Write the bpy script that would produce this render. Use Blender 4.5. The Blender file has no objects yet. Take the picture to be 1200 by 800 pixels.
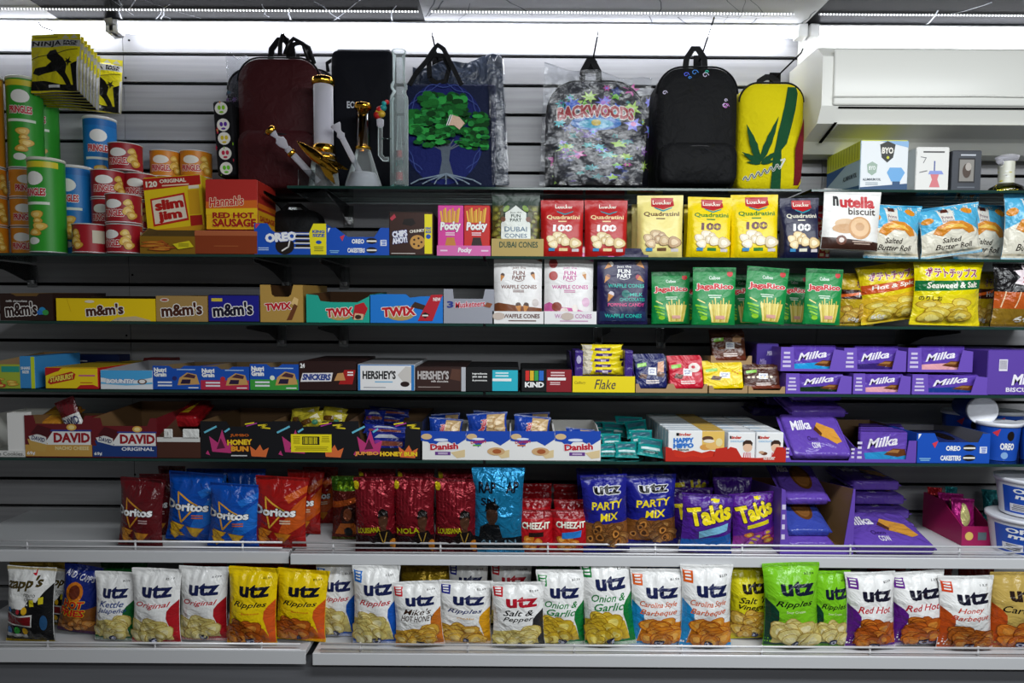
import bpy, bmesh, math, random
import numpy as np
from mathutils import Vector, Matrix

SC = bpy.context.scene
COL = SC.collection
PI = math.pi

# ------------------------------------------------------------------ camera, world, lights, exposure
FPX, TILT, ROLL, CX, CY = 800.0, math.radians(3.5), math.radians(0.38), 600.0, 419.0
DW, ZC = 1.778, 1.35                      # camera distance from the back wall and height
CAMLOC = np.array((0.0, -DW, ZC))
cd = bpy.data.cameras.new('camera'); cam = bpy.data.objects.new('camera', cd); COL.objects.link(cam)
cd.sensor_fit = 'HORIZONTAL'; cd.sensor_width = 36.0; cd.lens = 36.0 * FPX / 1200
cd.shift_y = (CY - 400.0) / 1200.0
cd.clip_start = 0.02
_R = Matrix.Rotation(PI / 2 - TILT, 3, 'X') @ Matrix.Rotation(ROLL, 3, 'Z')
cam.matrix_world = Matrix.Translation(Vector(CAMLOC)) @ _R.to_4x4()
SC.camera = cam
RM = np.array(_R)

SC.view_settings.view_transform = 'Standard'
SC.view_settings.look = 'None'
SC.view_settings.gamma = 1.0
SC.view_settings.use_curve_mapping = False
SC.view_settings.exposure = 0.0

TUBE_STRENGTH = 13.0
CEIL_LAMP = 24.0
w = bpy.data.worlds.new('world'); SC.world = w; w.use_nodes = True
w.node_tree.nodes['Background'].inputs[0].default_value = (0.96, 0.98, 1.0, 1)
w.node_tree.nodes['Background'].inputs[1].default_value = 0.12
for i, (lx, ly, pw) in enumerate(((0.75, -1.25, 1.0), (0.9, -2.6, 1.0))):
    ld = bpy.data.lights.new('ceiling_lamp', 'AREA'); ld.shape = 'RECTANGLE'
    ld.size = 1.9; ld.size_y = 0.16; ld.energy = CEIL_LAMP * pw; ld.color = (0.93, 0.97, 1.0)
    lo = bpy.data.objects.new('ceiling_lamp', ld); COL.objects.link(lo); lo.location = (lx, ly, 2.03); lo.rotation_euler = (math.radians(22), 0, 0)

# ------------------------------------------------------------------ pixel <-> world
def W(px, py, d):
    """world point seen at pixel (px,py) on the vertical plane standing d metres in front of the wall"""
    v = RM @ np.array(((px - CX) / FPX, -(py - CY) / FPX, -1.0))
    return CAMLOC + v * ((DW - d) / v[1])
def XZ(px, d, z):
    py = 400.0
    for _ in range(6):
        p = W(px, py, d); py += (p[2] - z) * FPX / (DW - d)
    return W(px, py, d)[0]
def WX(px, py, d): return W(px, py, d)[0]
def WZ(px, py, d): return W(px, py, d)[2]

# ------------------------------------------------------------------ colours
NAMED = dict(w='f4f4f2', k='0b0b0d', gy='8a8a8c', r='c2121c', y='f2cf08', b='0d47b5', nv='17204f', tan='b79a62',
             brn='4b2a18', dbrn='2a1712', or_='e0691a', g='14803a', dg='0c3d22', p='5b35a5', dp='37206e', pk='e36fae',
             tl='11a3a0', lb='4fb4e4', gold='b58a3a', kraft='a58660', mar='5e1217', cream='f0e39a', lime='86c21a')
_lin = {}
def C(c):
    if isinstance(c, tuple): return c
    if c not in _lin:
        h = NAMED.get(c, c)
        v = [int(h[i:i + 2], 16) / 255 for i in (0, 2, 4)]
        _lin[c] = tuple(x / 12.92 if x <= .04045 else ((x + .055) / 1.055) ** 2.4 for x in v) + (1.0,)
    return _lin[c]

# ------------------------------------------------------------------ materials
MATS = {}
def mat(name, rough=.5, metal=0, spec=.5, col=None, bump=0, bscale=40, coat=0, trans=0, emit=0, noise=0, stretch=None, ior=1.45):
    m = bpy.data.materials.new(name); m.use_nodes = True
    nt = m.node_tree; b = nt.nodes['Principled BSDF']
    b.inputs['Roughness'].default_value = rough; b.inputs['Metallic'].default_value = metal
    b.inputs['Specular IOR Level'].default_value = spec; b.inputs['Coat Weight'].default_value = coat
    b.inputs['Transmission Weight'].default_value = trans; b.inputs['IOR'].default_value = ior
    tc = nt.nodes.new('ShaderNodeTexCoord')
    src = None
    if col is None:
        a = nt.nodes.new('ShaderNodeAttribute'); a.attribute_name = 'Col'; src = a.outputs['Color']
    else:
        b.inputs['Base Color'].default_value = C(col)
        if noise:
            mp = nt.nodes.new('ShaderNodeMapping'); nt.links.new(tc.outputs['Object'], mp.inputs[0])
            mp.inputs['Scale'].default_value = stretch or (1, 1, 1)
            n = nt.nodes.new('ShaderNodeTexNoise'); n.inputs['Scale'].default_value = bscale; n.inputs['Detail'].default_value = 5
            nt.links.new(mp.outputs[0], n.inputs['Vector'])
            r = nt.nodes.new('ShaderNodeValToRGB'); c = C(col)
            r.color_ramp.elements[0].position = .3; r.color_ramp.elements[1].position = .7
            r.color_ramp.elements[0].color = tuple(x * (1 - noise) for x in c[:3]) + (1,)
            r.color_ramp.elements[1].color = tuple(min(1, x * (1 + noise)) for x in c[:3]) + (1,)
            nt.links.new(n.outputs['Fac'], r.inputs[0]); src = r.outputs[0]
    if src: nt.links.new(src, b.inputs['Base Color'])
    if bump:
        n2 = nt.nodes.new('ShaderNodeTexNoise'); n2.inputs['Scale'].default_value = bscale; n2.inputs['Detail'].default_value = 3
        n2.inputs['Distortion'].default_value = .8
        nt.links.new(tc.outputs['Object'], n2.inputs['Vector'])
        bp = nt.nodes.new('ShaderNodeBump'); bp.inputs['Strength'].default_value = bump; bp.inputs['Distance'].default_value = .02
        nt.links.new(n2.outputs['Fac'], bp.inputs['Height']); nt.links.new(bp.outputs[0], b.inputs['Normal'])
    if emit:
        b.inputs['Emission Color'].default_value = C(col); b.inputs['Emission Strength'].default_value = emit
    MATS[name] = m
    return m
def clearmat(name, tint, rough, base, bump=0, bscale=30, ior=1.5, diff=None):
    """thin clear sheet: straight-through transmission, Fresnel gloss"""
    m = bpy.data.materials.new(name); m.use_nodes = True; nt = m.node_tree
    for n in list(nt.nodes):
        if n.type != 'OUTPUT_MATERIAL': nt.nodes.remove(n)
    out = nt.nodes[0]
    t = nt.nodes.new('ShaderNodeBsdfTransparent'); t.inputs[0].default_value = tint
    g = nt.nodes.new('ShaderNodeBsdfDiffuse' if diff else 'ShaderNodeBsdfGlossy'); g.inputs['Roughness'].default_value = rough
    if diff: g.inputs[0].default_value = diff
    f = nt.nodes.new('ShaderNodeFresnel'); f.inputs[0].default_value = ior
    mx = nt.nodes.new('ShaderNodeMixShader'); ma = nt.nodes.new('ShaderNodeMath'); ma.operation = 'ADD'; ma.inputs[1].default_value = base
    ma.use_clamp = True
    nt.links.new(f.outputs[0], ma.inputs[0]); nt.links.new(ma.outputs[0], mx.inputs[0])
    nt.links.new(t.outputs[0], mx.inputs[1]); nt.links.new(g.outputs[0], mx.inputs[2]); nt.links.new(mx.outputs[0], out.inputs[0])
    if bump:
        tc = nt.nodes.new('ShaderNodeTexCoord')
        n2 = nt.nodes.new('ShaderNodeTexNoise'); n2.inputs['Scale'].default_value = bscale; n2.inputs['Detail'].default_value = 4
        nt.links.new(tc.outputs['Object'], n2.inputs['Vector'])
        bp = nt.nodes.new('ShaderNodeBump'); bp.inputs['Strength'].default_value = bump; bp.inputs['Distance'].default_value = .03
        nt.links.new(n2.outputs['Fac'], bp.inputs['Height']); nt.links.new(bp.outputs[0], g.inputs['Normal']); nt.links.new(bp.outputs[0], f.inputs['Normal'])
    MATS[name] = m
mat('film', .22, 0, .5, bump=.5, bscale=26)
mat('foil', .2, .45, .5, bump=.6, bscale=38)
mat('pouch', .36, 0, .5, bump=.25, bscale=22)
mat('carton', .42, 0, .45)
mat('plastic', .3, 0, .5)
mat('cloth', .8, 0, .25, bump=.2, bscale=60)
mat('wall_slat', .36, 0, .4, '98989a', noise=.14, bscale=9, stretch=(.25, 1, 9))
mat('black_backing', .8, 0, .1, '050506')
mat('white_steel', .4, 0, .5, 'd2d3d5')
mat('grey_steel', .5, 0, .4, '6b6c70', noise=.08, bscale=9, stretch=(.25, 1, 9))
mat('chrome', .38, .3, .5, 'ececee')
mat('gold', .16, 1, .5, 'd9a334', bump=.12, bscale=60)
mat('black_cloth', .72, 0, .3, '08090c', bump=.25, bscale=45)
mat('navy_case', .75, 0, .25, '090b14', bump=.12, bscale=30)
mat('maroon_cloth', .65, 0, .3, '3e1216', bump=.25, bscale=40)
mat('ac_white', .32, 0, .5, 'e6e6df')
mat('tube_light', .5, 0, .5, 'f3f6ff', emit=TUBE_STRENGTH)
mat('floor_tile', .4, 0, .5, '55534f', noise=.1, bscale=6)
mat('ceiling_panel', .4, 0, .02)
clearmat('glass', (.9, .96, .94, 1), .02, .015)
clearmat('bottle_glass', (.88, .91, .91, 1), .02, .045, diff=(.85, .9, .9, 1))
clearmat('shelf_glass', (.80, .90, .87, 1), .02, .03)
clearmat('acrylic', (.78, .8, .8, 1), .1, .06)
clearmat('clear_film', (.93, .94, .955, 1), .26, .03, bump=.4, bscale=16, ior=1.28)
clearmat('smoky_film', (.42, .46, .54, 1), .2, .05, bump=.9, bscale=16)
clearmat('frosted_glass', (.86, .86, .9, 1), .35, .38, diff=(.8, .79, .84, 1))
clearmat('teal_glass', (.30, .72, .68, 1), .05, .08)
clearmat('yellow_glass', (.85, .80, .18, 1), .05, .06)
clearmat('amber_glass', (.68, .48, .16, 1), .08, .14)
mat('red_glass', .1, 0, .5, 'b81c1c'); mat('edge_glass', .12, 0, .5, '1d3a33')

# ------------------------------------------------------------------ printed artwork: flat shapes laid on a surface
_tx = {}
_gl = {}
def text_tris(s, off, shear, sp):
    k = (s, round(off, 4), shear, sp)
    if k not in _tx:        # every glyph is filled on its own so that heavy letters may touch
        V, F, n = [], [], 0
        for i, ch in enumerate(s):
            if ch == ' ': continue
            v, t = glyphs(ch, off, shear, 1.)
            if not len(v): continue
            x = glyphs(s[:i + 1], 0., 0., sp)[0][:, 0].max() - glyphs(ch, 0., 0., 1.)[0][:, 0].max()
            V.append(v + np.array((x, 0))); F += [tuple(q + n for q in f) for f in t]; n += len(v)
        _tx[k] = (np.concatenate(V) if V else np.zeros((0, 2)), F)
    return _tx[k]
def glyphs(s, off, shear, sp):
    k = (s, round(off, 4), shear, sp)
    if k not in _gl:
        cu = bpy.data.curves.new('t', 'FONT'); cu.body = s; cu.size = 1; cu.offset = off; cu.shear = shear; cu.space_character = sp
        cu.resolution_u = 2; cu.fill_mode = 'FRONT'
        ob = bpy.data.objects.new('t', cu)
        me = ob.to_mesh(); me.calc_loop_triangles()
        v = np.empty(len(me.vertices) * 3); me.vertices.foreach_get('co', v); v = v.reshape(-1, 3)[:, :2].copy()
        t = [tuple(x.vertices) for x in me.loop_triangles]
        ob.to_mesh_clear(); bpy.data.objects.remove(ob); bpy.data.curves.remove(cu)
        _gl[k] = (v, t)
    return _gl[k]

def T(s, cx, cy, w, h, c, b=.02, sh=0., rot=0., o=None, ow=.05, arc=0., sp=1.): return ('T', s, cx, cy, w, h, c, b, sh, rot, o, ow, arc, sp)
def R(x0, y0, x1, y1, c): return ('P', [(x0, y0), (x1, y0), (x1, y1), (x0, y1)], c)
def P(pts, c): return ('P', pts, c)
def E(cx, cy, rx, ry, c, n=18, a=0.):
    ca, sa = math.cos(a), math.sin(a)
    q = [(rx * math.cos(2 * PI * i / n), ry * math.sin(2 * PI * i / n)) for i in range(n)]
    return ('P', [(cx + x * ca - y * sa, cy + x * sa + y * ca) for x, y in q], c)
def L(pts, wd, c): return ('L', pts, wd, c)
def BARS(x0, y0, x1, y1, n, c, seed=0):
    rr = random.Random(seed); out = []; st = (y1 - y0) / n
    for i in range(n):
        y = y1 - (i + .5) * st; q = (x1 - x0) * rr.uniform(0, .25)
        out.append(R(x0 + q / 2, y - st * .25, x1 - q / 2, y + st * .25, c))
    return out
def CHIPS(x0, y0, x1, y1, n, cols, seed, r=.14, ar=.65, tri=False):
    rr = random.Random(seed); out = []
    for i in range(n):
        cx = rr.uniform(x0, x1); cy = y1 - (y1 - y0) * (i + .5) / n; a = rr.uniform(0, PI)
        k = r * rr.uniform(.75, 1.15)
        if tri:
            for q, c in ((1.12, cols[1]), (1, cols[0])):
                out.append(P([(cx + k * q * math.cos(a + j * 2.09), cy + k * q * ar * math.sin(a + j * 2.09)) for j in range(3)], c))
        else:
            m = 14; ph = rr.uniform(0, 6)
            for q, c in ((1.1, cols[1]), (1, cols[i % 2 * 2]), (.55, cols[3])):
                out.append(P([(cx + k * q * (1 + .10 * math.sin(3 * t + ph)) * math.cos(t), cy + k * q * ar * (1 + .10 * math.sin(3 * t + ph)) * math.sin(t) * .8)
                              for t in [2 * PI * j / m for j in range(m)]], c))
    return out

def flat(items):
    out = []
    for a in items:
        if isinstance(a, list): out += flat(a)
        else: out.append(a)
    return out

def art_bmesh(art, nu, nv, ar, clip=True):
    """ar = width/height of the face. Returns bmesh in (u, v, layer) with an int face layer for the colour, and the colour table"""
    bm = bmesh.new(); lay = bm.faces.layers.int.new('c'); cols = []; boxes = []
    def add(polys, c, dz=None):
        ci = len(cols); cols.append(C(c))
        xs = [p[0] for q in polys for p in q]; ys = [p[1] for q in polys for p in q]
        if not xs: return
        bb = (min(xs), min(ys), max(xs), max(ys)); lv = 1
        for o, l in boxes:
            if o[0] < bb[2] and o[2] > bb[0] and o[1] < bb[3] and o[3] > bb[1]: lv = max(lv, l + 1)
        boxes.append((bb, lv)); cache = {}
        for q in polys:
            vs = []
            for p in q:
                kk = (round(p[0], 5), round(p[1], 5), p[2] if len(p) > 2 else 0)
                if kk not in cache: cache[kk] = bm.verts.new((p[0], p[1], lv + kk[2]))
                if cache[kk] not in vs: vs.append(cache[kk])
            if len(vs) < 3: continue
            try: f = bm.faces.new(vs)
            except ValueError: continue
            f[lay] = ci
    for a in flat(art):
        if a[0] == 'P':
            pts = a[1]
            s = sum(pts[i][0] * pts[(i + 1) % len(pts)][1] - pts[(i + 1) % len(pts)][0] * pts[i][1] for i in range(len(pts)))
            add([pts if s > 0 else pts[::-1]], a[2])
        elif a[0] == 'L':
            pts = [np.array((p[0] * ar, p[1])) for p in a[1]]; q = []; hw = a[2] / 2
            for i in range(len(pts) - 1):
                dlt = pts[i + 1] - pts[i]; n = np.array((-dlt[1], dlt[0])); n = n / (np.linalg.norm(n) + 1e-9) * hw
                e = dlt / (np.linalg.norm(dlt) + 1e-9) * hw * .5
                q.append([((p[0]) / ar, p[1]) for p in (pts[i] - n - e, pts[i + 1] - n + e, pts[i + 1] + n + e, pts[i] + n - e)])
            add(q, a[3])
        else:
            _, s, cx, cy, tw, th, c, b, sh, rot, o, ow, arc, sp = a
            def heavy(off, k):      # heavy strokes: a lightly swollen glyph drawn a few times side by side
                o0 = min(off, .028); e = off - o0; v, t = text_tris(s, o0, sh, sp); n = len(v)
                sh_ = [(0, 0)] if e < .004 else [(0, 0)] + [(e * math.cos(2 * PI * j / k), e * .8 * math.sin(2 * PI * j / k)) for j in range(k)]
                return np.concatenate([np.column_stack([v + np.array(q), np.full(n, .06 * j)]) for j, q in enumerate(sh_)]) if n else np.zeros((0, 3)), [tuple(i + n * j for i in f) for j in range(len(sh_)) for f in t]
            v0, t0 = heavy(b, 4)
            if not len(v0): continue
            lo, hi = v0[:, :2].min(0), v0[:, :2].max(0); ce = (lo + hi) / 2; sz = np.maximum(hi - lo, 1e-6)
            sets = [(v0, t0, c)]
            if o: v1, t1 = heavy(b + ow, 8); sets.insert(0, (v1, t1, o))
            ca, sa = math.cos(math.radians(rot)), math.sin(math.radians(rot))
            for vv, tt, cc in sets:
                q = (vv[:, :2] - ce) / sz; X = q[:, 0] * tw * ar; Y = q[:, 1] * th - arc * (4 * q[:, 0] ** 2 - 1) * .5
                U = cx + (X * ca - Y * sa) / ar; V = cy + X * sa + Y * ca
                add([[(U[i], V[i], vv[i, 2]) for i in t] for t in tt], cc)
    def cut(co, no, outer=False):
        bmesh.ops.bisect_plane(bm, geom=bm.verts[:] + bm.edges[:] + bm.faces[:], dist=1e-6, plane_co=co, plane_no=no, clear_outer=outer)
    if clip and bm.faces:
        us = [v.co.x for v in bm.verts]; vs = [v.co.y for v in bm.verts]
        if max(us) > .995: cut((.995, 0, 0), (1, 0, 0), True)
        if min(us) < .005: cut((.005, 0, 0), (-1, 0, 0), True)
        if max(vs) > .995: cut((0, .995, 0), (0, 1, 0), True)
        if min(vs) < .005: cut((0, .005, 0), (0, -1, 0), True)
    for i in range(1, nu): cut((i / nu, 0, 0), (1, 0, 0))
    for i in range(1, nv): cut((0, i / nv, 0), (0, 1, 0))
    return bm, cols, lay

# ------------------------------------------------------------------ mesh builder
LAYER = .0002
class MB:
    def __init__(s): s.v = []; s.f = []; s.c = []; s.sm = []; s.n = 0
    def add(s, V, F, c, smooth=False):
        V = np.asarray(V, float).reshape(-1, 3); s.v.append(V)
        multi = isinstance(c, list)
        for i, f in enumerate(F):
            s.f.append([k + s.n for k in f]); s.c.append(c[i] if multi else C(c)); s.sm.append(smooth)
        s.n += len(V); return s
    def box(s, x0, x1, y0, y1, z0, z1, c='w'):
        V = [(x, y, z) for z in (z0, z1) for y in (y0, y1) for x in (x0, x1)]
        cc = c if isinstance(c, (tuple, list)) and len(c) == 6 and not isinstance(c[0], float) else [c] * 6   # bottom, top, front, back, left, right
        return s.add(V, [(0, 2, 3, 1), (4, 5, 7, 6), (0, 1, 5, 4), (2, 6, 7, 3), (0, 4, 6, 2), (1, 3, 7, 5)], [C(q) for q in cc])
    def rbox(s, x0, x1, y0, y1, z0, z1, r, c='w', seg=2):
        bm = bmesh.new(); bmesh.ops.create_cube(bm, size=1)
        for v in bm.verts: v.co = ((x0 + x1) / 2 + v.co.x * (x1 - x0), (y0 + y1) / 2 + v.co.y * (y1 - y0), (z0 + z1) / 2 + v.co.z * (z1 - z0))
        bmesh.ops.bevel(bm, geom=bm.edges[:], offset=r, segments=seg, profile=.5, affect='EDGES')
        bm.verts.index_update()
        s.add([v.co[:] for v in bm.verts], [[v.index for v in f.verts] for f in bm.faces], c, seg > 1); bm.free(); return s
    def prism(s, poly, y0, y1, c='w', axis='y'):
        """poly = (x,z) outline extruded along y (axis 'x': poly = (y,z) extruded along x)"""
        a = sum(poly[i][0] * poly[(i + 1) % len(poly)][1] - poly[(i + 1) % len(poly)][0] * poly[i][1] for i in range(len(poly)))
        p = poly if a > 0 else poly[::-1]; n = len(p)
        if axis == 'y': V = [(x, y0, z) for x, z in p] + [(x, y1, z) for x, z in p]
        else: V = [(y1, x, z) for x, z in p] + [(y0, x, z) for x, z in p]
        F = [tuple(range(n)), tuple(range(2 * n - 1, n - 1, -1))] + [(i + n, (i + 1) % n + n, (i + 1) % n, i) for i in range(n)]
        return s.add(V, F, c)
    def lathe(s, prof, c='w', n=24, cx=0, cy=0, smooth=True, mtx=None):
        V = []; F = []; m = len(prof)
        for r, z in prof:
            for i in range(n): V.append((cx + r * math.cos(2 * PI * i / n), cy + r * math.sin(2 * PI * i / n), z))
        for j in range(m - 1):
            for i in range(n): F.append((j * n + i, j * n + (i + 1) % n, (j + 1) * n + (i + 1) % n, (j + 1) * n + i))
        if mtx is not None: V = [tuple(mtx @ Vector(v)) for v in V]
        return s.add(V, F, c, smooth)
    def tube(s, pts, r, c='w', n=8, caps=True):
        pts = [Vector(p) for p in pts]; V = []; F = []; m = len(pts)
        rs = r if isinstance(r, (list, tuple)) else [r] * m
        up = None
        for i, p in enumerate(pts):
            d = (pts[min(i + 1, m - 1)] - pts[max(i - 1, 0)]).normalized()
            if up is None: up = d.orthogonal().normalized()
            up = (up - d * up.dot(d)).normalized(); sd = d.cross(up)
            for k in range(n):
                a = 2 * PI * k / n; V.append(tuple(p + (up * math.cos(a) + sd * math.sin(a)) * rs[i]))
        for j in range(m - 1):
            for k in range(n): F.append((j * n + k, j * n + (k + 1) % n, (j + 1) * n + (k + 1) % n, (j + 1) * n + k))
        if caps: F += [tuple(range(n - 1, -1, -1)), tuple(range((m - 1) * n, m * n))]
        return s.add(V, F, c, True)
    def surf(s, fn, nu, nv, bg, art=None, ar=.65, smooth=True, base=True, flip=False):
        if base:
            u, v = np.meshgrid(np.linspace(0, 1, nu + 1), np.linspace(0, 1, nv + 1))
            V = fn(u.ravel(), v.ravel()); F = []; cc = []
            for j in range(nv):
                for i in range(nu):
                    a = j * (nu + 1) + i; q = (a, a + 1, a + nu + 2, a + nu + 1)
                    F.append(q[::-1] if flip else q); cc.append(C(bg((i + .5) / nu, (j + .5) / nv)) if callable(bg) else C(bg))
            s.add(V, F, cc, smooth)
        if art:
            bm, cols, lay = art_bmesh(art, nu, nv, ar)
            if bm.faces:
                bm.verts.index_update()
                A = np.array([v.co[:] for v in bm.verts]); e = 1e-3
                u, v = A[:, 0], A[:, 1]; p = fn(u, v)
                du = fn(np.minimum(u + e, 1), v) - fn(np.maximum(u - e, 0), v); dv = fn(u, np.minimum(v + e, 1)) - fn(u, np.maximum(v - e, 0))
                n = np.cross(du, dv); n /= np.linalg.norm(n, axis=1, keepdims=True) + 1e-12
                s.add(p + n * (A[:, 2:3] * LAYER), [[q.index for q in f.verts] for f in bm.faces], [cols[f[lay]] for f in bm.faces], smooth)
            bm.free()
        return s
    def build(s, name, m, parent=None):
        me = bpy.data.meshes.new(name)
        V = np.concatenate(s.v); me.from_pydata(V.tolist(), [], s.f)
        at = me.attributes.new('Col', 'FLOAT_COLOR', 'FACE'); at.data.foreach_set('color', np.array(s.c, 'f').ravel())
        me.polygons.foreach_set('use_smooth', np.array(s.sm, bool))
        me.materials.append(MATS[m] if isinstance(m, str) else m); me.update()
        o = bpy.data.objects.new(name, me); COL.objects.link(o)
        if parent is not None: o.parent = parent
        return o
def plane(x0, x1, z0, z1, y):
    return lambda u, v: np.stack([x0 + (x1 - x0) * u, np.full_like(u, y), z0 + (z1 - z0) * v], 1)

# ------------------------------------------------------------------ things
ALL = []
def empty(name, loc=(0, 0, 0), rot=(0, 0, 0)):
    o = bpy.data.objects.new(name, None); COL.objects.link(o); o.empty_display_size = .02
    o.location = loc; o.rotation_euler = rot; return o
def tag(o, label, cat, group=None):
    o['label'] = label; o['category'] = cat
    if group: o['group'] = group
    elif 'group' in o: del o['group']
    ALL.append(o); return o
def structure(o): o['kind'] = 'structure'; return o
def copy_tree(o, parent=None):
    c = o.copy(); COL.objects.link(c)
    if parent is not None: c.parent = parent
    for ch in list(o.children): copy_tree(ch, c)
    return c
# ------------------------------------------------------------------ shelf levels: (front edge pixel row at the middle, depth from the wall)
SH = dict(A=(219, .22), B=(300, .245), C=(379.5, .26), D=(459.5, .28), E=(540, .30), F=(651, .32), G=(767, .36))
SZ = {k: WZ(600, v[0], v[1]) for k, v in SH.items()}
SD = {k: v[1] for k, v in SH.items()}

# ------------------------------------------------------------------ the room
Z_CEIL = WZ(600, 22.5, .075)
SLOT0 = WZ(600, 66, 0); PITCH = SLOT0 - WZ(600, 100.4, 0)
seams = [WX(152, 350, 0), WX(950, 600, 0)]
wb = MB(); X0, X1 = -2.2, 2.2
xs = [X0] + seams + [X1]
z = SLOT0 + PITCH * 3
while z > -PITCH:
    for i in range(len(xs) - 1):
        za, zb_ = max(z + .0042, 0), min(z + PITCH - .0042, Z_CEIL)
        if zb_ - za > .004: wb.box(xs[i] + .0008, xs[i + 1] - .0008, 0, .012, za, zb_)
    z -= PITCH
# screw dimples of the slat panels
structure(wb.build('wall_back', 'wall_slat'))
structure(MB().box(X0, X1, .0122, .03, 0, Z_CEIL).build('wall_back_core', 'black_backing'))
sc = MB()
for px, py in ((151, 47), (147, 91), (141, 118), (155, 322), (148, 393), (158, 556), (702, 786), (950, 790), (960, 785)):
    p = W(px, py, 0.001)
    sc.lathe([(0.0001, .0004), (.0028, .0004), (.0028, -.003)], 'k', 8, mtx=Matrix.Translation(Vector((p[0], -.0002, p[2]))) @ Matrix.Rotation(PI / 2, 4, 'X'))
structure(sc.build('trim_1', 'black_backing'))
structure(MB().box(X0, X1, -3.6, .03, -.02, 0).build('floor', 'floor_tile'))
# ceiling: alternating black and pale marbled gloss panels
ce = MB(); xb = [-2.2, WX(62, 12, .08), WX(497, 12, .08), WX(948, 12, .08), 2.2]
for i in range(4):
    ce.box(xb[i], xb[i + 1], -3.6, .03, Z_CEIL, Z_CEIL + .02, 'b5b6b8' if i % 2 == 0 else '0c0d10')
rr = random.Random(4)
for i in range(44):
    pn = rr.choice((0, 1, 2, 3)); x = rr.uniform(xb[pn], xb[pn + 1]); y = rr.uniform(-.12, -.0); V = []
    a = rr.uniform(-.9, .9); ln = rr.uniform(.06, .16); wd = rr.uniform(.0006, .002)
    for k in range(5):
        q = k / 4; xx = min(max(x + a * ln * q + rr.uniform(-.006, .006), xb[pn] + .004), xb[pn + 1] - .004); yy = y - ln * q
        V += [(xx - wd, yy, Z_CEIL - .0003), (xx + wd, yy, Z_CEIL - .0003)]
    ce.add(V, [(2 * k, 2 * k + 1, 2 * k + 3, 2 * k + 2)[::-1] for k in range(4)], 'c9ccd4' if pn % 2 else '6d6f73')
structure(ce.build('ceiling', 'ceiling_panel'))
cv = MB().box(X0, X1, -.022, 0, WZ(600, 34, .02), Z_CEIL - .0005, 'c9cbd0'); structure(cv.build('trim_2', 'white_steel'))

# ------------------------------------------------------------------ LED tubes under the ceiling
def led(x0, x1, d, py, label):
    r = empty('led_tube_light', ((x0 + x1) / 2, -d, Z_CEIL)); h = (x1 - x0) / 2; zt = WZ(600, py, d) - Z_CEIL
    tag(r, label, 'light', 'LED tubes under the ceiling')
    MB().rbox(-h, h, -.015, .012, zt + .013, -.002, .003, 'w').build('housing', 'white_steel', r)
    t = MB(); t.tube([(-h + .01, 0, zt), (h - .01, 0, zt)], .0125, 'w', 14); t.build('tube', 'tube_light', r)
    for sx in (-1, 1): MB().rbox(sx * h - .012, sx * h + .012, -.018, .016, zt - .016, zt + .016, .003, 'e6e6e6').build('end_cap', 'plastic', r)
    return r
led(-1.42, WX(133, 36, .045), .045, 36, 'white LED tube at the upper left corner, left of the taped seam')
led(WX(137, 36, .045), WX(938, 36, .045), .045, 36, 'long white LED tube above the hanging backpacks')
led(WX(952, 36, .045), 1.5, .045, 36, 'white LED tube above the air conditioner')
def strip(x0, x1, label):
    m = bpy.data.materials['reflection_dots'] if 'reflection_dots' in bpy.data.materials else None
    if m is None:           # glowing dots put in for the LED reflection in the gloss ceiling
        m = bpy.data.materials.new('reflection_dots'); m.use_nodes = True; nt = m.node_tree; b = nt.nodes['Principled BSDF']; b.inputs['Base Color'].default_value = C('b8bac0')
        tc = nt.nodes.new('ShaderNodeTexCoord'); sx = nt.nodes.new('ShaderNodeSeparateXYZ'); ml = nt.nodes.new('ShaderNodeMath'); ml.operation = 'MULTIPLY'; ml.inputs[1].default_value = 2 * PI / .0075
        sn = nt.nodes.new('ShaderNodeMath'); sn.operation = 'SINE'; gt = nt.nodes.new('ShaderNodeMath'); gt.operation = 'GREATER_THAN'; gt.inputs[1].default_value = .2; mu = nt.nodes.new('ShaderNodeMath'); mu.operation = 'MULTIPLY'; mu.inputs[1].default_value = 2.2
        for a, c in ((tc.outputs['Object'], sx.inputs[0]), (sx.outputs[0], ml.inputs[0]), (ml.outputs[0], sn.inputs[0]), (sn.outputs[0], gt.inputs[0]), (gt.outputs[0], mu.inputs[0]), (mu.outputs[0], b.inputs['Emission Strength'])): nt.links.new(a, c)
        b.inputs['Emission Color'].default_value = (1, 1, 1, 1); MATS['reflection_dots'] = m
    o = MB().tube([((x0 - x1) / 2, 0, 0), ((x1 - x0) / 2, 0, 0)], .0022, 'w', 8).build('led_reflection', m); o.location = ((x0 + x1) / 2, -.118, Z_CEIL - .0022); tag(o, label, 'light', 'glowing dots imitating LED reflections in the ceiling')
strip(-1.7, WX(490, 14, .118), 'glowing dots imitating an LED reflection in the ceiling above the maroon backpack'); strip(WX(505, 14, .118), WX(930, 14, .118), 'glowing dots imitating an LED reflection in the pale ceiling panel in the middle'); strip(WX(960, 14, .118), 1.7, 'glowing dots imitating an LED reflection in the black ceiling panel at the right')
tp = MB()
V = []; 
for k in range(6):
    q = k / 5; p = W(126 + 14 * q, 22 + 24 * q, .085 - .07 * q); V += [(p[0] - .012, p[1], p[2]), (p[0] + .012, p[1] - .004, p[2] + .002)]
tp.add(V, [(2 * k, 2 * k + 1, 2 * k + 3, 2 * k + 2)[::-1] for k in range(5)] + [(2 * k, 2 * k + 2, 2 * k + 3, 2 * k + 1)[::-1] for k in range(5)], 'b9b9bb')
tag(tp.build('tape_strip', 'plastic'), 'crumpled strip of grey tape hanging beside the yellow mask packs', 'tape')

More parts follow.
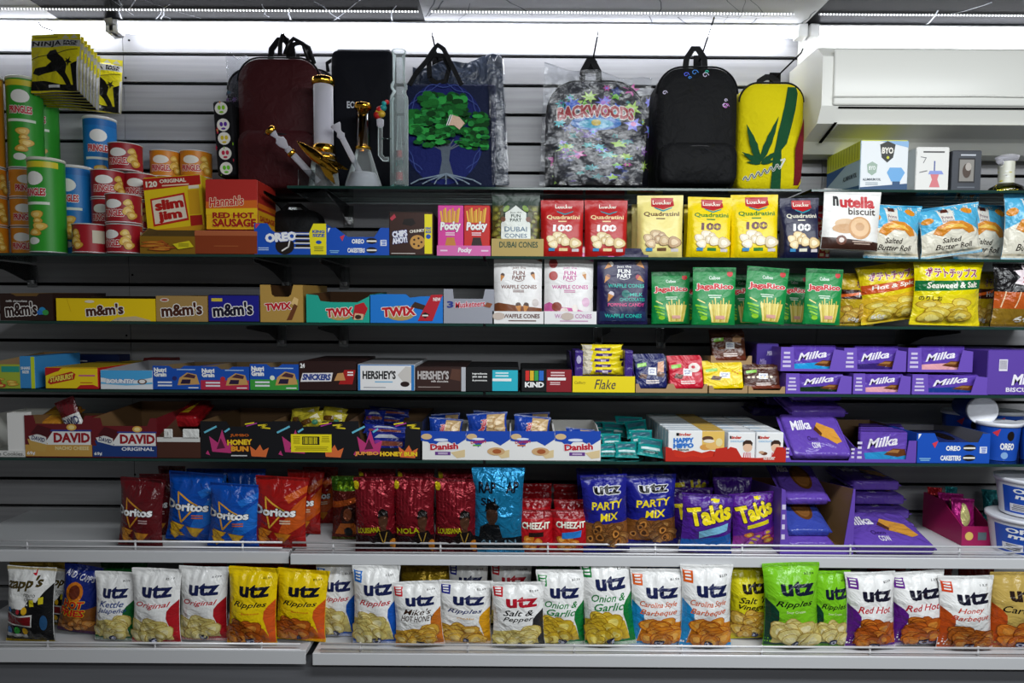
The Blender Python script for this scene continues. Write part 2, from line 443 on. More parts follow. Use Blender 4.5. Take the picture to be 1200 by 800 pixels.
# ------------------------------------------------------------------ shelves
def glass_shelf(px0, px1, k, label, th=.0062):
    d = SD[k]; z = SZ[k]; x0, x1 = XZ(px0, d, z), XZ(px1, d, z)
    r = empty('glass_shelf', ((x0 + x1) / 2, 0, z - th)); h = (x1 - x0) / 2; tag(r, label, 'shelf', 'glass shelves on the slat wall')
    MB().box(-h, h, -d + .003, -.014, 0, th).build('pane', 'shelf_glass', r)
    MB().rbox(-h, h, -d, -d + .003, .0, th, .0007, 'k', 1).build('front_edge', 'edge_glass', r)
    return r
glass_shelf(336, 940, 'A', 'top glass shelf carrying the glass pipes in front of the backpacks')
glass_shelf(951, 1290, 'A', 'top glass shelf under the air conditioner')
glass_shelf(-70, 566, 'B', 'second glass shelf, left half, under the chip cans and meat boxes')
glass_shelf(569, 1290, 'B', 'second glass shelf, right half, under the yellow wafer bags')
glass_shelf(-70, 566, 'C', 'third glass shelf, left half, under a row of candy cartons')
glass_shelf(569, 1290, 'C', 'third glass shelf, right half, under the green snack pouches')
glass_shelf(-70, 566, 'D', 'fourth glass shelf, left half, under the breakfast bar cartons')
glass_shelf(569, 1290, 'D', 'fourth glass shelf, right half, under the purple chocolate trays')
glass_shelf(-70, 566, 'E', 'lowest glass shelf, left half, under the seed cartons')
glass_shelf(569, 1290, 'E', 'lowest glass shelf, right half, under the white and red chocolate cartons')
def bracket(px, k, label):
    z = SZ[k] - .0085; x = XZ(px, .1, z); d = SD[k]
    r = empty('shelf_bracket', (x, -.0, z)); tag(r, label, 'bracket', 'clear shelf brackets')
    MB().prism([(-.0005, -.052), (-.0005, 0), (-d + .02, 0), (-d + .02, -.006), (-.10, -.02)], -.0015, .0015, 'w', axis='x').build('arm', 'acrylic', r)
    MB().rbox(-.013, .013, -.004, -.0005, -.058, -.002, .001, 'w', 1).build('wall_plate', 'acrylic', r)
    hk = MB(); hk.rbox(-.008, .008, -.008, -.004, -.05, -.04, .001, 'w', 1); hk.build('hook', 'chrome', r)
for px, k, l in ((4, 'B', 'under the chip cans at the far left'), (320, 'B', 'below the blue long biscuit carton'), (392, 'B', 'below the small blue biscuit carton'),
                 (314, 'C', 'below the gold caramel bar carton'), (391, 'C', 'below the teal caramel bar carton'), (707, 'C', 'below the dark purple cone pouch'),
                 (785, 'C', 'below the darkest green pouch'), (1082, 'C', 'below the yellow crisp bag with a green band'), (327, 'A', 'below the left end of the top glass shelf'),
                 (397, 'A', 'below the small gold-necked pipe')):
    bracket(px, k, 'clear acrylic shelf bracket ' + l)

def gondola(px0, px1, k, face_px, label, dd=0):
    d = SD[k] - dd; z = SZ[k]; x0, x1 = XZ(px0, d, z), XZ(px1, d, z); hf = z - WZ(600, face_px, d)
    r = empty('steel_shelf', ((x0 + x1) / 2, 0, z - hf)); h = (x1 - x0) / 2; tag(r, label, 'shelf', 'white steel shelves')
    MB().rbox(-h, h, -d + .003, -.0, hf - .012, hf, .001, 'w', 1).build('deck', 'white_steel', r)
    MB().rbox(-h, h, -d, -d + .003, 0, hf, .001, 'w', 1).build('front_lip', 'white_steel', r)
    return r
gondola(-80, 338, 'F', 662, 'upper white steel shelf at the left, under the tortilla chip bags', .012)
gondola(340, 1290, 'F', 663, 'upper white steel shelf from the middle rightwards, under the party snack bags')
gondola(-80, 358, 'G', 780, 'bottom white steel shelf at the left end', .012)
gondola(366, 1290, 'G', 781, 'bottom white steel shelf from the middle rightwards')
kz = WZ(600, 781, .33); kp = MB().box(X0, X1, -.335, 0, 0, kz - .001); structure(kp.build('trim_3', 'grey_steel'))

def rail(px0, px1, k, rows, posts, label, dd=0):
    d = SD[k] - (.0035 if k == 'G' else .006) - dd; z = SZ[k]; x0, x1 = XZ(px0, d, z), XZ(px1, d, z)
    r = empty('wire_rail', ((x0 + x1) / 2, -d, z)); h = (x1 - x0) / 2; tag(r, label, 'rail', 'wire shelf rails')
    zs = [WZ(600, y, d) - z for y in rows]
    for zz in zs: MB().tube([(-h, 0, zz), (h, 0, zz)], .0023 if zz == zs[0] else .0017, 'w', 8).build('wire', 'chrome', r)
    for p in posts:
        x = XZ(p, d, z) - (x0 + x1) / 2
        MB().tube([(x, .003, -.0 + .0005), (x, .003, zs[0] + .002)], .0022, 'w', 8).build('post', 'chrome', r)
rail(-80, 331, 'F', (637, 643.5, 648.5), (-94, 31, 158, 284), 'wire rail in front of the tortilla chip bags', .012)
rail(343, 1290, 'F', (637, 643, 648), (390, 516, 642, 768, 870, 997, 1125), 'wire rail of the upper steel shelf, in front of the foil and party snack bags')
rail(-80, 352, 'G', (756, 762.5, 767.2), (55, 181, 306), 'wire rail in front of the bottom chip bags at the left end', .012)
rail(376, 1290, 'G', (755.5, 761.5, 766), (422, 548, 673, 799, 893, 1020, 1147), 'wire rail in front of the bottom chip bags from the middle rightwards')

# ------------------------------------------------------------------ package shapes
def sines(seed, n=6, lo=1.2, hi=4.2):
    rr = random.Random(seed); q = [(rr.uniform(-hi, hi), rr.uniform(lo, hi), rr.uniform(0, 6.28), rr.uniform(.4, 1)) for _ in range(n)]
    return lambda u, v: sum(a * np.sin(PI * (fx * u + fy * v) + ph) for fx, fy, ph, a in q) / n
def bag_fn(w, h, t, seed, side=1, top=.06, bot=.06):
    ns = sines(seed); n2 = sines(seed + 50, 8, 3, 6.5); rr = random.Random(seed); ph = rr.uniform(0, 6); kf = rr.choice((4, 5, 6))
    def f(u, v):
        vv = np.clip((v - bot) / (1 - top - bot), 0, 1); a = np.abs(2 * u - 1)
        prof = np.sin(PI * vv) ** .5; lat = (1 - a ** 2.4) ** .75
        hw = w / 2 * (1 - .085 * prof)
        dent = t * (.15 * ns(u, v) + .04 * n2(u, v)) * prof * lat
        tt = np.where(vv > .5, 1 - vv, vv); ed = np.exp(-tt / .10) * (tt > 0)
        pl = t * .085 * np.sin(2 * PI * kf * u + ph + 2 * v) * ed * lat * np.clip(tt / .04, 0, 1)
        y = -(t / 2 * prof * lat + dent + pl) - .0006
        bow = t * .06 * np.sin(PI * u * 1.3 + ph) * (v - .3)
        return np.stack([(2 * u - 1) * hw * side, side * y - bow, v * h + t * .05 * (a ** 2) * np.sin(PI * v)], 1)
    return f
def pouch_fn(w, h, t, seed, side=1, block=False):
    ns = sines(seed, 6, 1, 3.5)
    def f(u, v):
        a = np.abs(2 * u - 1); lat = (1 - a ** (8 if block else 3.4)) ** .6
        th = t * np.clip((1 - np.clip((v - .0) / .9, 0, 1) ** (2.2 if block else 1.25)), 0, 1) * (1 - .5 * np.exp(-v / .05))
        y = -(th / 2 * (lat if side > 0 else lat) + .10 * t * ns(u, v) * lat * np.sin(PI * np.clip(v, 0, 1)) + .0008)
        hw = w / 2 * (1 - .02 * np.sin(PI * v))
        return np.stack([(2 * u - 1) * hw * side, side * y, v * h], 1)
    return f

D = {}          # package designs
def design(k, **kw): D[k] = kw
_proto = {}
def proto(key, seed=0, nm='chip_bag'):
    kk = (key, seed)
    if kk in _proto: return copy_tree(_proto[kk])
    d = D[key]; w, h = d.get('wh', (.11, .17)); t = d.get('t', w * .42); kind = d.get('kind', 'bag'); fin = d.get('fin', 'film')
    r = empty(nm); ar = w / h; bg = d['bg']; back = d.get('back', bg(.5, .5) if callable(bg) else bg); sd = abs(hash(key)) % 1 + sum(map(ord, key)) + seed * 7
    if kind == 'bag':
        nu, nv = 22, 28
        m = MB().surf(bag_fn(w, h, t, sd, 1), nu, nv, bg, d['art'], ar); m.surf(bag_fn(w, h, t, sd, -1), 10, 12, back); body = m.build('bag_body', fin, r)
        sc = d.get('seal', back); fnf, fnb = bag_fn(w, h, t, sd, 1), bag_fn(w, h, t, sd, -1)
        for nm_, v0, v1 in (('top_seal', .948, .992), ('bottom_seal', .008, .048)):
            s = MB()
            for i in range(5):          # crimped ribs
                va = v0 + (v1 - v0) * i / 5; vb = va + (v1 - v0) / 9
                for fn in (fnf, fnb):
                    def g(u, v, fn=fn, va=va, vb=vb):
                        p = fn(u, va + (vb - va) * v); p[:, 1] += (-.0007 if fn is fnf else .0007) * (.25 + np.sin(PI * v)); return p
                    s.surf(g, 8, 2, sc)
            s.build(nm_, fin, r)
    else:
        nu, nv = 14, 18
        m = MB().surf(pouch_fn(w, h, t, sd, 1, kind == 'block'), nu, nv, bg, d['art'], ar); m.surf(pouch_fn(w, h, t, sd, -1, kind == 'block'), 8, 10, back)
        fnf, fnb = pouch_fn(w, h, t, sd, 1, kind == 'block'), pouch_fn(w, h, t, sd, -1, kind == 'block')
        u = np.linspace(0, 1, 9); z0 = np.zeros(9); a, b = fnf(u, z0), fnb(u[::-1], z0)
        m.add(np.concatenate([a, b]), [(i, i + 9, i + 10, i + 1) for i in range(8)], back); m.build('pouch_body', fin, r)
        s = MB(); sc = d.get('seal', back)
        for fn in (fnf, fnb):
            def g(u, v, fn=fn):
                p = fn(u, .925 + .06 * v); p[:, 1] += -.0008 if fn is fnf else .0008; return p
            if d.get('zip', 1): s.surf(g, 6, 2, sc)
        if s.v: s.build('top_seal', fin, r)
    if d.get('logo_part'): pass
    _proto[kk] = r
    r['proto'] = 1
    return r
USED = {}
def put(key, x0, x1, yt, shelf, label, cat='chips', name='chip_bag', group=None, d=None, yb=None, rot=0, lean=0, yaw=0, seed=0, back=0, t=1., zb=None):
    """stand a package of the given design between pixel columns x0..x1, its top edge at pixel row yt"""
    o = proto(key, seed, name); w, h = D[key].get('wh', (.11, .17)); tt = D[key].get('t', w * .42)
    z = SZ[shelf] if shelf else zb
    if zb is not None: z = zb
    if yb is not None: z = WZ((x0 + x1) / 2, yb, d)
    zb0 = z
    if d is None: d = SD[shelf] - .012
    for _ in range(3):
        zt = WZ((x0 + x1) / 2, yt, d); hh = max(.02, (zt - z)) / math.cos(math.radians(lean)) / math.cos(math.radians(rot))
        xa, xb_ = XZ(x0, d, (z + zt) / 2), XZ(x1, d, (z + zt) / 2)
        ww = (xb_ - xa) / max(.5, math.cos(math.radians(yaw)))
    sx, sz = ww / w, hh / h; st = min(sx, sz) * t
    if rot: ww -= abs(math.sin(math.radians(rot))) * hh * .5; sx = max(.4, ww / w)
    o.name = name
    k = math.sin(math.radians(rot)) * hh / 2
    o.location = ((xa + xb_) / 2 - k, -(d - tt * st / 2 - .003) , z + abs(math.sin(math.radians(rot))) * ww / 2 + (.0015 if rot or lean else .0008))
    o.scale = (sx, st, sz); o.rotation_euler = (math.radians(-lean), math.radians(rot), math.radians(yaw))
    for ch in o.children: pass
    tag(o, label, cat, group)
    return o

# cartons -----------------------------------------------------------
def carton(x0, x1, yt, shelf, label, front, art=(), side=None, top=None, d=None, depth=.15, name='snack_carton', cat='box', group=None, yb=None, zb=None,
           rot=0, yaw=0, side_art=None, flap=True, fin='carton', top_art=None):
    """closed printed carton; front lower edge on the shelf"""
    d = SD[shelf] - .006 if d is None else d; z = SZ[shelf] if zb is None else zb
    if yb is not None: z = WZ((x0 + x1) / 2, yb, d)
    zt = WZ((x0 + x1) / 2, yt, d); xa, xb_ = XZ(x0, d, (z + zt) / 2), XZ(x1, d, (z + zt) / 2); h = zt - z; w = xb_ - xa
    side = side or front; top = top or side
    r = empty(name, ((xa + xb_) / 2, -d, z + .0006), (0, math.radians(rot), math.radians(yaw)))
    m = MB(); bev = .0012
    m.rbox(-w / 2, w / 2, 0, depth, 0, h, bev, side, 1)
    m.box(-w / 2 + bev, w / 2 - bev, -.0003, .002, bev, h - bev, front); m.box(-w / 2 + bev, w / 2 - bev, bev, depth - bev, h - .002, h + .0003, top)
    m.surf(plane(-w / 2, w / 2, 0, h, -.0004), 1, 1, front, list(art), w / h, False, base=False)
    if side_art:
        sgn = 1 if x1 < 600 else -1
        fn = (lambda u, v: np.stack([np.full_like(u, w / 2 + .0002), depth * u, h * v], 1)) if sgn > 0 else (lambda u, v: np.stack([np.full_like(u, -w / 2 - .0002), depth * (1 - u), h * v], 1))
        m.surf(fn, 1, 1, side, list(side_art), depth / h, False, base=False)
    if top_art: m.surf(lambda u, v: np.stack([-w / 2 + w * u, depth * v, np.full_like(u, h + .0004)], 1), 1, 1, top, list(top_art), w / depth, False, base=False)
    m.build('carton_body', fin, r)
    if flap:        # tuck flap standing slightly proud of the top edge
        MB().box(-w / 2 + .003, w / 2 - .003, .0006, .0012, h - .001, h + .0012, top).build('tuck_flap', fin, r)
    tag(r, label, cat, group); return r
def tray(x0, x1, yt, shelf, label, front, art=(), side=None, inner='kraft', d=None, depth=.15, yback=None, out=None, name='display_carton', cat='box', group=None,
         zb=None, yb=None, rot=0, yaw=0, sidetop=None, back_art=None, lid=None, fin='carton', side_out=None):
    """open-topped display carton: front panel (outline out, in front-panel units), two side panels, back panel, bottom panel"""
    d = SD[shelf] - .006 if d is None else d; z = SZ[shelf] if zb is None else zb
    if yb is not None: z = WZ((x0 + x1) / 2, yb, d)
    zt = WZ((x0 + x1) / 2, yt, d); xa, xb_ = XZ(x0, d, (z + zt) / 2), XZ(x1, d, (z + zt) / 2); h = zt - z; w = xb_ - xa
    hb = h if yback is None else WZ((x0 + x1) / 2, yback, d - depth) - z
    side = side or front; th = .0016
    r = empty(name, ((xa + xb_) / 2, -d, z + .0006), (0, math.radians(rot), math.radians(yaw)))
    o = out or [(0, 0), (1, 0), (1, 1), (0, 1)]
    m = MB().prism([(-w / 2 + w * u, h * v) for u, v in o], 0, th, front)
    m.surf(plane(-w / 2, w / 2, 0, h, -.0003), 1, 1, front, list(art), w / h, False, base=False); m.build('front_panel', fin, r)
    hs0 = h * (o[-1][1] if out else 1); hl = sidetop or hs0
    for sx in (-1, 1):
        hq = h * max(v for u, v in o if (u < .06 if sx < 0 else u > .94))
        pl = [(th, 0), (depth, 0), (depth, hb), (depth * .5, max(hb, hq) if side_out else (hb + hq) / 2), (th, hq)]
        cs = [C(side)] * (2 + len(pl)); cs[0 if sx < 0 else 1] = C(inner)
        MB().prism(pl, sx * (w / 2) - (th if sx > 0 else 0), sx * (w / 2) + (0 if sx > 0 else th), cs, axis='x').build('side_panel', fin, r)
    bp = MB().box(-w / 2 + th, w / 2 - th, depth - th, depth, 0, hb, [inner, side, inner, side, side, side])
    if back_art: bp.surf(plane(-w / 2 + th, w / 2 - th, 0, hb, depth - th - .0003), 1, 1, inner, list(back_art), w / hb, False, base=False)
    bp.build('back_panel', fin, r)
    MB().box(-w / 2 + th, w / 2 - th, th, depth - th, 0, th, inner).build('bottom_panel', fin, r)
    tag(r, label, cat, group); r['dims'] = (w, h, hb, depth); return r
# ------------------------------------------------------------------ package artwork
ORD = ['front', 'second', 'third', 'fourth', 'fifth', 'sixth', 'seventh', 'eighth', 'ninth', 'tenth', 'eleventh', 'twelfth']
YC = ['e0b548', 'a9742a', 'd3a238', 'efd07a']      # plain crisps
PC = ['e6d78c', 'b99d4e', 'dccb78', 'f0e6b0']      # pale crisps
OC = ['cf7420', '8d3f10', 'bf5d18', 'e09038']      # spicy crisps
RC = ['b0541e', '74300f', 'a54a18', 'c97c33']
BR = ['8a5a2c', '55331a', '7a4d24', 'b07f45']
def utz(bg, wave, lines, tc, chips, logo='nv', side='r', tagc=None, ct=.36, n=9, bl=None):
    a = [(.86, 0), (.87, .15), (.83, .28), (.78, .38), (.79, .47), (.86, .53), (1, .60), (1, 0)]
    if side == 'l': a = [(1 - x, y) for x, y in a]
    fx = (lambda x: x) if side == 'r' else (lambda x: 1 - x)
    A = [P(a, wave), R(0, 0, 1, .075, wave), P([(fx(x), y) for x, y in ((.0, .075), (.88, .075), (.86, .16), (.8, ct - .12), (.62, ct - .05), (.4, ct - .03), (.2, ct - .07), (0, ct - .10))], chips[2]), CHIPS(.14 if side == 'r' else .24, .11, .76 if side == 'r' else .86, ct - .06, n + 4, chips, len(lines[0]) + n, .17, .62)]
    A += [T('utz', .57, .735, .62, .16, logo, .048, sp=1.06)]
    ys = (.555,) if len(lines) == 1 else (.575, .475)
    for s, y in zip(lines, ys): A.append(T(s, .5, y, min(.72, .085 * len(s) + .1), .085, tc, .012, .35))
    if bl: A.append(T(bl[0], .52, ct + .09, .36, .03, bl[1], .01))
    A += [T('$2.59', .80, .885, .17, .028, 'k', .01), E(.52, .10, .075, .042, 'nv'), E(.52, .10, .04, .022, 'c8cbe0'), R(.2, ct + .035, .78, ct + .043, 'gy') if False else E(.52, .10, .015, .009, 'nv')]
    if tagc: A.append(P([(.03, .8), (.2, .8), (.22, .95), (.03, .95)], tagc)); A.append(BARS(.06, .82, .18, .93, 3, 'w', 3))
    return A
WH = (.112, .175)
def ud(k, *a, **kw): design(k, bg=a[0], art=utz(*a, **kw), wh=WH, t=.05, seal=a[0])
ud('utz_original', 'w', 'b01722', ['Original'], 'c2182a', PC)
ud('utz_kettle', 'w', '14602c', ['Kettle', 'Jalapeño'], '1b3f8a', PC, ct=.40)
ud('utz_yellow', 'y', 'd8571c', ['Ripples'], 'k', OC, logo='0b0b20', bl=('Barbeque', 'd8571c'), n=11)
ud('utz_ripples', 'w', '1556b5', ['Ripples'], 'c2182a', PC, ct=.44, tagc='1a6fc8', n=11)
ud('utz_honey', 'w', 'c06a1c', ["Mike's", 'HOT HONEY'], '3b2418', YC, tagc='c8202a')
ud('utz_cheddar', 'w', 'e0a01c', ['Ripples'], '1a2a6a', YC, tagc='2a2f8c', bl=('Cheddar', 'e0a01c'))
ud('utz_pepper', 'w', '2a2a2c', ['Salt &', 'Pepper'], 'k', PC, logo='b5162a', tagc='c8202a')
ud('utz_onion', 'w', '0f7a36', ['Onion &', 'Garlic'], '14803a', ['e3c238', 'b08a1c', 'd8b42c', 'efdc70'], tagc='14803a', ct=.42, n=11)
ud('utz_carolina', 'w', '1f8fd0', ['Carolina Style', 'Barbeque'], 'd8602a', ['e0922a', 'b05a14', 'd88420', 'efb050'], side='l', tagc='e0601c', ct=.42, n=10)
ud('utz_vinegar', 'ded41c', 'c9b21e', ["Salt 'n", 'Vinegar'], 'k', YC, logo='231a10', ct=.42, n=10)
ud('utz_green', '7cc81e', '0f3c2c', ['Ripples'], 'k', PC, logo='0f1a30', side='l', ct=.38, bl=('Sour Cream', 'e6f0c0'))
ud('utz_red', 'w', '5b1a82', ['Red Hot'], 'c2182a', OC, logo='14142a', side='l', tagc='6a2a90', ct=.44, n=11)
ud('utz_bbq', 'w', 'b84a14', ['Honey', 'Barbeque'], 'c8402a', ['b5651e', '7d3c10', 'a85818', 'cc8a40'], logo='14142a', side='l', tagc='d8451c')
ud('utz_gold', 'c2a556', 'b84a14', ['Carolina'], 'k', OC, logo='2a1a10', side='l')
design('zapps', bg='e9e9e6', wh=WH, t=.05, seal='b59a20', back='17181a', art=[
    P([(0, 0), (1, 0), (1, .80), (.86, .70), (.74, .58), (.6, .62), (.5, .5), (.3, .5), (0, .42)], '121315'),
    T("zapp's", .44, .80, .80, .17, '4a3d14', .04, .25, 6), P([(.58, .93), (.66, .90), (.64, .98)], 'c2182a'), T('POTATO', .60, .67, .26, .04, '3a3a2a', .01), T('CHIPS', .60, .62, .2, .035, '3a3a2a', .01),
    R(.62, .53, .70, .62, 'd8c81e'), R(.78, .55, .86, .64, 'd8c81e'), R(.02, .26, .66, .42, 'd8d8d4'), R(.04, .28, .64, .40, '7a1218'),
    E(.12, .18, .06, .05, '2a6fb5'), E(.30, .19, .06, .05, '2f8f3a'), E(.48, .19, .06, .05, 'd8a81c'), E(.15, .46, .05, .04, '2a6fb5'), E(.4, .47, .04, .03, 'c2182a'), E(.52, .48, .05, .05, 'd8a81c'), E(.86, .3, .06, .1, '24507a'), R(.03, .09, .5, .14, 'b5b5b5')])
design('hotfries', bg='17297a', wh=WH, t=.05, seal='16246a', back='7a4a20', art=[
    P([(0, 0), (1, 0), (1, .42), (0, .30)], '8a5426'), T('ANDY CAPP\'S', .5, .86, .8, .09, 'd8d8e0', .02, .2, -8), E(.45, .63, .24, .15, 'd87a1c'), E(.46, .64, .15, .10, '6a2a14'),
    T('HOT', .46, .46, .6, .12, 'd8241c', .05, .2, 0, 'f2d01c', .05), T('FRIES', .42, .33, .72, .12, 'd8241c', .05, .2, 0, 'f2d01c', .05), CHIPS(.1, .05, .9, .22, 9, ['c8843a', '7a4216', 'b87430', 'd89a50'], 5, .12, .5)])
TRI = lambda cx, cy, s, c, wd: L([(cx - .5 * s, cy + .55 * s), (cx + .5 * s, cy + .14 * s), (cx - .24 * s, cy - .5 * s), (cx - .5 * s, cy + .55 * s)], wd, c)
def doritos(bg, tri, sub, chipc, glow=None):
    A = []
    if glow: A += [P([(.45, .12), (1, .35), (1, .75), (.8, .62), (.6, .4)], glow), P([(.6, .75), (1, .9), (1, .8), (.7, .66)], glow)]
    A += [TRI(.42, .50, .40, tri, .022), T('Doritos', .42, .535, .84, .125, 'f4f4f4', .045, 0, -1, 'k', .05)]
    A += [BARS(.5, .36, .78, .43, 2, sub, 2), CHIPS(.12, .1, .62, .24, 5, chipc, 4, .17, .62, True)]
    return A
WD = (.125, .19)
design('doritos_maroon', bg='5a1218', art=doritos('5a1218', 'c88a2a', 'c8a8a8', ['c8862a', '8a4a14']), wh=WD, t=.055, seal='4a0f14')
design('doritos_blue', bg='0b4aa8', art=doritos('0b4aa8', 'e8a82a', 'd8682a', ['d8a82a', '9a6a14'], '1a6ac8'), wh=WD, t=.055, seal='0a2f80')
design('doritos_red', bg='9a1614', art=doritos('9a1614', 'e8b03a', 'e8d0b0', ['cc7a1e', '8a3a10'], 'c8561a'), wh=WD, t=.055, seal='7a100f')
def rap(c, place, edge, dark='2a0b10', sil='1c1210'):
    A = [R(0, .0, 1, .24, dark)]
    A += [L([(.1 + .09 * i, .92), (.1 + .09 * i, .52)], .008, edge) for i in range(8)] if place else []
    # a person's printed portrait: shirt, neck, head, hair
    A += [P([(.46, 0), (.48, .22), (.6, .31), (.86, .31), (.97, .2), (.97, 0)], sil), E(.73, .44, .115, .105, '5a3826'), P([(.66, .30), (.80, .30), (.79, .4), (.67, .4)], '5a3826'),
          P([(.60, .47), (.62, .57), (.72, .60), (.84, .56), (.86, .46), (.80, .50), (.68, .50)], '120c0a'), L([(.63, .28), (.72, .12), (.81, .28)], .012, 'c8a040')]
    if place: A += [T(place, .36, .315, .58, .075, 'e0d81c', .03, 0, 6, '2a0a0a', .03), E(.06, .90, .07, .06, 'e8d01c')]
    A += [E(.93, .10, .09, .08, 'd88a2a')]
    return A
design('foil_maroon', bg='7d1420', art=rap('7d1420', 'LOUISIANA', 'a82a38'), wh=(.10, .18), t=.045, fin='foil', seal='5a0e18')
design('foil_maroon_b', bg='7d1420', art=rap('7d1420', 'NOLA', 'a82a38'), wh=(.10, .18), t=.045, fin='foil', seal='5a0e18')
design('foil_blue', bg='1a7fae', art=[R(0, 0, 1, .20, '101820'), T('RAP', .28, .78, .34, .13, '0c1626', .04), T('AP', .78, .78, .26, .13, '0c1626', .04), T('SN', .3, .62, .3, .09, '0c1626', .03),
    P([(.12, .18), (.14, .32), (.3, .38), (.52, .36), (.6, .18)], '15181c'), E(.38, .47, .12, .105, '4a3226'), P([(.24, .5), (.26, .6), (.4, .63), (.53, .57), (.48, .53), (.32, .54)], '0e0c0c'), P([(.32, .36), (.44, .36), (.44, .42), (.32, .42)], '4a3226'),
    T('ALL IN', .5, .14, .72, .06, '7aa0b4', .02), R(.2, .05, .8, .08, '5a6a74')], wh=(.12, .20), t=.045, fin='foil', seal='1a86b8')
design('foil_green', bg='5a1a14', art=[R(0, .78, 1, 1, '4a7a1c'), T('RAP', .5, .86, .6, .12, '8ab81c', .05), P([(0, .5), (1, .62), (1, .7), (0, .6)], 'b8541c'), E(.55, .4, .25, .16, '3a1c14'), E(.55, .42, .14, .1, '8a4a2a'), P([(.1, .1), (.3, .28), (.75, .28), (.95, .1)], 'b8601c'), E(.55, .14, .14, .08, '15181c')], wh=(.10, .18), t=.045, fin='foil', seal='3a5a14')
design('cheezit', bg='b0121c', art=[R(0, .82, 1, 1, '8a0e16'), T('CHEEZ-IT', .5, .66, .8, .16, 'f4f0e0', .04, 0, 0, '6a0a10', .04), CHIPS(.25, .1, .75, .38, 9, ['d8842a', '9a4a14', 'cc7820', 'e8a850'], 8, .12, .8), P([(.3, .5), (.72, .52), (.72, .42), (.3, .40)], '2a1410')], wh=(.085, .11), t=.035, seal='8a0e16')
design('cheezit_blue', bg='b0121c', art=[R(0, .82, 1, 1, '8a0e16'), T('CHEEZ-IT', .5, .68, .8, .15, 'f4f0e0', .04, 0, 0, '6a0a10', .04), CHIPS(.25, .1, .75, .38, 9, ['d8842a', '9a4a14', 'cc7820', 'e8a850'], 9, .12, .8), P([(.26, .5), (.8, .56), (.78, .40), (.26, .36)], '2a7fd0')], wh=(.085, .11), t=.035, seal='8a0e16')
design('party', bg='1c1f86', art=[R(0, .1, 1, .40, '8a5424'), CHIPS(.12, .12, .88, .38, 16, BR, 3, .12, .7), CHIPS(.12, .14, .88, .36, 6, ['c8843a', '6a3a14', 'b07030', '4a2a10'], 13, .08, .8), R(0, 0, 1, .1, '1a1a70'),
    T('utz', .55, .83, .58, .12, 'k', .045, 0, 0, 'e8e8ee', .05, sp=1.08), T('PARTY', .53, .635, .72, .10, 'f0d81c', .03, .15, 3), T('MIX', .56, .49, .42, .10, 'f0d81c', .03, .15, 3)], wh=(.115, .19), t=.055, seal='16196a')
def takis(bg, strip, low): return [P([(0, 0), (1, 0), (1, .36), (0, .22)], low), T('Takis', .52, .68, .86, .30, 'f2dc1c', .05, .1, 14, '2a1050', .05), E(.62, .92, .09, .04, 'e8d81c'), strip, CHIPS(.35, .08, .9, .3, 7, ['9a4aa8', '5a1a6a', 'c86a3a', 'd8b03a'], 6, .12, .6)]
design('takis_blue', bg='4a1f8a', art=takis('4a1f8a', P([(.3, .40), (.9, .54), (.88, .42), (.32, .28)], '7ab8d8'), '1a5aa8')[:4], wh=(.12, .17), t=.05, seal='3a1670')
design('takis_purple', bg='5a1f92', art=takis('5a1f92', P([(.3, .44), (.82, .52), (.82, .45), (.3, .37)], 'e0d01c'), '8a2a8a'), wh=(.115, .17), t=.05, seal='44187a')
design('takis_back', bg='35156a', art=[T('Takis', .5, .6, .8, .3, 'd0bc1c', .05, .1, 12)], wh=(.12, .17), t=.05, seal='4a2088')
design('snyder_red', bg='8a1d14', art=[P([(0, .4), (1, .6), (1, .8), (0, .62)], 'c8501c')], wh=(.12, .18), t=.05)
design('back_gold', bg='a8891c', art=[P([(0, .4), (1, .6), (1, .8), (0, .62)], 'c8a828')], wh=(.12, .18), t=.05, fin='foil')
design('back_green', bg='1a6a2c', art=[P([(0, .3), (1, .5), (1, .7), (0, .5)], 'e0e0dc')], wh=(.12, .18), t=.05)
# wafer and biscuit bags
def tonker(c, qc, cubes, num, nc='f4f4f0'):
    A = [P([(.30, .96), (.78, .96), (.80, .83), (.56, .77), (.30, .82)], 'b81820'), P([(.36, .81), (.56, .76), (.77, .81), (.74, .785), (.56, .735), (.38, .785)], '2a8fa0'), T('Loacker', .545, .89, .42, .075, 'f6f0e0', .02),
         T('Quadratini', .52, .69, .78, .085, qc, .025), BARS(.4, .60, .6, .64, 1, qc, 1)]
    if num: A += [T('100', .5, .50, .46, .125, nc, .05, .05), T('CALORIES', .62, .50, .2, .03, c, .01)]
    A += [CHIPS(.2, .2, .8, .37, 7, cubes, 7, .12, .8), R(.18, .10, .32, .15, '3a8ac0'), R(.42, .10, .62, .15, qc), R(.72, .09, .88, .14, 'd8d0d0')]
    return A
CUB = ['e6d09a', 'a8783c', 'd8bc80', 'f0e2bc']
design('wafer_red', bg='b81a1a', kind='block', fin='pouch', wh=(.105, .15), t=.05, zip=0, art=tonker('b81a1a', 'f0d8a0', CUB, 1))
design('wafer_cream', bg='f0e08a', kind='block', fin='pouch', wh=(.105, .15), t=.05, zip=0, art=tonker('f0e08a', '6a4a2a', ['c8a878', '7a5430', 'b89468', 'e0c8a0'], 0))
design('wafer_yellow', bg='f0d400', kind='block', fin='pouch', wh=(.105, .15), t=.05, zip=0, art=tonker('f0d400', '2a7a2c', ['e8dcc0', 'b89a60', 'dccca8', 'f4ecd8'], 1, '5a1a2a'))
design('wafer_navy', bg='14173a', kind='block', fin='pouch', wh=(.09, .13), t=.045, zip=0, art=tonker('14173a', 'e0dcc8', CUB, 1))
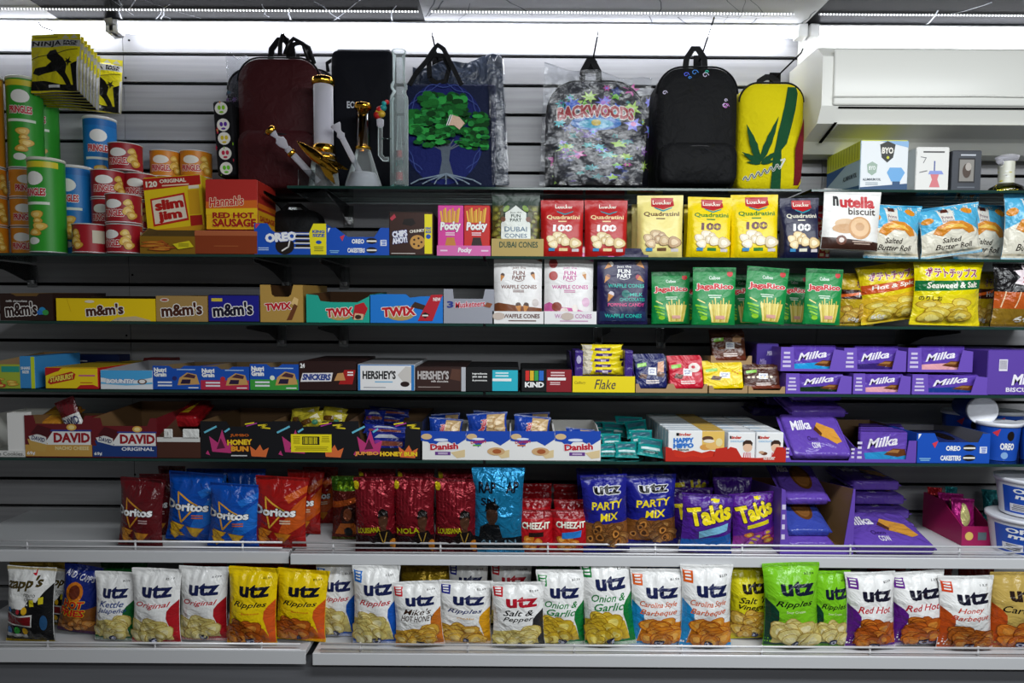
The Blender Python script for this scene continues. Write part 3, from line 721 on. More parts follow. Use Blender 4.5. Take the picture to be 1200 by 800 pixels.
design('biscuit_white', bg='ecebe6', kind='pouch', fin='pouch', wh=(.13, .14), t=.04, art=[T('n', .20, .80, .10, .17, 'k', .05), T('utella', .58, .79, .62, .20, 'c2202a', .05), T('biscuit', .66, .635, .48, .12, '3a2a20', .02),
    P([(0, 0), (1, 0), (1, .13), (0, .2)], '3a1f16'), E(.38, .42, .2, .09, 'd8b48a'), E(.36, .34, .22, .08, 'c89a68'), E(.62, .36, .20, .19, 'c8935a'), E(.62, .37, .165, .155, 'e0b888'), E(.62, .38, .08, .07, 'c89a68'), E(.3, .15, .09, .08, '6a3a28'), E(.3, .15, .045, .04, 'e6d8d0'), BARS(.48, .08, .85, .15, 2, 'b8a090', 1)])
design('butter_roll', bg='e9e4d2', wh=(.15, .13), t=.055, seal='4fb0d8', back='4fb0d8', art=[P([(0, .45), (.3, .62), (.7, .62), (1, .4), (1, 1), (0, 1)], '54b4dc'), P([(.28, .95), (.52, .95), (.50, .62), (.30, .62)], 'e6e2d8'), R(.33, .86, .47, .93, '5a2a20'), T('Prime', .40, .76, .17, .07, '7a5a6a', .01), T('Selection', .40, .69, .19, .06, '7a5a6a', .01),
    P([(.15, .46), (.22, .60), (.4, .68), (.62, .66), (.8, .54), (.86, .42), (.74, .40), (.62, .50), (.42, .52), (.28, .40)], 'd88a2a'), P([(.25, .54), (.4, .62), (.6, .60), (.72, .5), (.55, .55), (.36, .55)], 'f0c050'), E(.76, .85, .10, .06, 'e0902a', a=-.4), E(.10, .72, .09, .06, 'e0902a', a=.4),
    T('Salted', .44, .315, .32, .10, '2a2018', .015, .1), T('Butter Roll', .5, .19, .62, .10, '2a2018', .015, .1), R(.0, .05, 1, .10, 'd8ccb0')])
design('jaga', bg='0f8a42', kind='pouch', fin='pouch', wh=(.10, .13), t=.035, seal='0d6a34', art=[T('JagaRico', .5, .655, .88, .13, 'c81c20', .05, 0, 0, 'f4f4ee', .05), T('Calbee', .5, .82, .26, .06, 'e8f0e8', .01), E(.86, .89, .07, .05, 'c81c20'), BARS(.34, .46, .66, .53, 2, 'd8ecd8', 1),
    P([(.42, .04), (.80, .04), (.90, .36), (.34, .36)], 'd8c860'), [L([(.44 + .045 * i, .06), (.37 + .066 * i, .38 + .04 * (i % 3))], .022, ('f0e08a', 'c8b040', 'e6d470')[i % 3]) for i in range(8)],
    [L([(.06 + .03 * i, .34 - .055 * i), (.30, .30 - .06 * i)], .03, ('8ac81e', '5aa818')[i % 2]) for i in range(4)], E(.24, .12, .08, .04, '8ac81e'), R(.5, .1, .72, .16, 'd8a090'), L([(.1, .44), (.26, .38)], .02, 'f0e08a')])
def calbee(bg, band, bt, low, kc='8a1a5a'):
    return [T('ポテトチップス', .50, .80, .76, .15, kc, .03, .12, 0, 'f4e8e0', .05), P([(0, .5), (1, .56), (1, .70), (0, .66)], band), T(bt, .51, .61, .76, .09, 'f4f0e0', .025, .15, 2), P([(0, .0), (1, .0), (1, .5), (.5, .46), (0, .44)], low), CHIPS(.2, .1, .75, .36, 7, ['e6cc50', 'b08a1c', 'd8b83c', 'f0e080'], 6, .16, .6), T('のりしお', .2, .40, .3, .07, '3a2a10', .02)]
design('crisps_green', bg='e8d800', art=calbee('e8d800', '0f6a34', 'Seaweed & Salt', 'e6d21e'), wh=(.16, .15), t=.055, seal='d8c800')
design('crisps_orange', bg='e6cc14', art=calbee('e6cc14', 'c8501c', 'Hot & Spicy', 'e0b428')[:-1] + [T('60g', .22, .12, .2, .09, 'f4f0e0', .03)], wh=(.16, .15), t=.055, seal='b8a81c')
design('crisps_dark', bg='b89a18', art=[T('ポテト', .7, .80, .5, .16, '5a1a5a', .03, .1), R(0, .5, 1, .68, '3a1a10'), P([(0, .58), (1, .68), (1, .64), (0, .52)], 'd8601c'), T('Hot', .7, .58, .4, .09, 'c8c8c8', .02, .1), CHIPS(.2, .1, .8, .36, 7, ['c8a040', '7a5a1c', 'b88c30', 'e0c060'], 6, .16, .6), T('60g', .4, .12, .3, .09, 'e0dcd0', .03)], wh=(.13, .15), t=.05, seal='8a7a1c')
design('crisps_pink', bg='141214', art=[P([(.5, 1), (.6, .9), (.75, .95), (.78, .85), (.95, .85), (.9, .75), (1, .68), (.85, .62), (.8, .55), (.65, .6), (.5, .55), (.45, .65), (.3, .68), (.4, .78), (.32, .88), (.48, .9)], 'e8d8dc'), T('ポテト', .68, .74, .5, .15, 'c81c4a', .03, .1), P([(0, .28), (1, .28), (1, .54), (0, .54)], 'b8541c'), [L([(.1 * i, .3), (.12 * i + .03, .54)], .02, 'e8c8a0') for i in range(1, 9, 2)], R(0, 0, 1, .28, '8a6a1c'), T('60', .5, .12, .3, .1, 'e0dcd0', .03)], wh=(.16, .15), t=.05)
# cone pouches
def cone(tc, top, low, extra): return [P([(0, .90), (.45, .92), (.55, .86), (.8, .84), (1, .80), (1, 1), (0, 1)], top), R(.40, .925, .62, .94, 'k'), T('Just the', .52, .715, .28, .035, tc, .01, 0, 0, None, 0, .02), T('FUN', .52, .655, .24, .055, tc, .03), T('PART', .52, .595, .28, .055, tc, .03), L([(.43, .56), (.52, .545), (.61, .56)], .007, tc),
    T('WAFFLE CONES', .52, .475, .74, .05, tc, .025), BARS(.36, .40, .66, .44, 2, tc, 2), low, extra]
def icone(cx, cy, s, a, top): 
    q = lambda x, y: (cx + s * (x * math.cos(a) - y * math.sin(a)), cy + s * .65 * (x * math.sin(a) + y * math.cos(a)))
    return [P([q(-.5, .4), q(0, -1), q(.5, .4)], 'c8843a'), P([q(-.5, .4), q(-.35, .85), q(0, .95), q(.35, .85), q(.5, .4)], top)]
design('cone_white', bg='eceae8', kind='pouch', fin='pouch', wh=(.11, .165), t=.045, seal='dcd8d4', art=cone('6a2f1c', '7a4424', [P([(0, .05), (1, .05), (1, .2), (.7, .22), (.4, .24), (.1, .27), (0, .25)], '7a4424'), icone(.52, .2, .12, .2, '4a2a18'), icone(.66, .2, .12, -.2, '4a2a18')], [icone(.17, .6, .09, -.3, '4a2a18'), icone(.82, .62, .09, .4, '4a2a18'), E(.86, .27, .07, .05, 'd0c8c4')]))
design('cone_pink', bg='eceae8', kind='pouch', fin='pouch', wh=(.11, .165), t=.045, seal='dcd8d4', art=cone('c8589a', 'd878b0', [P([(0, .05), (1, .05), (1, .14), (.8, .16), (.6, .2), (.3, .22), (.1, .28), (0, .25)], 'd060a0'), E(.25, .22, .1, .06, '8a3a2a'), E(.4, .16, .08, .05, 'e8d8d0'), E(.62, .2, .06, .05, 'f0e8e0')], [E(.18, .78, .09, .06, 'b03a38'), E(.18, .62, .09, .06, 'b03a38'), P([(.12, .82), (.24, .82), (.18, .85)], '3a7a2c'), icone(.82, .62, .09, .3, 'e8d8c0'), E(.84, .28, .08, .06, 'e0b8d0')]))
design('cone_navy', bg='1d1646', kind='pouch', fin='pouch', wh=(.11, .165), t=.045, seal='15103a', art=[R(.42, .945, .62, .96, 'b82a2a'), E(.27, .89, .06, .04, 'b04a9a'), T('Just the', .52, .755, .28, .035, 'w', .01), T('FUN', .52, .695, .24, .055, 'w', .03), T('PART', .52, .635, .28, .055, 'w', .03), L([(.43, .60), (.52, .585), (.61, .60)], .007, 'w'),
    T('WAFFLE CONES', .56, .505, .72, .05, '16b0a0', .025), T('MILK', .76, .39, .26, .045, '16b0a0', .02), T('CHOCOLATES', .68, .325, .5, .045, '16b0a0', .02), T('POPPING CANDY', .56, .255, .72, .045, 'd83a80', .02), E(.55, .40, .08, .05, '16706a'), R(.05, .04, .95, .17, '1a2a52'), T('WAFFLE CONES', .5, .11, .72, .05, '16b0a0', .025),
    icone(.22, .77, .11, -.9, 'e8e0d8'), icone(.84, .79, .12, .8, '3a2418'), icone(.18, .6, .1, -.5, '8a5a4a'), icone(.84, .6, .11, .9, 'b03a4a'), icone(.24, .36, .12, -.4, 'd8d0d8')])
design('cone_green', bg='12301f', kind='pouch', fin='pouch', wh=(.11, .165), t=.045, seal='0c2016', back='12301f', art=[R(0, .2, .24, .78, '4a4a1c'), R(.76, .2, 1, .78, '4a4a1c'), CHIPS(.05, .25, .2, .75, 8, ['6a6a24', '2a3a18', '5a4a1c', '8a8a3a'], 3, .07, .8), CHIPS(.8, .25, .95, .75, 8, ['6a6a24', '2a3a18', '5a4a1c', '8a8a3a'], 5, .07, .8),
    P([(.2, .1), (.8, .1), (.8, .5), (.72, .58), (.72, .66), (.62, .7), (.5, .77), (.38, .7), (.28, .66), (.28, .58), (.2, .5)], 'dfe4dc'), R(.42, .94, .6, .955, 'd8d8d8'), T('Just the', .5, .66, .24, .03, '1c3a28', .01), T('FUN', .5, .61, .2, .05, '1c3a28', .03), T('PART', .5, .55, .24, .05, '1c3a28', .03), T('DUBAI', .5, .41, .46, .075, '2a5a7a', .01), T('CONES', .5, .31, .46, .065, '2a5a7a', .01),
    E(.3, .72, .07, .04, '7a9a3a', a=.5), E(.7, .72, .07, .04, '7a9a3a', a=-.5), E(.24, .56, .05, .04, '6a3a1c'), E(.76, .56, .05, .04, '6a3a1c')])
def ritter(c, low): return [R(0, 0, 1, .14, low), P([(.06, .66), (.36, .70), (.36, .82), (.06, .78)], '8ac84a'), P([(.40, .42), (.66, .40), (.68, .64), (.42, .66)], 'f0f0f0'), T('RITTER', .54, .57, .18, .05, '2a4aa0', .02), T('SPORT', .54, .49, .18, .05, '2a4aa0', .02), BARS(.25, .12, .8, .26, 2, 'e8d8d0', 2)]
CH = lambda x, y: [P([(x - .14, y - .05), (x + .1, y - .1), (x + .16, y + .04), (x - .06, y + .1)], '4a2414'), P([(x - .04, y), (x + .1, y - .03), (x + .1, y + .03), (x, y + .06)], '7a4a2a')]
design('square_navy', bg='1f2560', kind='pouch', fin='film', zip=0, wh=(.075, .075), t=.014, art=ritter('1f2560', '1f2560') + [CH(.22, .38), P([(.7, .45), (.92, .5), (.94, .85), (.74, .82)], 'd8a080'), CH(.8, .42)])
design('square_red', bg='c81c34', kind='pouch', fin='film', zip=0, wh=(.075, .075), t=.014, art=ritter('c81c34', 'c81c34') + [E(.75, .68, .18, .16, 'e8dcd4'), E(.72, .7, .06, .05, 'c83a4a'), CH(.25, .4)])
design('square_yellow', bg='f0d000', kind='pouch', fin='film', zip=0, wh=(.075, .075), t=.014, art=ritter('f0d000', 'f0d000')[:4] + ritter('f0d000', 'f0d000')[4:5] + [CH(.3, .42), [E(.75 + .06 * i, .7 - .06 * (i % 3), .025, .025, 'd8701c') for i in range(4)]])
design('square_brown', bg='4a2418', kind='pouch', fin='film', zip=0, wh=(.075, .075), t=.014, art=ritter('4a2418', '7a3a28') + [T('Der Nusswürfel', .5, .88, .8, .06, 'b89a80', .01) if False else BARS(.15, .84, .85, .92, 1, 'a88870', 1), [E(.12 + .13 * i, .5, .045, .05, 'e8d8c0') for i in range(6)]])
design('square_choco', bg='5a2f1c', kind='pouch', fin='film', zip=0, wh=(.085, .08), t=.014, art=ritter('5a2f1c', '6a3020') + [P([(.62, .66), (.86, .62), (.92, .82), (.76, .92), (.64, .8)], 'c89a70'), CH(.24, .42)])
def milka(low, bite='6a3a1c', low2=None): return [P([(.0, 0), (1, 0), (1, .22), (.6, .34), (0, .26)], low), T('Milka', .46, .66, .66, .34, 'f2eef6', .03, .35, 8), P([(.5, .22), (.7, .44), (.95, .42), (.98, .2), (.8, .14)], bite), P([(.55, .3), (.7, .40), (.84, .38), (.8, .28)], 'a8743c')]
# ------------------------------------------------------------------ bottom row of chip bags
GB = 'chip bags on the bottom steel shelf'
_par = [0]
def G(key, x0, x1, yt, label, **k):
    _par[0] += 1
    k['d'] = k['d'] + .008 if 'd' in k else SD['G'] - (.006 if _par[0] % 2 else .024)
    return put(key, x0, x1, yt, 'G', label, 'chips', 'chip_bag', GB, **k)
G('zapps', -4, 57, 671, 'black and white chip bag with gold seams at the far left of the bottom row', rot=3)
G('zapps', 42, 88, 674, 'second black and white chip bag from the left, half hidden on the bottom row', d=.265, rot=7, seed=1)
G('hotfries', 60, 112, 671, 'blue and brown fries bag with yellow letters on the bottom row', rot=9, d=.30)
G('utz_kettle', 103, 154, 676, 'white kettle chip bag with green foot and script on the bottom row', rot=2)
G('utz_original', 146, 207, 673, 'white and red plain chip bag beside the kettle chip bag', rot=2)
G('utz_original', 202, 263, 670, 'white and red plain chip bag next to the yellow bags', rot=1.5, seed=1)
G('utz_yellow', 260, 322, 672, 'yellow ridged chip bag beside the white and red bag', rot=2.5)
G('utz_yellow', 317, 382, 675, 'yellow ridged chip bag at the right end of the lower left shelf', rot=4, seed=1)
G('utz_ripples', 366, 417, 666, 'white and blue ridged chip bag half behind the right yellow bag', d=.30, rot=1)
G('utz_ripples', 410, 467, 667, 'white and blue ridged chip bag in full view with a blue corner flash', seed=1, d=.335)
G('utz_honey', 458, 519, 688, 'short white hot honey chip bag with a red corner flash', rot=-3)
G('utz_cheddar', 512, 577, 686, 'white ridged chip bag with orange foot and dark blue corner flash', rot=1)
G('utz_pepper', 575, 640, 688, 'white salt and pepper chip bag with red lettering', rot=-1)
G('utz_onion', 628, 688, 673, 'white and green onion chip bag, the left one of two', d=.33)
G('utz_onion', 682, 748, 666, 'white and green onion chip bag, the right one of two, tilted back', rot=-4, seed=1, lean=6)
G('utz_carolina', 740, 806, 672, 'white and blue southern barbecue chip bag, the left one of two', d=.335)
G('utz_carolina', 800, 863, 667, 'white and blue southern barbecue chip bag, the right one of two', seed=1)
G('utz_vinegar', 857, 911, 670, 'mustard yellow vinegar chip bag beside the lime green bags', rot=-3, d=.30)
G('utz_green', 898, 968, 667, 'lime green ridged chip bag, the larger front one of two', rot=-2)
G('utz_green', 956, 1002, 674, 'lime green ridged chip bag, the narrower right one of two', seed=1, d=.33, rot=-1)
G('utz_red', 996, 1058, 677, 'white and purple hot chip bag, the left one of two', rot=-2)
G('utz_red', 1050, 1118, 677, 'white and purple hot chip bag, the right one of two', rot=-4, seed=1, d=.33)
G('utz_bbq', 1106, 1174, 681, 'white and rust honey barbecue chip bag with an orange corner flash', rot=-1)
G('utz_gold', 1168, 1236, 676, 'gold chip bag cut off by the right edge of the bottom row', d=.335)
def GB2(key, x0, x1, yt, label, d=.22, **k): return put(key, x0, x1, yt, 'G', label, 'chips', 'chip_bag', 'second line of chip bags on the bottom steel shelf', d=d, **k)
GB2('back_gold', 4, 85, 662, 'gold foil chip bag behind the black and white bags')
GB2('back_green', 112, 168, 660, 'green chip bag behind the white kettle chip bag')
GB2('snyder_red', 210, 262, 660, 'red chip bag behind the right plain white bag')
GB2('snyder_red', 272, 330, 660, 'red chip bag behind the left yellow bag', seed=1)
GB2('snyder_red', 335, 388, 660, 'red chip bag behind the right yellow bag')
put('back_gold', 464, 532, 664, 'G', 'shiny golden bag lying on top behind the hot honey bag', 'chips', 'chip_bag', 'second line of chip bags on the bottom steel shelf', d=.25, lean=12)
GB2('utz_cheddar', 524, 572, 661, 'white ridged bag behind and above the orange footed bag', d=.26)
GB2('utz_pepper', 574, 624, 661, 'white pepper bag in the second line behind the salt and pepper bag', d=.26)
GB2('back_green', 628, 680, 661, 'green and white bag behind the left onion bag', seed=1)
GB2('back_green', 684, 726, 660, 'green and white bag behind the right onion bag')
GB2('utz_onion', 722, 760, 664, 'grey shaded white chip bag squeezed between onion and barbecue bags', d=.25)
GB2('doritos_blue', 756, 812, 660, 'blue bag top behind the left southern barbecue bag', seed=2)
GB2('utz_vinegar', 862, 900, 660, 'yellow green bag behind the vinegar bag', seed=1)
GB2('utz_green', 908, 960, 660, 'lime bag in the second line behind the larger lime bag')
GB2('snyder_red', 1020, 1068, 661, 'red chip bag behind the left white and purple bag')
GB2('snyder_red', 1072, 1124, 661, 'red chip bag behind the right white and purple bag', seed=1)
GB2('snyder_red', 1128, 1172, 662, 'red chip bag behind the honey barbecue bag')

# ------------------------------------------------------------------ upper steel shelf
FB = 'snack bags on the upper steel shelf'
def F_(key, x0, x1, yt, label, cat='chips', **k):
    k['d'] = k['d'] + (.016 if k['d'] > .25 else 0) if 'd' in k else SD['F'] + .006
    return put(key, x0, x1, yt, 'F', label, cat, 'chip_bag', k.pop('group', FB), **k)
F_('doritos_maroon', 131, 187, 566, 'maroon tortilla chip bag at the left end of its shelf', rot=4, d=.295)
F_('doritos_maroon', 158, 203, 558, 'maroon tortilla chip bag second from the left end', d=.22, seed=1)
F_('doritos_maroon', 182, 214, 548, 'maroon tortilla chip bag at the back by the wall', d=.14)
F_('doritos_blue', 188, 256, 560, 'blue tortilla chip bag, the left one of two in front', rot=4.5, d=.262)
F_('doritos_blue', 238, 302, 572, 'blue tortilla chip bag, the right one of two in front', rot=3.5, seed=1, d=.297)
F_('doritos_blue', 214, 262, 552, 'dark blue tortilla chip bag behind the left blue one', d=.19, seed=2)
F_('doritos_blue', 262, 308, 552, 'dark blue tortilla chip bag behind the right blue one', d=.19, seed=2)
F_('doritos_red', 292, 358, 564, 'red tortilla chip bag with flame print in front', rot=3, d=.297)
F_('doritos_red', 330, 376, 556, 'red tortilla chip bag right behind the front red one', d=.21, rot=4, seed=1)
F_('doritos_red', 352, 394, 550, 'red tortilla chip bag at the back beside the empty shelf corner', d=.12, seed=1)
F_('foil_green', 386, 424, 560, 'green topped foil snack bag half hidden left of the maroon foil bags', d=.24)
F_('foil_maroon', 412, 463, 563, 'maroon foil snack bag, leftmost of three with a printed portrait', rot=-1)
F_('foil_maroon_b', 459, 509, 562, 'maroon foil snack bag, middle one of three with a printed portrait')
F_('foil_maroon', 507, 560, 565, 'maroon foil snack bag, rightmost of three with a printed portrait', rot=1, seed=1)
for i, x in enumerate((418, 464, 512)): F_('foil_maroon', x, x + 44, 552, 'maroon foil snack bag in the second line behind the %s one' % ('left', 'middle', 'right')[i], d=.20, seed=i % 2)
F_('foil_blue', 552, 615, 551, 'tall shiny light blue foil snack bag with a printed portrait')
F_('cheezit', 606, 650, 600, 'small red cheese cracker pack, the left front one', d=.300)
F_('cheezit_blue', 646, 692, 600, 'small red cheese cracker pack with a blue flash, right front one', d=.30)
for r_ in (1, 2, 3):
    F_('cheezit', 607, 647, 596 - 9 * r_, 'red cracker pack, %s one back in the left line' % ORD[r_], d=.30 - .055 * r_, seed=r_ % 2)
    F_('cheezit', 649, 688, 597 - 9 * r_, 'red cracker pack, %s one back in the right line' % ORD[r_], d=.30 - .055 * r_, seed=r_ % 2)
F_('party', 682, 740, 562, 'dark blue and yellow party snack bag, left one of two', rot=-3)
F_('party', 733, 797, 561, 'dark blue and yellow party snack bag, right one of two', rot=-2, seed=1, d=.27)
F_('party', 676, 726, 552, 'party snack bag in the second line behind the left one', d=.21)
F_('party', 730, 780, 552, 'party snack bag in the second line behind the right one', d=.21, seed=1)
F_('takis_blue', 799, 864, 584, 'purple and blue rolled chip bag with large yellow letters', rot=2.5)
F_('takis_purple', 858, 914, 583, 'purple rolled chip bag with large yellow letters', rot=-5, d=.27)
F_('takis_back', 786, 838, 574, 'purple rolled chip bag directly behind the purple and blue one', d=.225, seed=1)
F_('takis_back', 838, 884, 562, 'purple rolled chip bag behind, right of centre', d=.22)
F_('takis_back', 786, 836, 545, 'purple rolled chip bag at the back under the hanging clip', d=.13)
F_('takis_back', 836, 872, 550, 'purple rolled chip bag at the back by the purple display', d=.13, seed=1)
PUR = '6648ae'
def bar(x0, x1, yt, shelf, label, art, front=PUR, d=None, depth=.011, name='chocolate_bar', cat='chocolate', group=None, **k):
    return carton(x0, x1, yt, shelf, label, front, art, d=d, depth=depth, name=name, cat=cat, group=group, flap=False, fin='film', **k)
tray(915, 1001, 573, 'F', 'tall open purple display box of cookies with bare brown inside', PUR, [BARS(.01, .2, .06, .8, 4, 'd8d0e8', 1)], PUR, 'a07c52', d=.305, depth=.235, yback=560,
     out=[(0, 0), (1, 0), (1, 1), (.975, 1), (.93, .62), (.87, .14), (.14, .13), (.09, .4), (.05, .98), (0, 1)])
zF = SZ['F'] + .003
def lying(x0, x1, py, d, h, dep, label, tilt, top_art, front=PUR, zb=None, group=None, yaw=0, cat='cookies', name='cookie_pack'):
    """flat pack lying down, its printed face upward, tipped towards the viewer by tilt"""
    z = WZ((x0 + x1) / 2, py, d) if zb is None else zb; xa, xb_ = XZ(x0, d, z), XZ(x1, d, z); w_ = xb_ - xa
    r = empty(name, ((xa + xb_) / 2, -d, z + .0008), (math.radians(tilt), 0, math.radians(yaw)))
    m = MB(); m.rbox(-w_ / 2, w_ / 2, 0, dep, 0, h, min(.006, h * .3), front, 2)
    m.surf(lambda u, v: np.stack([-w_ / 2 + w_ * (.04 + .92 * u), dep * (.05 + .9 * v), np.full_like(u, h + .0003)], 1), 1, 1, front, top_art, w_ / dep, False, base=False); m.build('pack_body', 'film', r)
    for sx in (-1, 1): xa_, xc_ = sorted((sx * (w_ / 2 - .003), sx * (w_ / 2 + .006))); MB().box(xa_, xc_, .004, dep - .004, h * .45, h * .55, front).build('end_seal', 'film', r)
    tag(r, label, cat, group); return r
COW = [T('Milka', .27, .72, .40, .26, 'f2eef6', .03, .3, 6), P([(.52, .62), (.62, .80), (.74, .72), (.90, .62), (.96, .28), (.84, .22), (.7, .36), (.58, .44)], 'd8983c'), P([(.5, .6), (.6, .42), (.64, .5), (.56, .7)], '5a321c'), T('Choco', .42, .36, .2, .12, '3a2468', .02), T('COW', .44, .18, .16, .16, 'e8e4f0', .03)]
ROUND = [E(.6, .55, .26, .34, '6a3f1c', n=22), E(.6, .55, .2, .27, '8a5a2c', n=22), T('Milka', .2, .8, .3, .2, 'f2eef6', .03, .3)]
CG = 'purple cookie packs on the upper steel shelf'
lying(922, 976, 0, .29, .022, .15, 'purple cookie pack lying lowest in the tall display box', 12, ROUND, zb=zF, group=CG)
lying(922, 972, 0, .27, .02, .15, 'purple cookie pack with a blue edge, middle of the tall display box', 22, ROUND, front='3a4aa8', zb=zF + .026, group=CG)
lying(921, 970, 0, .235, .02, .14, 'purple cookie pack with round biscuit on top in the tall display box', 26, ROUND, zb=zF + .088, group=CG)
lying(1003, 1095, 0, .305, .022, .15, 'purple cookie pack with a cow shaped biscuit lying at the shelf edge', 14, COW, zb=SZ['F'] + .001, group=CG)
for i in range(4):
    lying(1006 - 2 * i, 1072 - 6 * i, 0, .155 - .004 * i, .024, .14, 'purple cookie pack lying %s from the bottom of the stack by the wall' % ORD[i].replace('front', 'first'), 3, COW, zb=SZ['F'] + .001 + .034 * i if i else SZ['F'] + .001, group=CG)
pb = tray(1127, 1161, 617, 'F', 'magenta tray of foil candy bags on the right of the white shelf', '9a1450', [E(.25, .5, .14, .22, 'd8b860'), R(.55, .3, .85, .7, '5a6a70')], '9a1450', '6a0f38', d=.236, depth=.15, yback=577,
     side_out=True)
design('candy_magenta', bg='b0207a', wh=(.07, .07), t=.03, fin='foil', art=[E(.45, .5, .2, .28, 'd8d08a'), E(.45, .72, .12, .14, 'd8d08a')], seal='c040a0')
design('candy_teal', bg='1a7a80', wh=(.07, .07), t=.03, fin='foil', art=[E(.5, .5, .2, .2, '0c3a44')], seal='2a9aa0')
design('candy_red', bg='a81c24', wh=(.07, .07), t=.03, fin='foil', art=[E(.5, .5, .2, .2, 'c84a3a')])
for key, x0, x1, yt, d, l, cat in (('candy_magenta', 1122, 1152, 590, .215, 'magenta foil candy bag at the front of the magenta tray', 'candy'), ('candy_magenta', 1107, 1139, 584, .165, 'magenta foil candy bag in the middle of the magenta tray', 'candy'),
                              ('candy_red', 1093, 1112, 576, .118, 'red foil candy bag at the back of the magenta tray', 'candy'), ('candy_teal', 1114, 1130, 575, .118, 'teal foil candy bag at the back of the magenta tray', 'candy'), ('candy_teal', 1158, 1184, 579, .06, 'teal foil candy bag right behind the magenta tray', 'candy')):
    put(key, x0, x1, yt, 'F', l, cat, 'candy_bag', 'foil candy bags', d=d, lean=14, rot=4, zb=SZ['F'] + (.012 if d > .1 else .001))
def tub(xc, d, zb, rpx, hpx, label, art, col='d8dae0', group='cookie tubs', name='cookie_tub', band='1a4aa8'):
    z = zb; x = XZ(xc, d, z); s = (DW - d) / FPX; rr_ = rpx * s; h = hpx * s
    r = empty(name, (x, -d, z + .0006), (0, 0, -math.atan2(x, DW - d))); m = MB()
    fn = lambda u, v: np.stack([(rr_ * (.84 + .16 * v)) * np.sin((u - .5) * 2 * PI), -(rr_ * (.84 + .16 * v)) * np.cos((u - .5) * 2 * PI), h * .93 * v], 1)
    m.surf(fn, 32, 3, col, art, 2 * PI * rr_ / h); m.lathe([(.0001, .001), (rr_ * .84, .001)], col, 32); m.build('tub_body', 'plastic', r)
    l = MB(); l.lathe([(rr_ * .99, h * .90), (rr_ * 1.05, h * .90), (rr_ * 1.06, h * .99), (rr_ * 1.0, h), (rr_ * .93, h * .985), (.0001, h * .975)], 'e0e2e8', 36); l.build('lid', 'plastic', r)
    tag(r, label, 'tub', group); return r
def minis(big): return [R(.36, .08, .72, .86, '1c4fb5'), T('OREO', .52, .74, .20, .14, 'w', .04), T('minis', .53, .58, .2, .14, 'w', .04, .1), R(.66, .4, .71, .62, 'c83a4a'), R(.40, .14, .50, .36, 'e0e0e6'), BARS(.41, .16, .49, .34, 4, '5a5a60', 2)]
tub(1199, .265, SZ['F'], 38, 44, 'translucent blue labelled cookie tub standing on the white shelf', minis(1))
tub(1206, .26, SZ['F'] + 44 * (DW - .265) / FPX + .0015, 35, 44, 'translucent blue labelled cookie tub stacked on another tub', minis(1))
# ------------------------------------------------------------------ lowest glass shelf: seed cartons, pastries, chocolate
EG = 'cartons on the lowest glass shelf'
tray(-40, 31, 528, 'E', 'white open cookie carton cut off at the left edge', 'e4e3df', [T('In Cookies.', .74, .5, .44, .6, '6a6a66', .01)], 'e4e3df', 'cfcfc8', yback=478, sidetop=1, depth=.19, side_out=True)
tray(9, 30, 484, 'E', 'white carton end panel standing beside the left seed carton', 'eeece8', [], 'eeece8', 'd8d6d0', depth=.02, d=.292)
def seeds(x0, x1, yt, yb_, label, foot, sub, subc):
    return tray(x0, x1, yt, 'E', label, '6a1a20', [R(0, .02, 1, .30, foot), P([(.28, .30), (.98, .30), (.98, .62), (.42, .62)], 'e6e6e4'), R(.28, .62, 1, .66, '2a3a8a'), T('DAVID', .70, .47, .54, .24, '9a1a22', .05), T(sub, .70, .22, .5, .09, subc, .03), E(.70, .72, .075, .08, 'd8a84a'), E(.70, .72, .045, .05, 'f0d890'),
        P([(.04, .44), (.09, .18), (.30, .12), (.34, .34)], foot if foot != 'c89a4a' else 'c8a050'), P([(.06, .5), (.09, .4), (.33, .30), (.32, .48), (.2, .56)], 'dcdcd8'), T('DAVID', .205, .44, .2, .1, '1c2458', .03, 0, -14), P([(.1, .58), (.36, .5), (.4, .68), (.2, .78)], '4a1016'), T('69¢', .09, .09, .12, .1, 'f0f0ee', .03)],
        '6a1a20', '7a5c3c', yback=yb_, depth=.20, out=[(0, 0), (1, 0), (1, 1), (.90, 1), (.85, .80), (.16, .80), (.13, 1), (0, 1)], group=EG)
seeds(29, 108, 487, 484, 'maroon sunflower seed carton with a tan foot', 'c89a4a', 'NACHO CHEESE', 'e8d8a0')
seeds(108, 184, 490, 470, 'maroon sunflower seed carton with a blue foot', '1c3a7a', 'ORIGINAL', 'e8e8ee')
design('seed_bag', bg='6a1a22', wh=(.07, .10), t=.02, seal='5a141a', art=[P([(0, .3), (1, .3), (1, .6), (0, .6)], 'dcdcd8'), T('DAVID', .5, .45, .8, .2, '1c2458', .04)])
put('seed_bag', 64, 98, 474, 'E', 'maroon seed bag sticking up tilted out of the tan footed carton', 'seeds', 'seed_bag', 'seed bags in the left seed carton', d=.25, rot=-22, zb=SZ['E'] + .02)
lying(38, 72, 0, .235, .02, .09, 'tan and yellow seed bag lying low in the tan footed carton', 18, [P([(.1, .2), (.9, .3), (.8, .8), (.2, .7)], 'e0a83a')], front='c8862a', zb=SZ['E'] + .05, cat='seeds', name='seed_bag', group='seed bags in the left seed carton')
tray(184, 235, 512, 'E', 'white edged brown open box between seed carton and black bun boxes', '4a2a20', [R(0, .76, 1, .98, 'd8d8d4')], '7a1a22', '5a4030', yback=480, depth=.2, group=EG, side_out=True)
MB_ = [(192, 202), (214, 233)]
for i, (a, b) in enumerate(MB_): bar(a, b, 503, 'E', ('narrow' if i == 0 else 'wider') + ' white price card in the brown open box', [L([(.5, .3), (.5, .7)], .05, '4a4a4a')] if i == 0 else [], front='e6e6e2', d=.297, depth=.002, name='price_card', cat='card', zb=SZ['E'] + .045)
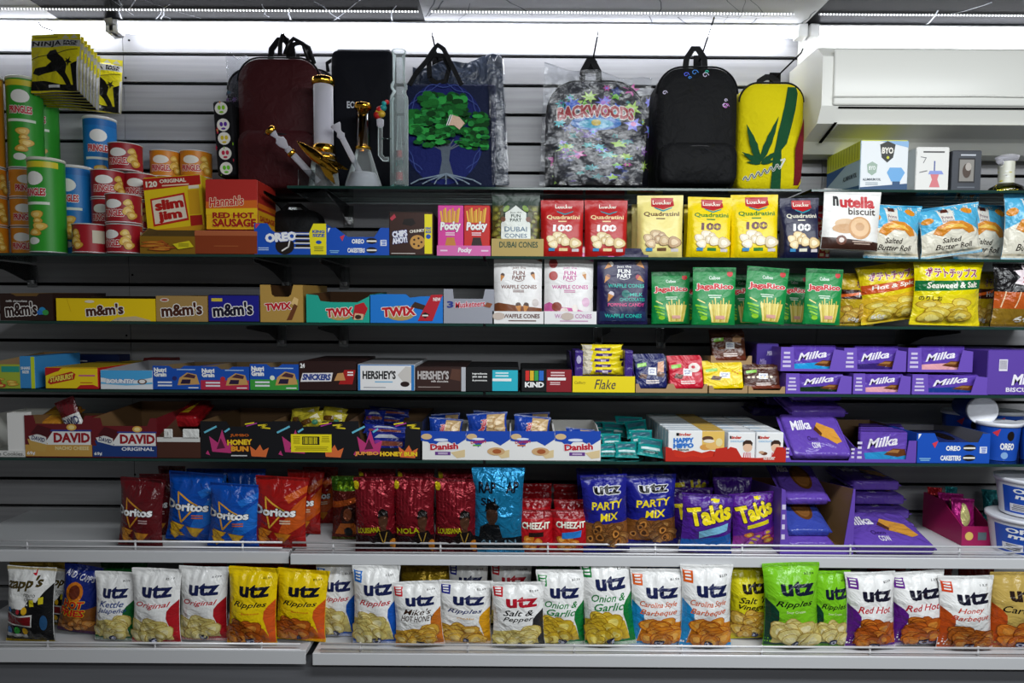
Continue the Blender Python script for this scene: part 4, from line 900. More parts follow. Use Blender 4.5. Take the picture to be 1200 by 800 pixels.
lying(206, 232, 0, .2, .03, .09, 'red and yellow candy pack lying in the brown open box', 20, [P([(.1, .2), (.6, .9), (.5, .2)], 'e0b82a')], front='a81c24', zb=SZ['E'] + .05, cat='candy', name='candy_pack')
BUN = [P([(.16, .18), (.12, .60), (.24, .42), (.30, .78), (.36, .40), (.46, .5), (.42, .14)], 'c03a78'), P([(.22, .25), (.28, .55), (.34, .28)], '5a1c3a'), P([(.7, .06), (.68, .34), (.76, .22), (.82, .38), (.86, .22), (.94, .3), (.9, .04)], 'e0703a'),
       L([(.06, .70), (.22, .86)], .05, '6ac0d8'), L([(.34, .72), (.40, .80)], .05, '6ac0d8'), L([(.80, .90), (.92, .92), (.84, .84), (.96, .82)], .035, 'e8d02a'), L([(.62, .93), (.74, .97)], .035, 'e8d02a'), L([(.64, .88), (.78, .96)], .03, 'b03a9a'), P([(.07, .12), (.13, .08), (.10, .22)], 'c03a78')]
def bun(x0, x1, label, extra, out=None):
    return tray(x0, x1, 494, 'E', label, '16161a', BUN + extra, '16161a', '6a5136', yback=478, depth=.22, group=EG, out=out or [(0, 0), (1, 0), (1, 1), (.66, 1), (.60, .86), (.40, .86), (.36, 1), (0, 1)], side_out=True)
bun(235, 320, 'black neon printed bun box, leftmost of three, orange lettering in the middle', [T('HONEY', .54, .44, .34, .15, 'f0d02a', .05, 0, 2, 'a8400a', .05), T('BUN', .54, .26, .24, .14, 'e8a02a', .05, 0, 0, 'a8400a', .05), T('JUMBO', .54, .62, .26, .09, 'c8601c', .04), R(.42, .06, .64, .09, 'd8d8d8')])
bun(320, 408, 'black neon printed bun box, middle one of three, with a yellow barcode sticker', [P([(.24, .18), (.78, .18), (.78, .66), (.24, .66)], 'f2e020'), R(.39, .38, .62, .60, '1a1a1a'), [R(.405 + .02 * i, .40, .405 + .02 * i + (.012 if i % 3 else .006), .58, 'f2e020') for i in range(10)], BARS(.27, .22, .75, .34, 3, 'a89a10', 3), BARS(.26, .4, .37, .62, 5, 'a89a10', 5), BARS(.64, .44, .76, .62, 4, 'a89a10', 6)])
bun(408, 495, 'black neon printed bun box, rightmost of three, cut low with pastries piled inside', [T('HONEY BUN', .68, .145, .5, .12, 'f0d02a', .05, 0, 0, 'a8400a', .05), T('JUMBO', .25, .145, .32, .12, 'e8a04a', .05, 0, 0, 'a8400a', .04)], out=[(0, 0), (1, 0), (1, 1), (.78, 1), (.76, .3), (.16, .3), (.14, 1), (0, 1)])
design('pastry_blue', bg='1c2c88', wh=(.10, .06), t=.035, fin='film', art=[P([(.1, .2), (.9, .3), (.9, .5), (.1, .45)], '8a4a3a'), P([(.2, .6), (.8, .65), (.6, .85), (.3, .8)], 'b8bcc8'), E(.3, .4, .1, .1, '8a3a9a')], seal='1a2470')
design('pastry_yellow', bg='a89a2a', wh=(.08, .05), t=.03, fin='film', art=[P([(.1, .2), (.6, .3), (.5, .6), (.1, .5)], '5a3a14'), P([(.5, .6), (.9, .5), (.8, .85)], 'd8d0b0'), E(.7, .3, .12, .14, '3a7a5a')], seal='8a8024')
for i, (x0, x1, yt, d, lft) in enumerate(((424, 478, 512, .27, 0), (424, 476, 502, .24, .035), (424, 474, 492, .18, .05), (430, 480, 484, .12, .06), (424, 450, 484, .2, .055))):
    put('pastry_blue', x0, x1, yt, 'E', 'blue wrapped pastry, %s from the bottom in the right black box' % ORD[i].replace('front', 'first'), 'pastry', 'pastry_pack', 'wrapped pastries in the black boxes', d=d, zb=SZ['E'] + .004 + lft, lean=25, rot=4, seed=i % 2)
for i, (x0, x1, yt, d, lft) in enumerate(((344, 378, 490, .285, .055), (336, 366, 486, .25, .055), (372, 404, 488, .25, .055), (340, 372, 482, .19, .055), (374, 404, 482, .18, .055))):
    put('pastry_yellow', x0, x1, yt, 'E', 'yellow wrapped pastry, %s in the middle black box' % ('at the front', 'left behind the front one', 'right behind the front one', 'back left', 'back right')[i], 'pastry', 'pastry_pack', 'wrapped pastries in the black boxes', d=d, zb=SZ['E'] + lft, lean=25, rot=(-12, 6, 14, -6, 8)[i], seed=i % 2)
def danish(x0, x1, full, sub, label, kind):
    A = [P([(0, 1), (0, .66), (.16, .62), (.28, .44), (.4, .62), (.6, .64), (.78, .5), (1, .72), (1, 1)], '1a48b0'), E(.13, .80, .12, .1, 'd8b888'), P([(.66, .26), (.98, .36), (.98, .1), (.8, .06)], 'e0c898')]
    if full: A += [T('Danish', .52, .46, .62, .22, 'c01c30', .05, 0, 3, 'f4f4f4', .05), T("Otis", .45, .68, .3, .1, 'e8ecf4', .03) if False else E(.45, .69, .16, .05, 'dfe6f4'), R(.32, .16, .66, .28, '6a3a8a'), BARS(.35, .18, .63, .26, 2, 'e0d0e8', 2)]
    else: A += [T('DANISH', .28, .62, .34, .10, 'c01c30', .03, 0, 4), E(.28, .72, .14, .04, 'dfe6f4'), E(.68, .3, .2, .14, 'd0a878'), E(.70, .3, .1, .08, 'a85a30'), R(.16, .48, .34, .53, '5aa83a' if kind == 1 else 'c86a3a')]
    r = tray(x0, x1, 505, 'E', label, 'ecebe8', A, 'e8e8e6', 'd8d6d0', depth=.15, yback=492, group=EG, out=[(0, 0), (1, 0), (1, .7), (.9, .68), (.8, .64), (.2, .64), (.1, .68), (0, .7)] if not full else [(0, 0), (1, 0), (1, .76), (0, .76)], side_out=True)
    return r
danish(493, 546, 1, '', 'white and blue pastry box, leftmost of the four with red lettering', 0)
danish(546, 598, 0, '', 'white and blue pastry box, second from the left, with clear packs on top', 1)
danish(598, 650, 0, '', 'white and blue pastry box, third from the left', 2)
danish(650, 704, 1, '', 'white and blue pastry box, rightmost of the four, almost empty', 3)
design('danish_pack', bg='1a3f9e', wh=(.10, .07), t=.03, fin='film', art=[P([(.45, .05), (.95, .1), (.95, .92), (.5, .95)], 'c8a878'), CHIPS(.55, .2, .85, .85, 6, ['d8b888', '9a6a3a', 'c8a470', 'e8d0a8'], 4, .13, .8), T('Danish', .38, .5, .34, .2, 'c01c30', .05, 0, 70, 'f4f4f4', .04)], seal='b8c0d0')
for i, (x0, x1, yt, d, up, rt) in enumerate(((500, 542, 494, .25, .02, 4), (504, 540, 488, .2, .02, -4), (546, 596, 488, .27, .035, -4), (552, 594, 486, .22, .02, 4), (600, 646, 492, .27, .022, 5), (604, 646, 487, .22, .03, -3), (662, 698, 506, .25, .01, 5))):
    put('danish_pack', x0, x1, yt, 'E', 'clear and blue pastry pack, %s' % ('front one in the leftmost pastry box', 'rear one in the leftmost pastry box', 'tall front one in the second pastry box', 'rear one in the second pastry box', 'front one in the third pastry box', 'rear one in the third pastry box', 'only one left in the rightmost pastry box')[i], 'pastry', 'pastry_pack', 'packs in the pastry boxes', d=d, zb=SZ['E'] + up, rot=rt, lean=10, seed=i % 2)
design('teal_bar', bg='0f8a88', wh=(.055, .075), t=.018, fin='film', art=[P([(.1, .55), (.9, .6), (.9, .85), (.1, .8)], '3a6a78'), R(.12, .30, .88, .42, 'c8dcdc'), P([(.2, .12), (.8, .14), (.8, .24), (.2, .24)], '0a4a4a')], seal='15a8a4')
rr = random.Random(11)
for i, (x0, x1, yt, d) in enumerate(((702, 726, 524, .27), (722, 750, 522, .28), (748, 782, 520, .285), (706, 730, 512, .22), (740, 768, 508, .24), (690, 722, 506, .17), (734, 762, 498, .18), (692, 722, 497, .11), (722, 756, 492, .11), (706, 736, 500, .14))):
    put('teal_bar', x0, x1, yt, 'E', 'teal wrapped bar in the loose pile, ' + ('front left', 'front middle', 'front right, nearest the white red carton', 'second layer left', 'second layer right', 'third layer left', 'third layer right', 'back left', 'back right', 'back middle')[i], 'candy', 'candy_bar', 'loose pile of teal wrapped bars', d=d, lean=42, rot=rr.uniform(-10, 10), zb=SZ['E'] + .001 + (0, 0, 0, .012, .016, .02, .024, .028, .03, .02)[i], seed=i % 3)
# white boxes of chocolate in red-lipped trays
HH = [P([(0, 0), (1, 0), (1, .34), (.9, .28), (.75, .34), (.6, .26), (.45, .34), (.3, .28), (.12, .36), (0, .3)], 'c8301c'), T('kinder', .28, .88, .26, .1, 'c8301c', .04), R(.14, .83, .19, .93, 'k'), T('HAPPY', .27, .68, .36, .17, '2a70c8', .07, 0, 2, 'cfe4f4', .05), T('HIPPO', .27, .50, .36, .17, '2a70c8', .07, 0, 2, 'cfe4f4', .05), T('biscuit', .27, .37, .2, .08, '3a2a20', .02),
      P([(.60, 1), (1, 1), (1, .36), (.6, .36)], 'e8c060'), E(.66, .45, .1, .1, 'd89a4a'), E(.8, .5, .14, .12, 'e8b868'), E(.7, .74, .1, .09, '5a3a2a'), E(.72, .66, .1, .06, 'f0e4d0'), E(.9, .62, .06, .14, 'e8d8a0')]
KC = [T('kinder', .28, .83, .42, .11, 'c8301c', .05), R(.06, .78, .12, .88, 'k'), T('CHOCOLATE', .33, .69, .5, .07, '6ab0dc', .02), E(.72, .48, .17, .17, 'e8c0a0'), P([(.54, .52), (.54, .66), (.66, .74), (.82, .73), (.9, .64), (.88, .52), (.82, .60), (.64, .60)], '3a2418'), P([(.56, .30), (.88, .30), (.92, .1), (.5, .1)], 'f0e8e8'), [L([(.58 + .08 * i, .12), (.6 + .07 * i, .29)], .03, 'c83a3a') for i in range(4)], E(.3, .26, .12, .06, '6a3a20'), E(.2, .3, .1, .05, 'c8a080')]
KG = 'white chocolate boxes in the red lipped trays'
def boxrow(x0, x1, yt, n, step, label, art, sa, d0=.293, ta=None):
    r0 = carton(x0, x1, yt, 'E', 'front ' + label, 'f0f0ee', art, 'eceef0', d=d0, depth=step * .93, name='chocolate_box', cat='chocolate', group=KG, flap=False, side_art=sa, zb=SZ['E'] + .002, top_art=ta)
    for i in range(1, n):
        c = copy_tree(r0); c.location.y += step * i; tag(c, ORD[i] + ' ' + label, 'chocolate', KG)
boxrow(783, 849, 505, 9, .0285, 'white box in the long row of boxes with a yellow right half', HH, [R(.1, .3, .9, .95, 'cfe0ee'), R(.1, 0, .9, .3, 'c8301c')], ta=[R(.6, 0, 1, 1, 'd8b050'), R(0, .2, .6, .8, 'dfe8f0')])
boxrow(853, 885, 507, 6, .040, 'white box in the left row with a printed child', KC, [R(.1, 0, .9, .3, 'c8301c')], ta=[R(.05, .2, .5, .8, 'd0e0ee')])
boxrow(886, 918, 507, 6, .040, 'white box in the right row with a printed child', KC, [R(.1, 0, .9, .3, 'c8301c')], ta=[R(.05, .2, .5, .8, 'd0e0ee')])
tray(780, 852, 524, 'E', 'red lipped tray under the boxes with a yellow right half', 'c02a1c', [], 'c02a1c', 'c02a1c', d=.296, depth=.262, yback=530, out=[(0, 0), (1, 0), (1, 1), (.82, .9), (.78, .35), (.6, .25), (.45, .4), (.3, .25), (.16, .35), (.1, .9), (0, 1)])
tray(852, 921, 524, 'E', 'red lipped tray under the boxes with printed children', 'c02a1c', [T('kinder', .72, .3, .2, .3, 'e8d8d0', .03)], 'c02a1c', 'c02a1c', d=.296, depth=.262, yback=530, out=[(0, 0), (1, 0), (1, .8), (.95, 1), (.84, 1), (.76, .3), (.5, .26), (.25, .3), (.16, .9), (.06, 1), (0, .8)])
MG = 'purple chocolate bars on the lowest glass shelf'
VT = [BARS(.02, .1, .10, .8, 4, 'd8d0e8', 1)]
tray(919, 1003, 522, 'E', 'purple tray of cookie packs beside the white boxes with printed children', PUR, [BARS(.02, .2, .07, .9, 3, 'd8d0e8', 1), BARS(.93, .2, .98, .9, 3, 'd8d0e8', 1)], PUR, '6a5a8a', depth=.2, yback=520, out=[(0, 0), (1, 0), (1, .9), (.94, .6), (.9, .1), (.1, .1), (.05, .6), (0, .9)])
for i in range(3):
    lying(928, 995 - 4 * i, 0, (.287, .215, .19)[i], .02, (.12, .11, .1)[i], 'purple cookie pack, %s in its tray' % ('front one tipped up', 'middle one', 'rear one')[i], (40, 14, 8)[i], COW if i == 0 else [T('Milka', .3, .6, .4, .3, 'b8b0d0', .03, .3)], zb=SZ['E'] + (.003, .086, .122)[i], group=MG)
for i in range(2): lying(882 + 16 * i, 968, 0, .085 - .005 * i, .022, .075, ('dark purple pack lying at the back between white boxes and cookie tray', 'dark purple pack lying on top at the back near the wall')[i], 4, [T('Milka', .4, .5, .4, .4, '8a80a8', .03, .3)], front='2c1a5c', zb=SZ['E'] + .07 + .026 * i, group=MG)
tray(1003, 1075, 510, 'E', 'purple tray of chocolate bars with a light blue foot, left of the blue biscuit carton', PUR, VT, PUR, '6a5136', depth=.2, yback=492, out=[(0, 0), (1, 0), (1, .8), (.86, .8), (.82, .12), (.16, .12), (.10, .6), (0, .5)], side_out=True)
for i in range(8):
    bar(1008, 1063 - i, 507 - 1.4 * i, 'E', 'purple chocolate bar with light blue foot, ' + ORD[i] + ' in its tray', milka('2a90c8') if i == 0 else [], d=.287 - .0215 * i, group=MG, zb=SZ['E'] + .003, front=PUR if i % 2 == 0 else '4a2f8a')
CAKE = [P([(.02, .80), (.06, .98), (.02, .98)], 'w'), T('OREO', .50, .50, .2, .17, 'w', .05), T('CAKESTERS', .47, .17, .28, .17, 'w', .05), E(.72, .52, .09, .11, '1a1210'), R(.64, .48, .80, .54, 'e8e4dc'), E(.72, .18, .09, .11, '1a1210'), R(.64, .15, .80, .21, 'e8e4dc'), R(.86, .34, .96, .56, 'dfe4f0'), BARS(.88, .36, .95, .54, 3, '1a5ac8', 1), P([(.21, .66), (.29, .74), (.25, .50)], 'd83a4a'), BARS(.04, .06, .2, .18, 2, '8ac0e0', 1)]
tray(1074, 1160, 508, 'E', 'blue biscuit carton with stepped low front beside the blue cookie cups', '1550b8', CAKE, '1550b8', '77767c', depth=.20, yback=498, out=[(0, 0), (1, 0), (1, 1), (.9, 1), (.84, .70), (.3, .70), (.24, 1), (0, 1)], group=EG, side_out=True)
lying(1096, 1142, 0, .27, .035, .12, 'dark biscuit pack lying inside the blue stepped carton at right', 6, [E(.6, .5, .2, .3, '1a1210')], front='24306a', zb=SZ['E'] + .004, cat='cookies')
CUP = [R(.36, .0, .74, .98, '1c4fb5'), P([(.46, .8), (.52, .92), (.5, .7)], 'd83a4a'), E(.60, .72, .03, .14, '1a1210'), T('OREO', .58, .42, .12, .2, 'w', .05), E(.56, .16, .03, .1, '8ab0e0')]
tub(1168, .235, SZ['E'], 22, 44, 'blue cookie cup standing right of the blue stepped carton', CUP, '1a4098', 'blue cookie cups', 'cookie_cup')
tub(1217, .25, SZ['E'], 22, 44, 'blue cookie cup at the right edge of the lowest glass shelf', CUP, '1a4098', 'blue cookie cups', 'cookie_cup')
tub(1126, .10, SZ['E'], 21, 44, 'blue cookie cup at the back, left, under the lying cup', CUP, '1a4098', 'blue cookie cups', 'cookie_cup')
tub(1173, .10, SZ['E'], 21, 44, 'blue cookie cup at the back, right, under the lying cup', CUP, '1a4098', 'blue cookie cups', 'cookie_cup')
lc = tub(1148, .20, SZ['E'] + .112, 15.5, 52, 'blue cookie cup lying on its side with its lid towards the viewer', CUP, '1a4098', 'blue cookie cups', 'cookie_cup')
_h = 52 * (DW - .20) / FPX; lc.location = (XZ(1152, .225, SZ['E'] + .11) + _h * math.sin(math.radians(12)), -.225 + _h * math.cos(math.radians(12)), WZ(1152, 481, .225)); lc.rotation_euler = (math.radians(90), 0, math.radians(-12))

# ------------------------------------------------------------------ fourth glass shelf
DG = 'cartons on the fourth glass shelf'
tray(-20, 24, 427, 'D', 'green and yellow candy carton cut off at the left edge', 'a8b83a', [T('rolls', .75, .8, .5, .22, 'e8f0f0', .04, 0, 0, '2a8a6a', .04) if False else R(.5, .68, .98, .92, '2a9a8a'), CHIPS(.3, .1, .9, .4, 6, ['d8a03a', '7a8a2a', 'c83a2a', 'e8d060'], 4, .14, .6)], 'a8b83a', 'kraft', depth=.2, yback=412, group=DG)
carton(23, 41, 418, 'D', 'light blue and lime share size candy carton end', '3a8ac8', [R(.75, 0, 1, 1, 'c8d82a'), T('SHARE', .4, .64, .6, .09, 'w', .04), T('SIZE', .4, .52, .45, .09, 'w', .04)], '3a8ac8', depth=.16, group=DG)
carton(58, 140, 416, 'D', 'navy candy carton standing behind the yellow fruit chew carton', '14204e', [BARS(.25, .72, .55, .80, 1, 'd8d8e0', 1), E(.1, .45, .05, .2, '8a8aa8')], '14204e', d=.069, depth=.05, group=DG)
carton(53, 115, 431, 'D', 'yellow and red fruit chew carton', 'efd018', [P([(0, .6), (.18, .78), (.26, .84), (.30, .95), (.36, 1), (0, 1)], 'b81c1c'), P([(.05, .3), (.1, .55), (.5, .82), (.58, .7), (.55, .45), (.1, .2)], 'c02a1c'), T('STARBURST', .32, .52, .46, .26, 'f2dc5a', .05, .2, 10, '6a1010', .04), BARS(.63, .56, .95, .70, 1, 'c85a8a', 1), BARS(.66, .26, .9, .33, 1, 'b81c1c', 1), P([(.58, 0), (.66, .18), (.9, .2), (1, .1), (1, 0)], 'b81c1c')], 'b81c1c', top='c8a818', depth=.2, group=DG)
tray(118, 179, 434, 'D', 'white and light blue coconut bar carton with a scooped front', 'e6eaee', [P([(0, 1), (0, .62), (.3, .48), (.7, .48), (1, .62), (1, 1)], '4aa8e0'), P([(0, .38), (.3, .30), (.7, .30), (1, .38), (1, .28), (.5, .2), (0, .28)], '6abce8'), T('BOUNTY', .38, .42, .54, .24, 'f4f6f8', .06, 0, 0, '1a5ab0', .05), E(.8, .40, .09, .14, '6a4a3a'), E(.80, .41, .06, .1, 'f0ece8')], 'd8dce0', 'a0a0a4', depth=.2, yback=422, out=[(0, 0), (1, 0), (1, 1), (.8, 1), (.74, .74), (.22, .74), (.14, 1), (0, 1)], group=DG)
carton(142, 166, 424, 'D', 'yellow carton peeking over the coconut bar carton', 'c8a81c', [], 'c8a81c', d=.06, depth=.05, group=DG)
carton(168, 200, 420, 'D', 'maroon carton peeking over at the back beside the yellow one', '6a1418', [], '6a1418', d=.06, depth=.05, group=DG)
def nutri(x0, x1, yt, col, label, fruit):
    return tray(x0, x1, yt, 'D', label, '1850b0', [R(0, 0, 1, .40, col), R(0, .06, .5, .30, col), T('Nutri', .16, .80, .26, .19, 'w', .06), T('Grain', .16, .62, .26, .19, 'w', .06), BARS(.06, .1, .45, .36, 2, 'e8e8f0', 2), P([(.52, .18), (.56, .48), (.72, .70), (.92, .62), (.98, .22)], 'c89a5a'), P([(.58, .24), (.62, .42), (.80, .42), (.78, .24)], '2a1a3a'), P([(.64, .52), (.74, .66), (.90, .58), (.88, .46)], '4a2a38'), BARS(.5, .78, .9, .86, 1, 'a8c8f0', 1), E(.46, .46, .05, .09, fruit), BARS(.74, .04, .96, .12, 1, 'w', 1)],
        '1850b0', '8a7454', depth=.2, yback=424, out=[(0, 0), (1, 0), (1, .97), (.66, .97), (.58, .86), (.42, .86), (.34, .97), (0, .97)], group=DG)
nutri(179, 235, 428, '1850b0', 'blue breakfast bar carton, leftmost of three, all blue', '2a2a6a')
nutri(235, 292, 429, 'b82a48', 'blue breakfast bar carton with a pink red foot', 'c02a30')
nutri(293, 350, 426, '3a9a3a', 'blue breakfast bar carton with a green foot', 'e8f0d8')
carton(350, 417, 424, 'D', 'dark brown peanut bar carton with blue and red print', '2c1614', [T('24', .07, .86, .08, .16, 'w', .05), P([(.03, .30), (.07, .60), (.60, .62), (.57, .32)], 'e8e4e4'), T('SNICKERS', .315, .465, .50, .22, '1c3a8a', .06, .2), P([(.70, .22), (.80, .72), (1, .72), (.94, .22)], 'a81c1c'), P([(.62, .34), (.68, .60), (.78, .62), (.82, .36)], 'c8945a'), BARS(.84, .5, .97, .68, 2, 'w', 2)], '2c1614', depth=.22, group=DG)
carton(419, 486, 427, 'D', 'white and blue cookie chocolate carton with black lettering', '2a7ac0', [R(.05, .03, .94, .95, 'ecebea'), T("HERSHEY'S", .38, .60, .58, .32, '17171a', .04), BARS(.3, .30, .62, .38, 1, '6ab0d8', 1), P([(.70, .6), (.84, .92), (.94, .9), (.94, .3), (.8, .34)], 'cfcac4'), E(.83, .26, .08, .10, '2a1c1a'), BARS(.1, .1, .5, .16, 1, '9a9aa0', 1)], 'b8bcc0', top='8a8a8c', depth=.22, group=DG)
carton(487, 546, 430, 'D', 'dark brown milk chocolate carton with silver lettering', '38221e', [T("HERSHEY'S", .35, .66, .62, .36, 'c0bab8', .04), T('milk chocolate', .48, .41, .34, .09, 'd8d0cc', .02), R(.91, .0, 1, 1, 'b8bac0'), P([(.68, .5), (.72, .92), (.89, .9), (.89, .42)], '5a3a2e'), BARS(.04, .14, .5, .2, 1, 'a89a94', 1)], '2a1816', depth=.22, group=DG)
carton(546, 608, 431, 'D', 'black bar carton with a turquoise right half', '121214', [R(.5, .03, .98, .90, '2ab4c8'), T('ingredients', .26, .74, .28, .10, 'w', .03), T('you can see', .26, .60, .28, .10, 'w', .03), T('& pronounce', .26, .46, .28, .10, 'w', .03), R(.5, .44, .86, .55, 'w'), BARS(.52, .60, .84, .84, 2, 'd8f0f4', 2)], '121214', depth=.2, group=DG)
carton(611, 670, 433, 'D', 'black bar carton with colour stripes and a red right half', '121214', [R(.5, .0, 1, 1, '8a1a24'), R(.08, .50, .155, .94, 'd8302a'), R(.17, .50, .245, .94, 'e0b82a'), R(.26, .50, .335, .94, '3aa04a'), R(.35, .50, .44, .94, '2a6ac8'), T('KIND', .26, .32, .38, .24, 'w', .05), R(.52, .52, .88, .64, 'w'), BARS(.54, .68, .9, .92, 2, 'e8c8c8', 2), BARS(.54, .3, .8, .46, 2, 'e8c8c8', 2)], '121214', depth=.2, group=DG)
fl = tray(671, 744, 441, 'D', 'yellow fronted crumbly chocolate display with purple sides', 'efd818', [T('Flake', .52, .5, .34, .6, '231a4a', .0, .3), T('Cadbury', .12, .58, .18, .22, '8a7a1c', .0, .2)], '37206e', '37206e', depth=.18, yback=411, side_out=True)
for sx, x0, x1 in ((0, 673.5, 683), (1, 732, 741.5)): bar(x0, x1, 411, 'D', 'purple upright end panel, %s side of the crumbly chocolate display' % ('left', 'right')[sx], [E(.5, .78, .3, .1, 'b8b0d0')] if not sx else [], front='3f2a7c', d=.271, depth=.1, name='end_panel', cat='box', zb=SZ['D'] + .001)
design('flake_bar', bg='ecd61a', wh=(.11, .022), t=.018, fin='film', art=[P([(0, .05), (.18, .05), (.26, .95), (0, .95)], 'cfc6b0'), P([(.3, .3), (.7, .3), (.72, .6), (.32, .6)], '4a2f7c'), R(.48, .1, .62, .5, 'c8b8c8')], seal='d8c414')
for i in range(5): put('flake_bar', 681 + i % 2, 733 - (i % 3) * 2, 431.5 - 6 * i, 'D', 'yellow wrapped flaky chocolate bar, %s from the bottom' % ORD[i].replace('front', 'first'), 'chocolate', 'chocolate_bar', 'flaky chocolate bars in the yellow display', d=.26 - .003 * i, yb=440.0 - 6.4 * i, seed=i % 2)
# square chocolate bars in kraft trays
SQ = 'square chocolate bars'
def square(key, x0, x1, yt, label, tx0, tx1, ty, tl, zb=None, n=4, d=.262):
    tray(tx0, tx1, ty, 'D', tl, 'a98a62', [], 'a98a62', '8a6e4a', d=d + .012, depth=.16, yback=ty, group='kraft trays of square chocolate', zb=zb, out=[(0, 0), (1, 0), (1, 1), (.92, 1), (.86, .45), (.14, .45), (.08, 1), (0, 1)])
    for i in range(n):
        put(key, x0 - i * .8, x1 - i * .8, yt - 1.2 * i, 'D', ORD[i] + ' ' + label, 'chocolate', 'chocolate_bar', SQ, d=d - .017 * i, lean=12, zb=(zb or SZ['D']) + .006, rot=-1.5)
square('square_navy', 746, 783, 420, 'dark blue square chocolate bar in its tray', 745, 786, 450, 'kraft tray holding the dark blue square bars')
square('square_red', 786, 826, 422, 'red square chocolate bar in its tray', 786, 829, 450, 'kraft tray holding the red square bars')
square('square_yellow', 826, 873, 428, 'yellow square chocolate bar in its tray', 831, 876, 452, 'kraft tray holding the yellow square bars')
square('square_brown', 874, 916, 430, 'brown square chocolate bar dotted with nuts in its tray', 877, 920, 453, 'kraft tray holding the nut dotted brown square bars')
square('square_choco', 836, 876, 391, 'brown square chocolate bar in the upper tray', 833, 881, 417, 'kraft tray of brown square bars set on top of the others', zb=WZ(850, 427, .2), n=4, d=.2)
# purple chocolate trays, two tiers
MT = 'purple trays of chocolate bars'
MBG = 'purple chocolate bars on the fourth glass shelf'
carton(886, 912, 403, 'D', 'large purple display carton behind the chocolate trays at left', '3f2a82', [T('Milka', .3, .62, .3, .12, '9a8ac0', .03, .3), T('Milka', .75, .95, .4, .1, 'd8d0e8', .03, .3) if False else T('Milka', .62, .8, .3, .1, 'c8c0dc', .03, .3)], '35226e', d=.21, depth=.17, group=MT)
def mtray(x0, x1, yt, label, low, bl, zb=None, d=None, n=5, low2=None):
    d = d or SD['D'] - .006
    tray(x0, x1, yt, 'D', label, '6c4eb6', [BARS(.03, .12, .16, .85, 4, 'cfc4e4', 2)], '6042a6', '6f5c40', d=d, depth=.19, yback=yt - 2, out=[(0, 0), (1, 0), (1, .86), (.84, .92), (.78, .1), (.22, .1), (.2, 1), (0, 1)], zb=zb, group=MT, side_out=True)
    w_ = x1 - x0
    for i in range(n):
        bar(x0 + w_ * .17, x1 - w_ * .13, yt + 1 - .8 * i, 'D', ORD[i] + ' ' + bl, milka(low) if i == 0 else [T('Milka', .5, .9, .5, .12, 'c8c0dc', .03, .3)], d=d - .010 - .021 * i, group=MBG, zb=(zb or SZ['D']) + .003, front='563aa0' if i % 2 else '5f41aa')
mtray(921, 998, 438, 'lower purple tray, leftmost, with dark green footed bars', '14301c', 'chocolate bar with dark green foot in the lower left tray')
mtray(1000, 1067, 438, 'lower purple tray, middle, with pink footed bars', 'e8a8b0', 'chocolate bar with pink foot in the lower middle tray')
mtray(1069, 1158, 439, 'lower purple tray, rightmost, with blue footed bars', '1a3a8a', 'chocolate bar with dark blue foot in the lower right tray')
zu = WZ(1000, 435.2, .255)
mtray(915, 989, 407, 'upper purple tray, leftmost, with sky blue footed bars', '1f9ad8', 'chocolate bar with sky blue foot in the upper left tray', zb=zu, d=.262)
mtray(989, 1062, 408, 'upper purple tray, middle, with plain purple bars', '35226e', 'chocolate bar with gold bite picture in the upper middle tray', zb=zu, d=.262)
mtray(1064, 1140, 408, 'upper purple tray, rightmost, with pink footed bars', 'e8a8b0', 'chocolate bar with pink foot in the upper right tray', zb=zu, d=.262)
carton(1157, 1240, 411, 'D', 'large purple cookie carton with white lettering at the right edge', '5f43a4', [R(.16, .54, .28, .80, 'e8e4f0'), [R(.17 + .013 * i, .58, .175 + .013 * i, .78, '3a3a4a') for i in range(8)], T('Milka', .55, .36, .42, .24, 'f2eef6', .04, .25, 4), T('Milka', .72, .74, .3, .14, 'f2eef6', .04, .25, 4), T('BISCUITS', .50, .12, .46, .10, 'e8e4f0', .03), E(.82, .34, .08, .1, 'c8843c')], '553a98', depth=.2, group=MT)
bar(1141, 1157, 410, 'D', 'white upright divider card beside the upper right purple tray', [BARS(.1, .4, .9, .6, 2, 'a8a8ac', 2)], front='bdbcc0', d=.20, depth=.003, name='divider_card', cat='card')
# ------------------------------------------------------------------ third glass shelf
CGp = 'cartons on the third glass shelf'
def mm(tx, c='2a1510', o='f0ece6', y=.46, x=.5, w_=.6): return T('m&m\'s', x, y, w_, .5, c, .045, 0, 4, o, .06)
tray(0, 62, 344, 'C', 'dark brown candy carton with white lettering at the left edge', '2e1a14', [mm(0, '2a1510', 'f0ece6', .42, .4, .6), T('milk chocolate', .32, .72, .4, .08, 'e0dcd8', .02), E(.80, .36, .07, .14, '2a8ac0'), E(.86, .3, .06, .1, '3a9a4a'), E(.75, .3, .05, .09, '2a70c0')], '2e1a14', '7a5c34', depth=.2, yback=343, out=[(0, 0), (1, 0), (1, 1), (.75, 1), (.7, .9), (.3, .9), (.2, 1), (0, 1)], group=CGp)
tray(66, 182, 350, 'C', 'long yellow candy carton with dark lettering', 'f0cc0a', [mm(0, '4a2414', 'f0ece6', .5, .49, .38), E(.34, .86, .05, .06, 'e8dcc0'), P([(.55, 0), (.62, .16), (.8, .22), (.95, .05), (.95, 0)], 'c8b48a'), L([(.11, 1), (.15, .4)], .02, 'd8b408')], 'e0bc0a', '2a1c14', depth=.2, yback=347, group=CGp)
tray(183, 243, 347, 'C', 'tan candy carton with dark lettering and an oval badge', 'a8874e', [mm(0, '4a2414', 'f0ece6', .47, .5, .8), E(.17, .84, .09, .08, 'd8c8b8'), E(.17, .84, .06, .04, 'a83a2a')], 'a8874e', '7a5c34', depth=.2, yback=346, group=CGp)
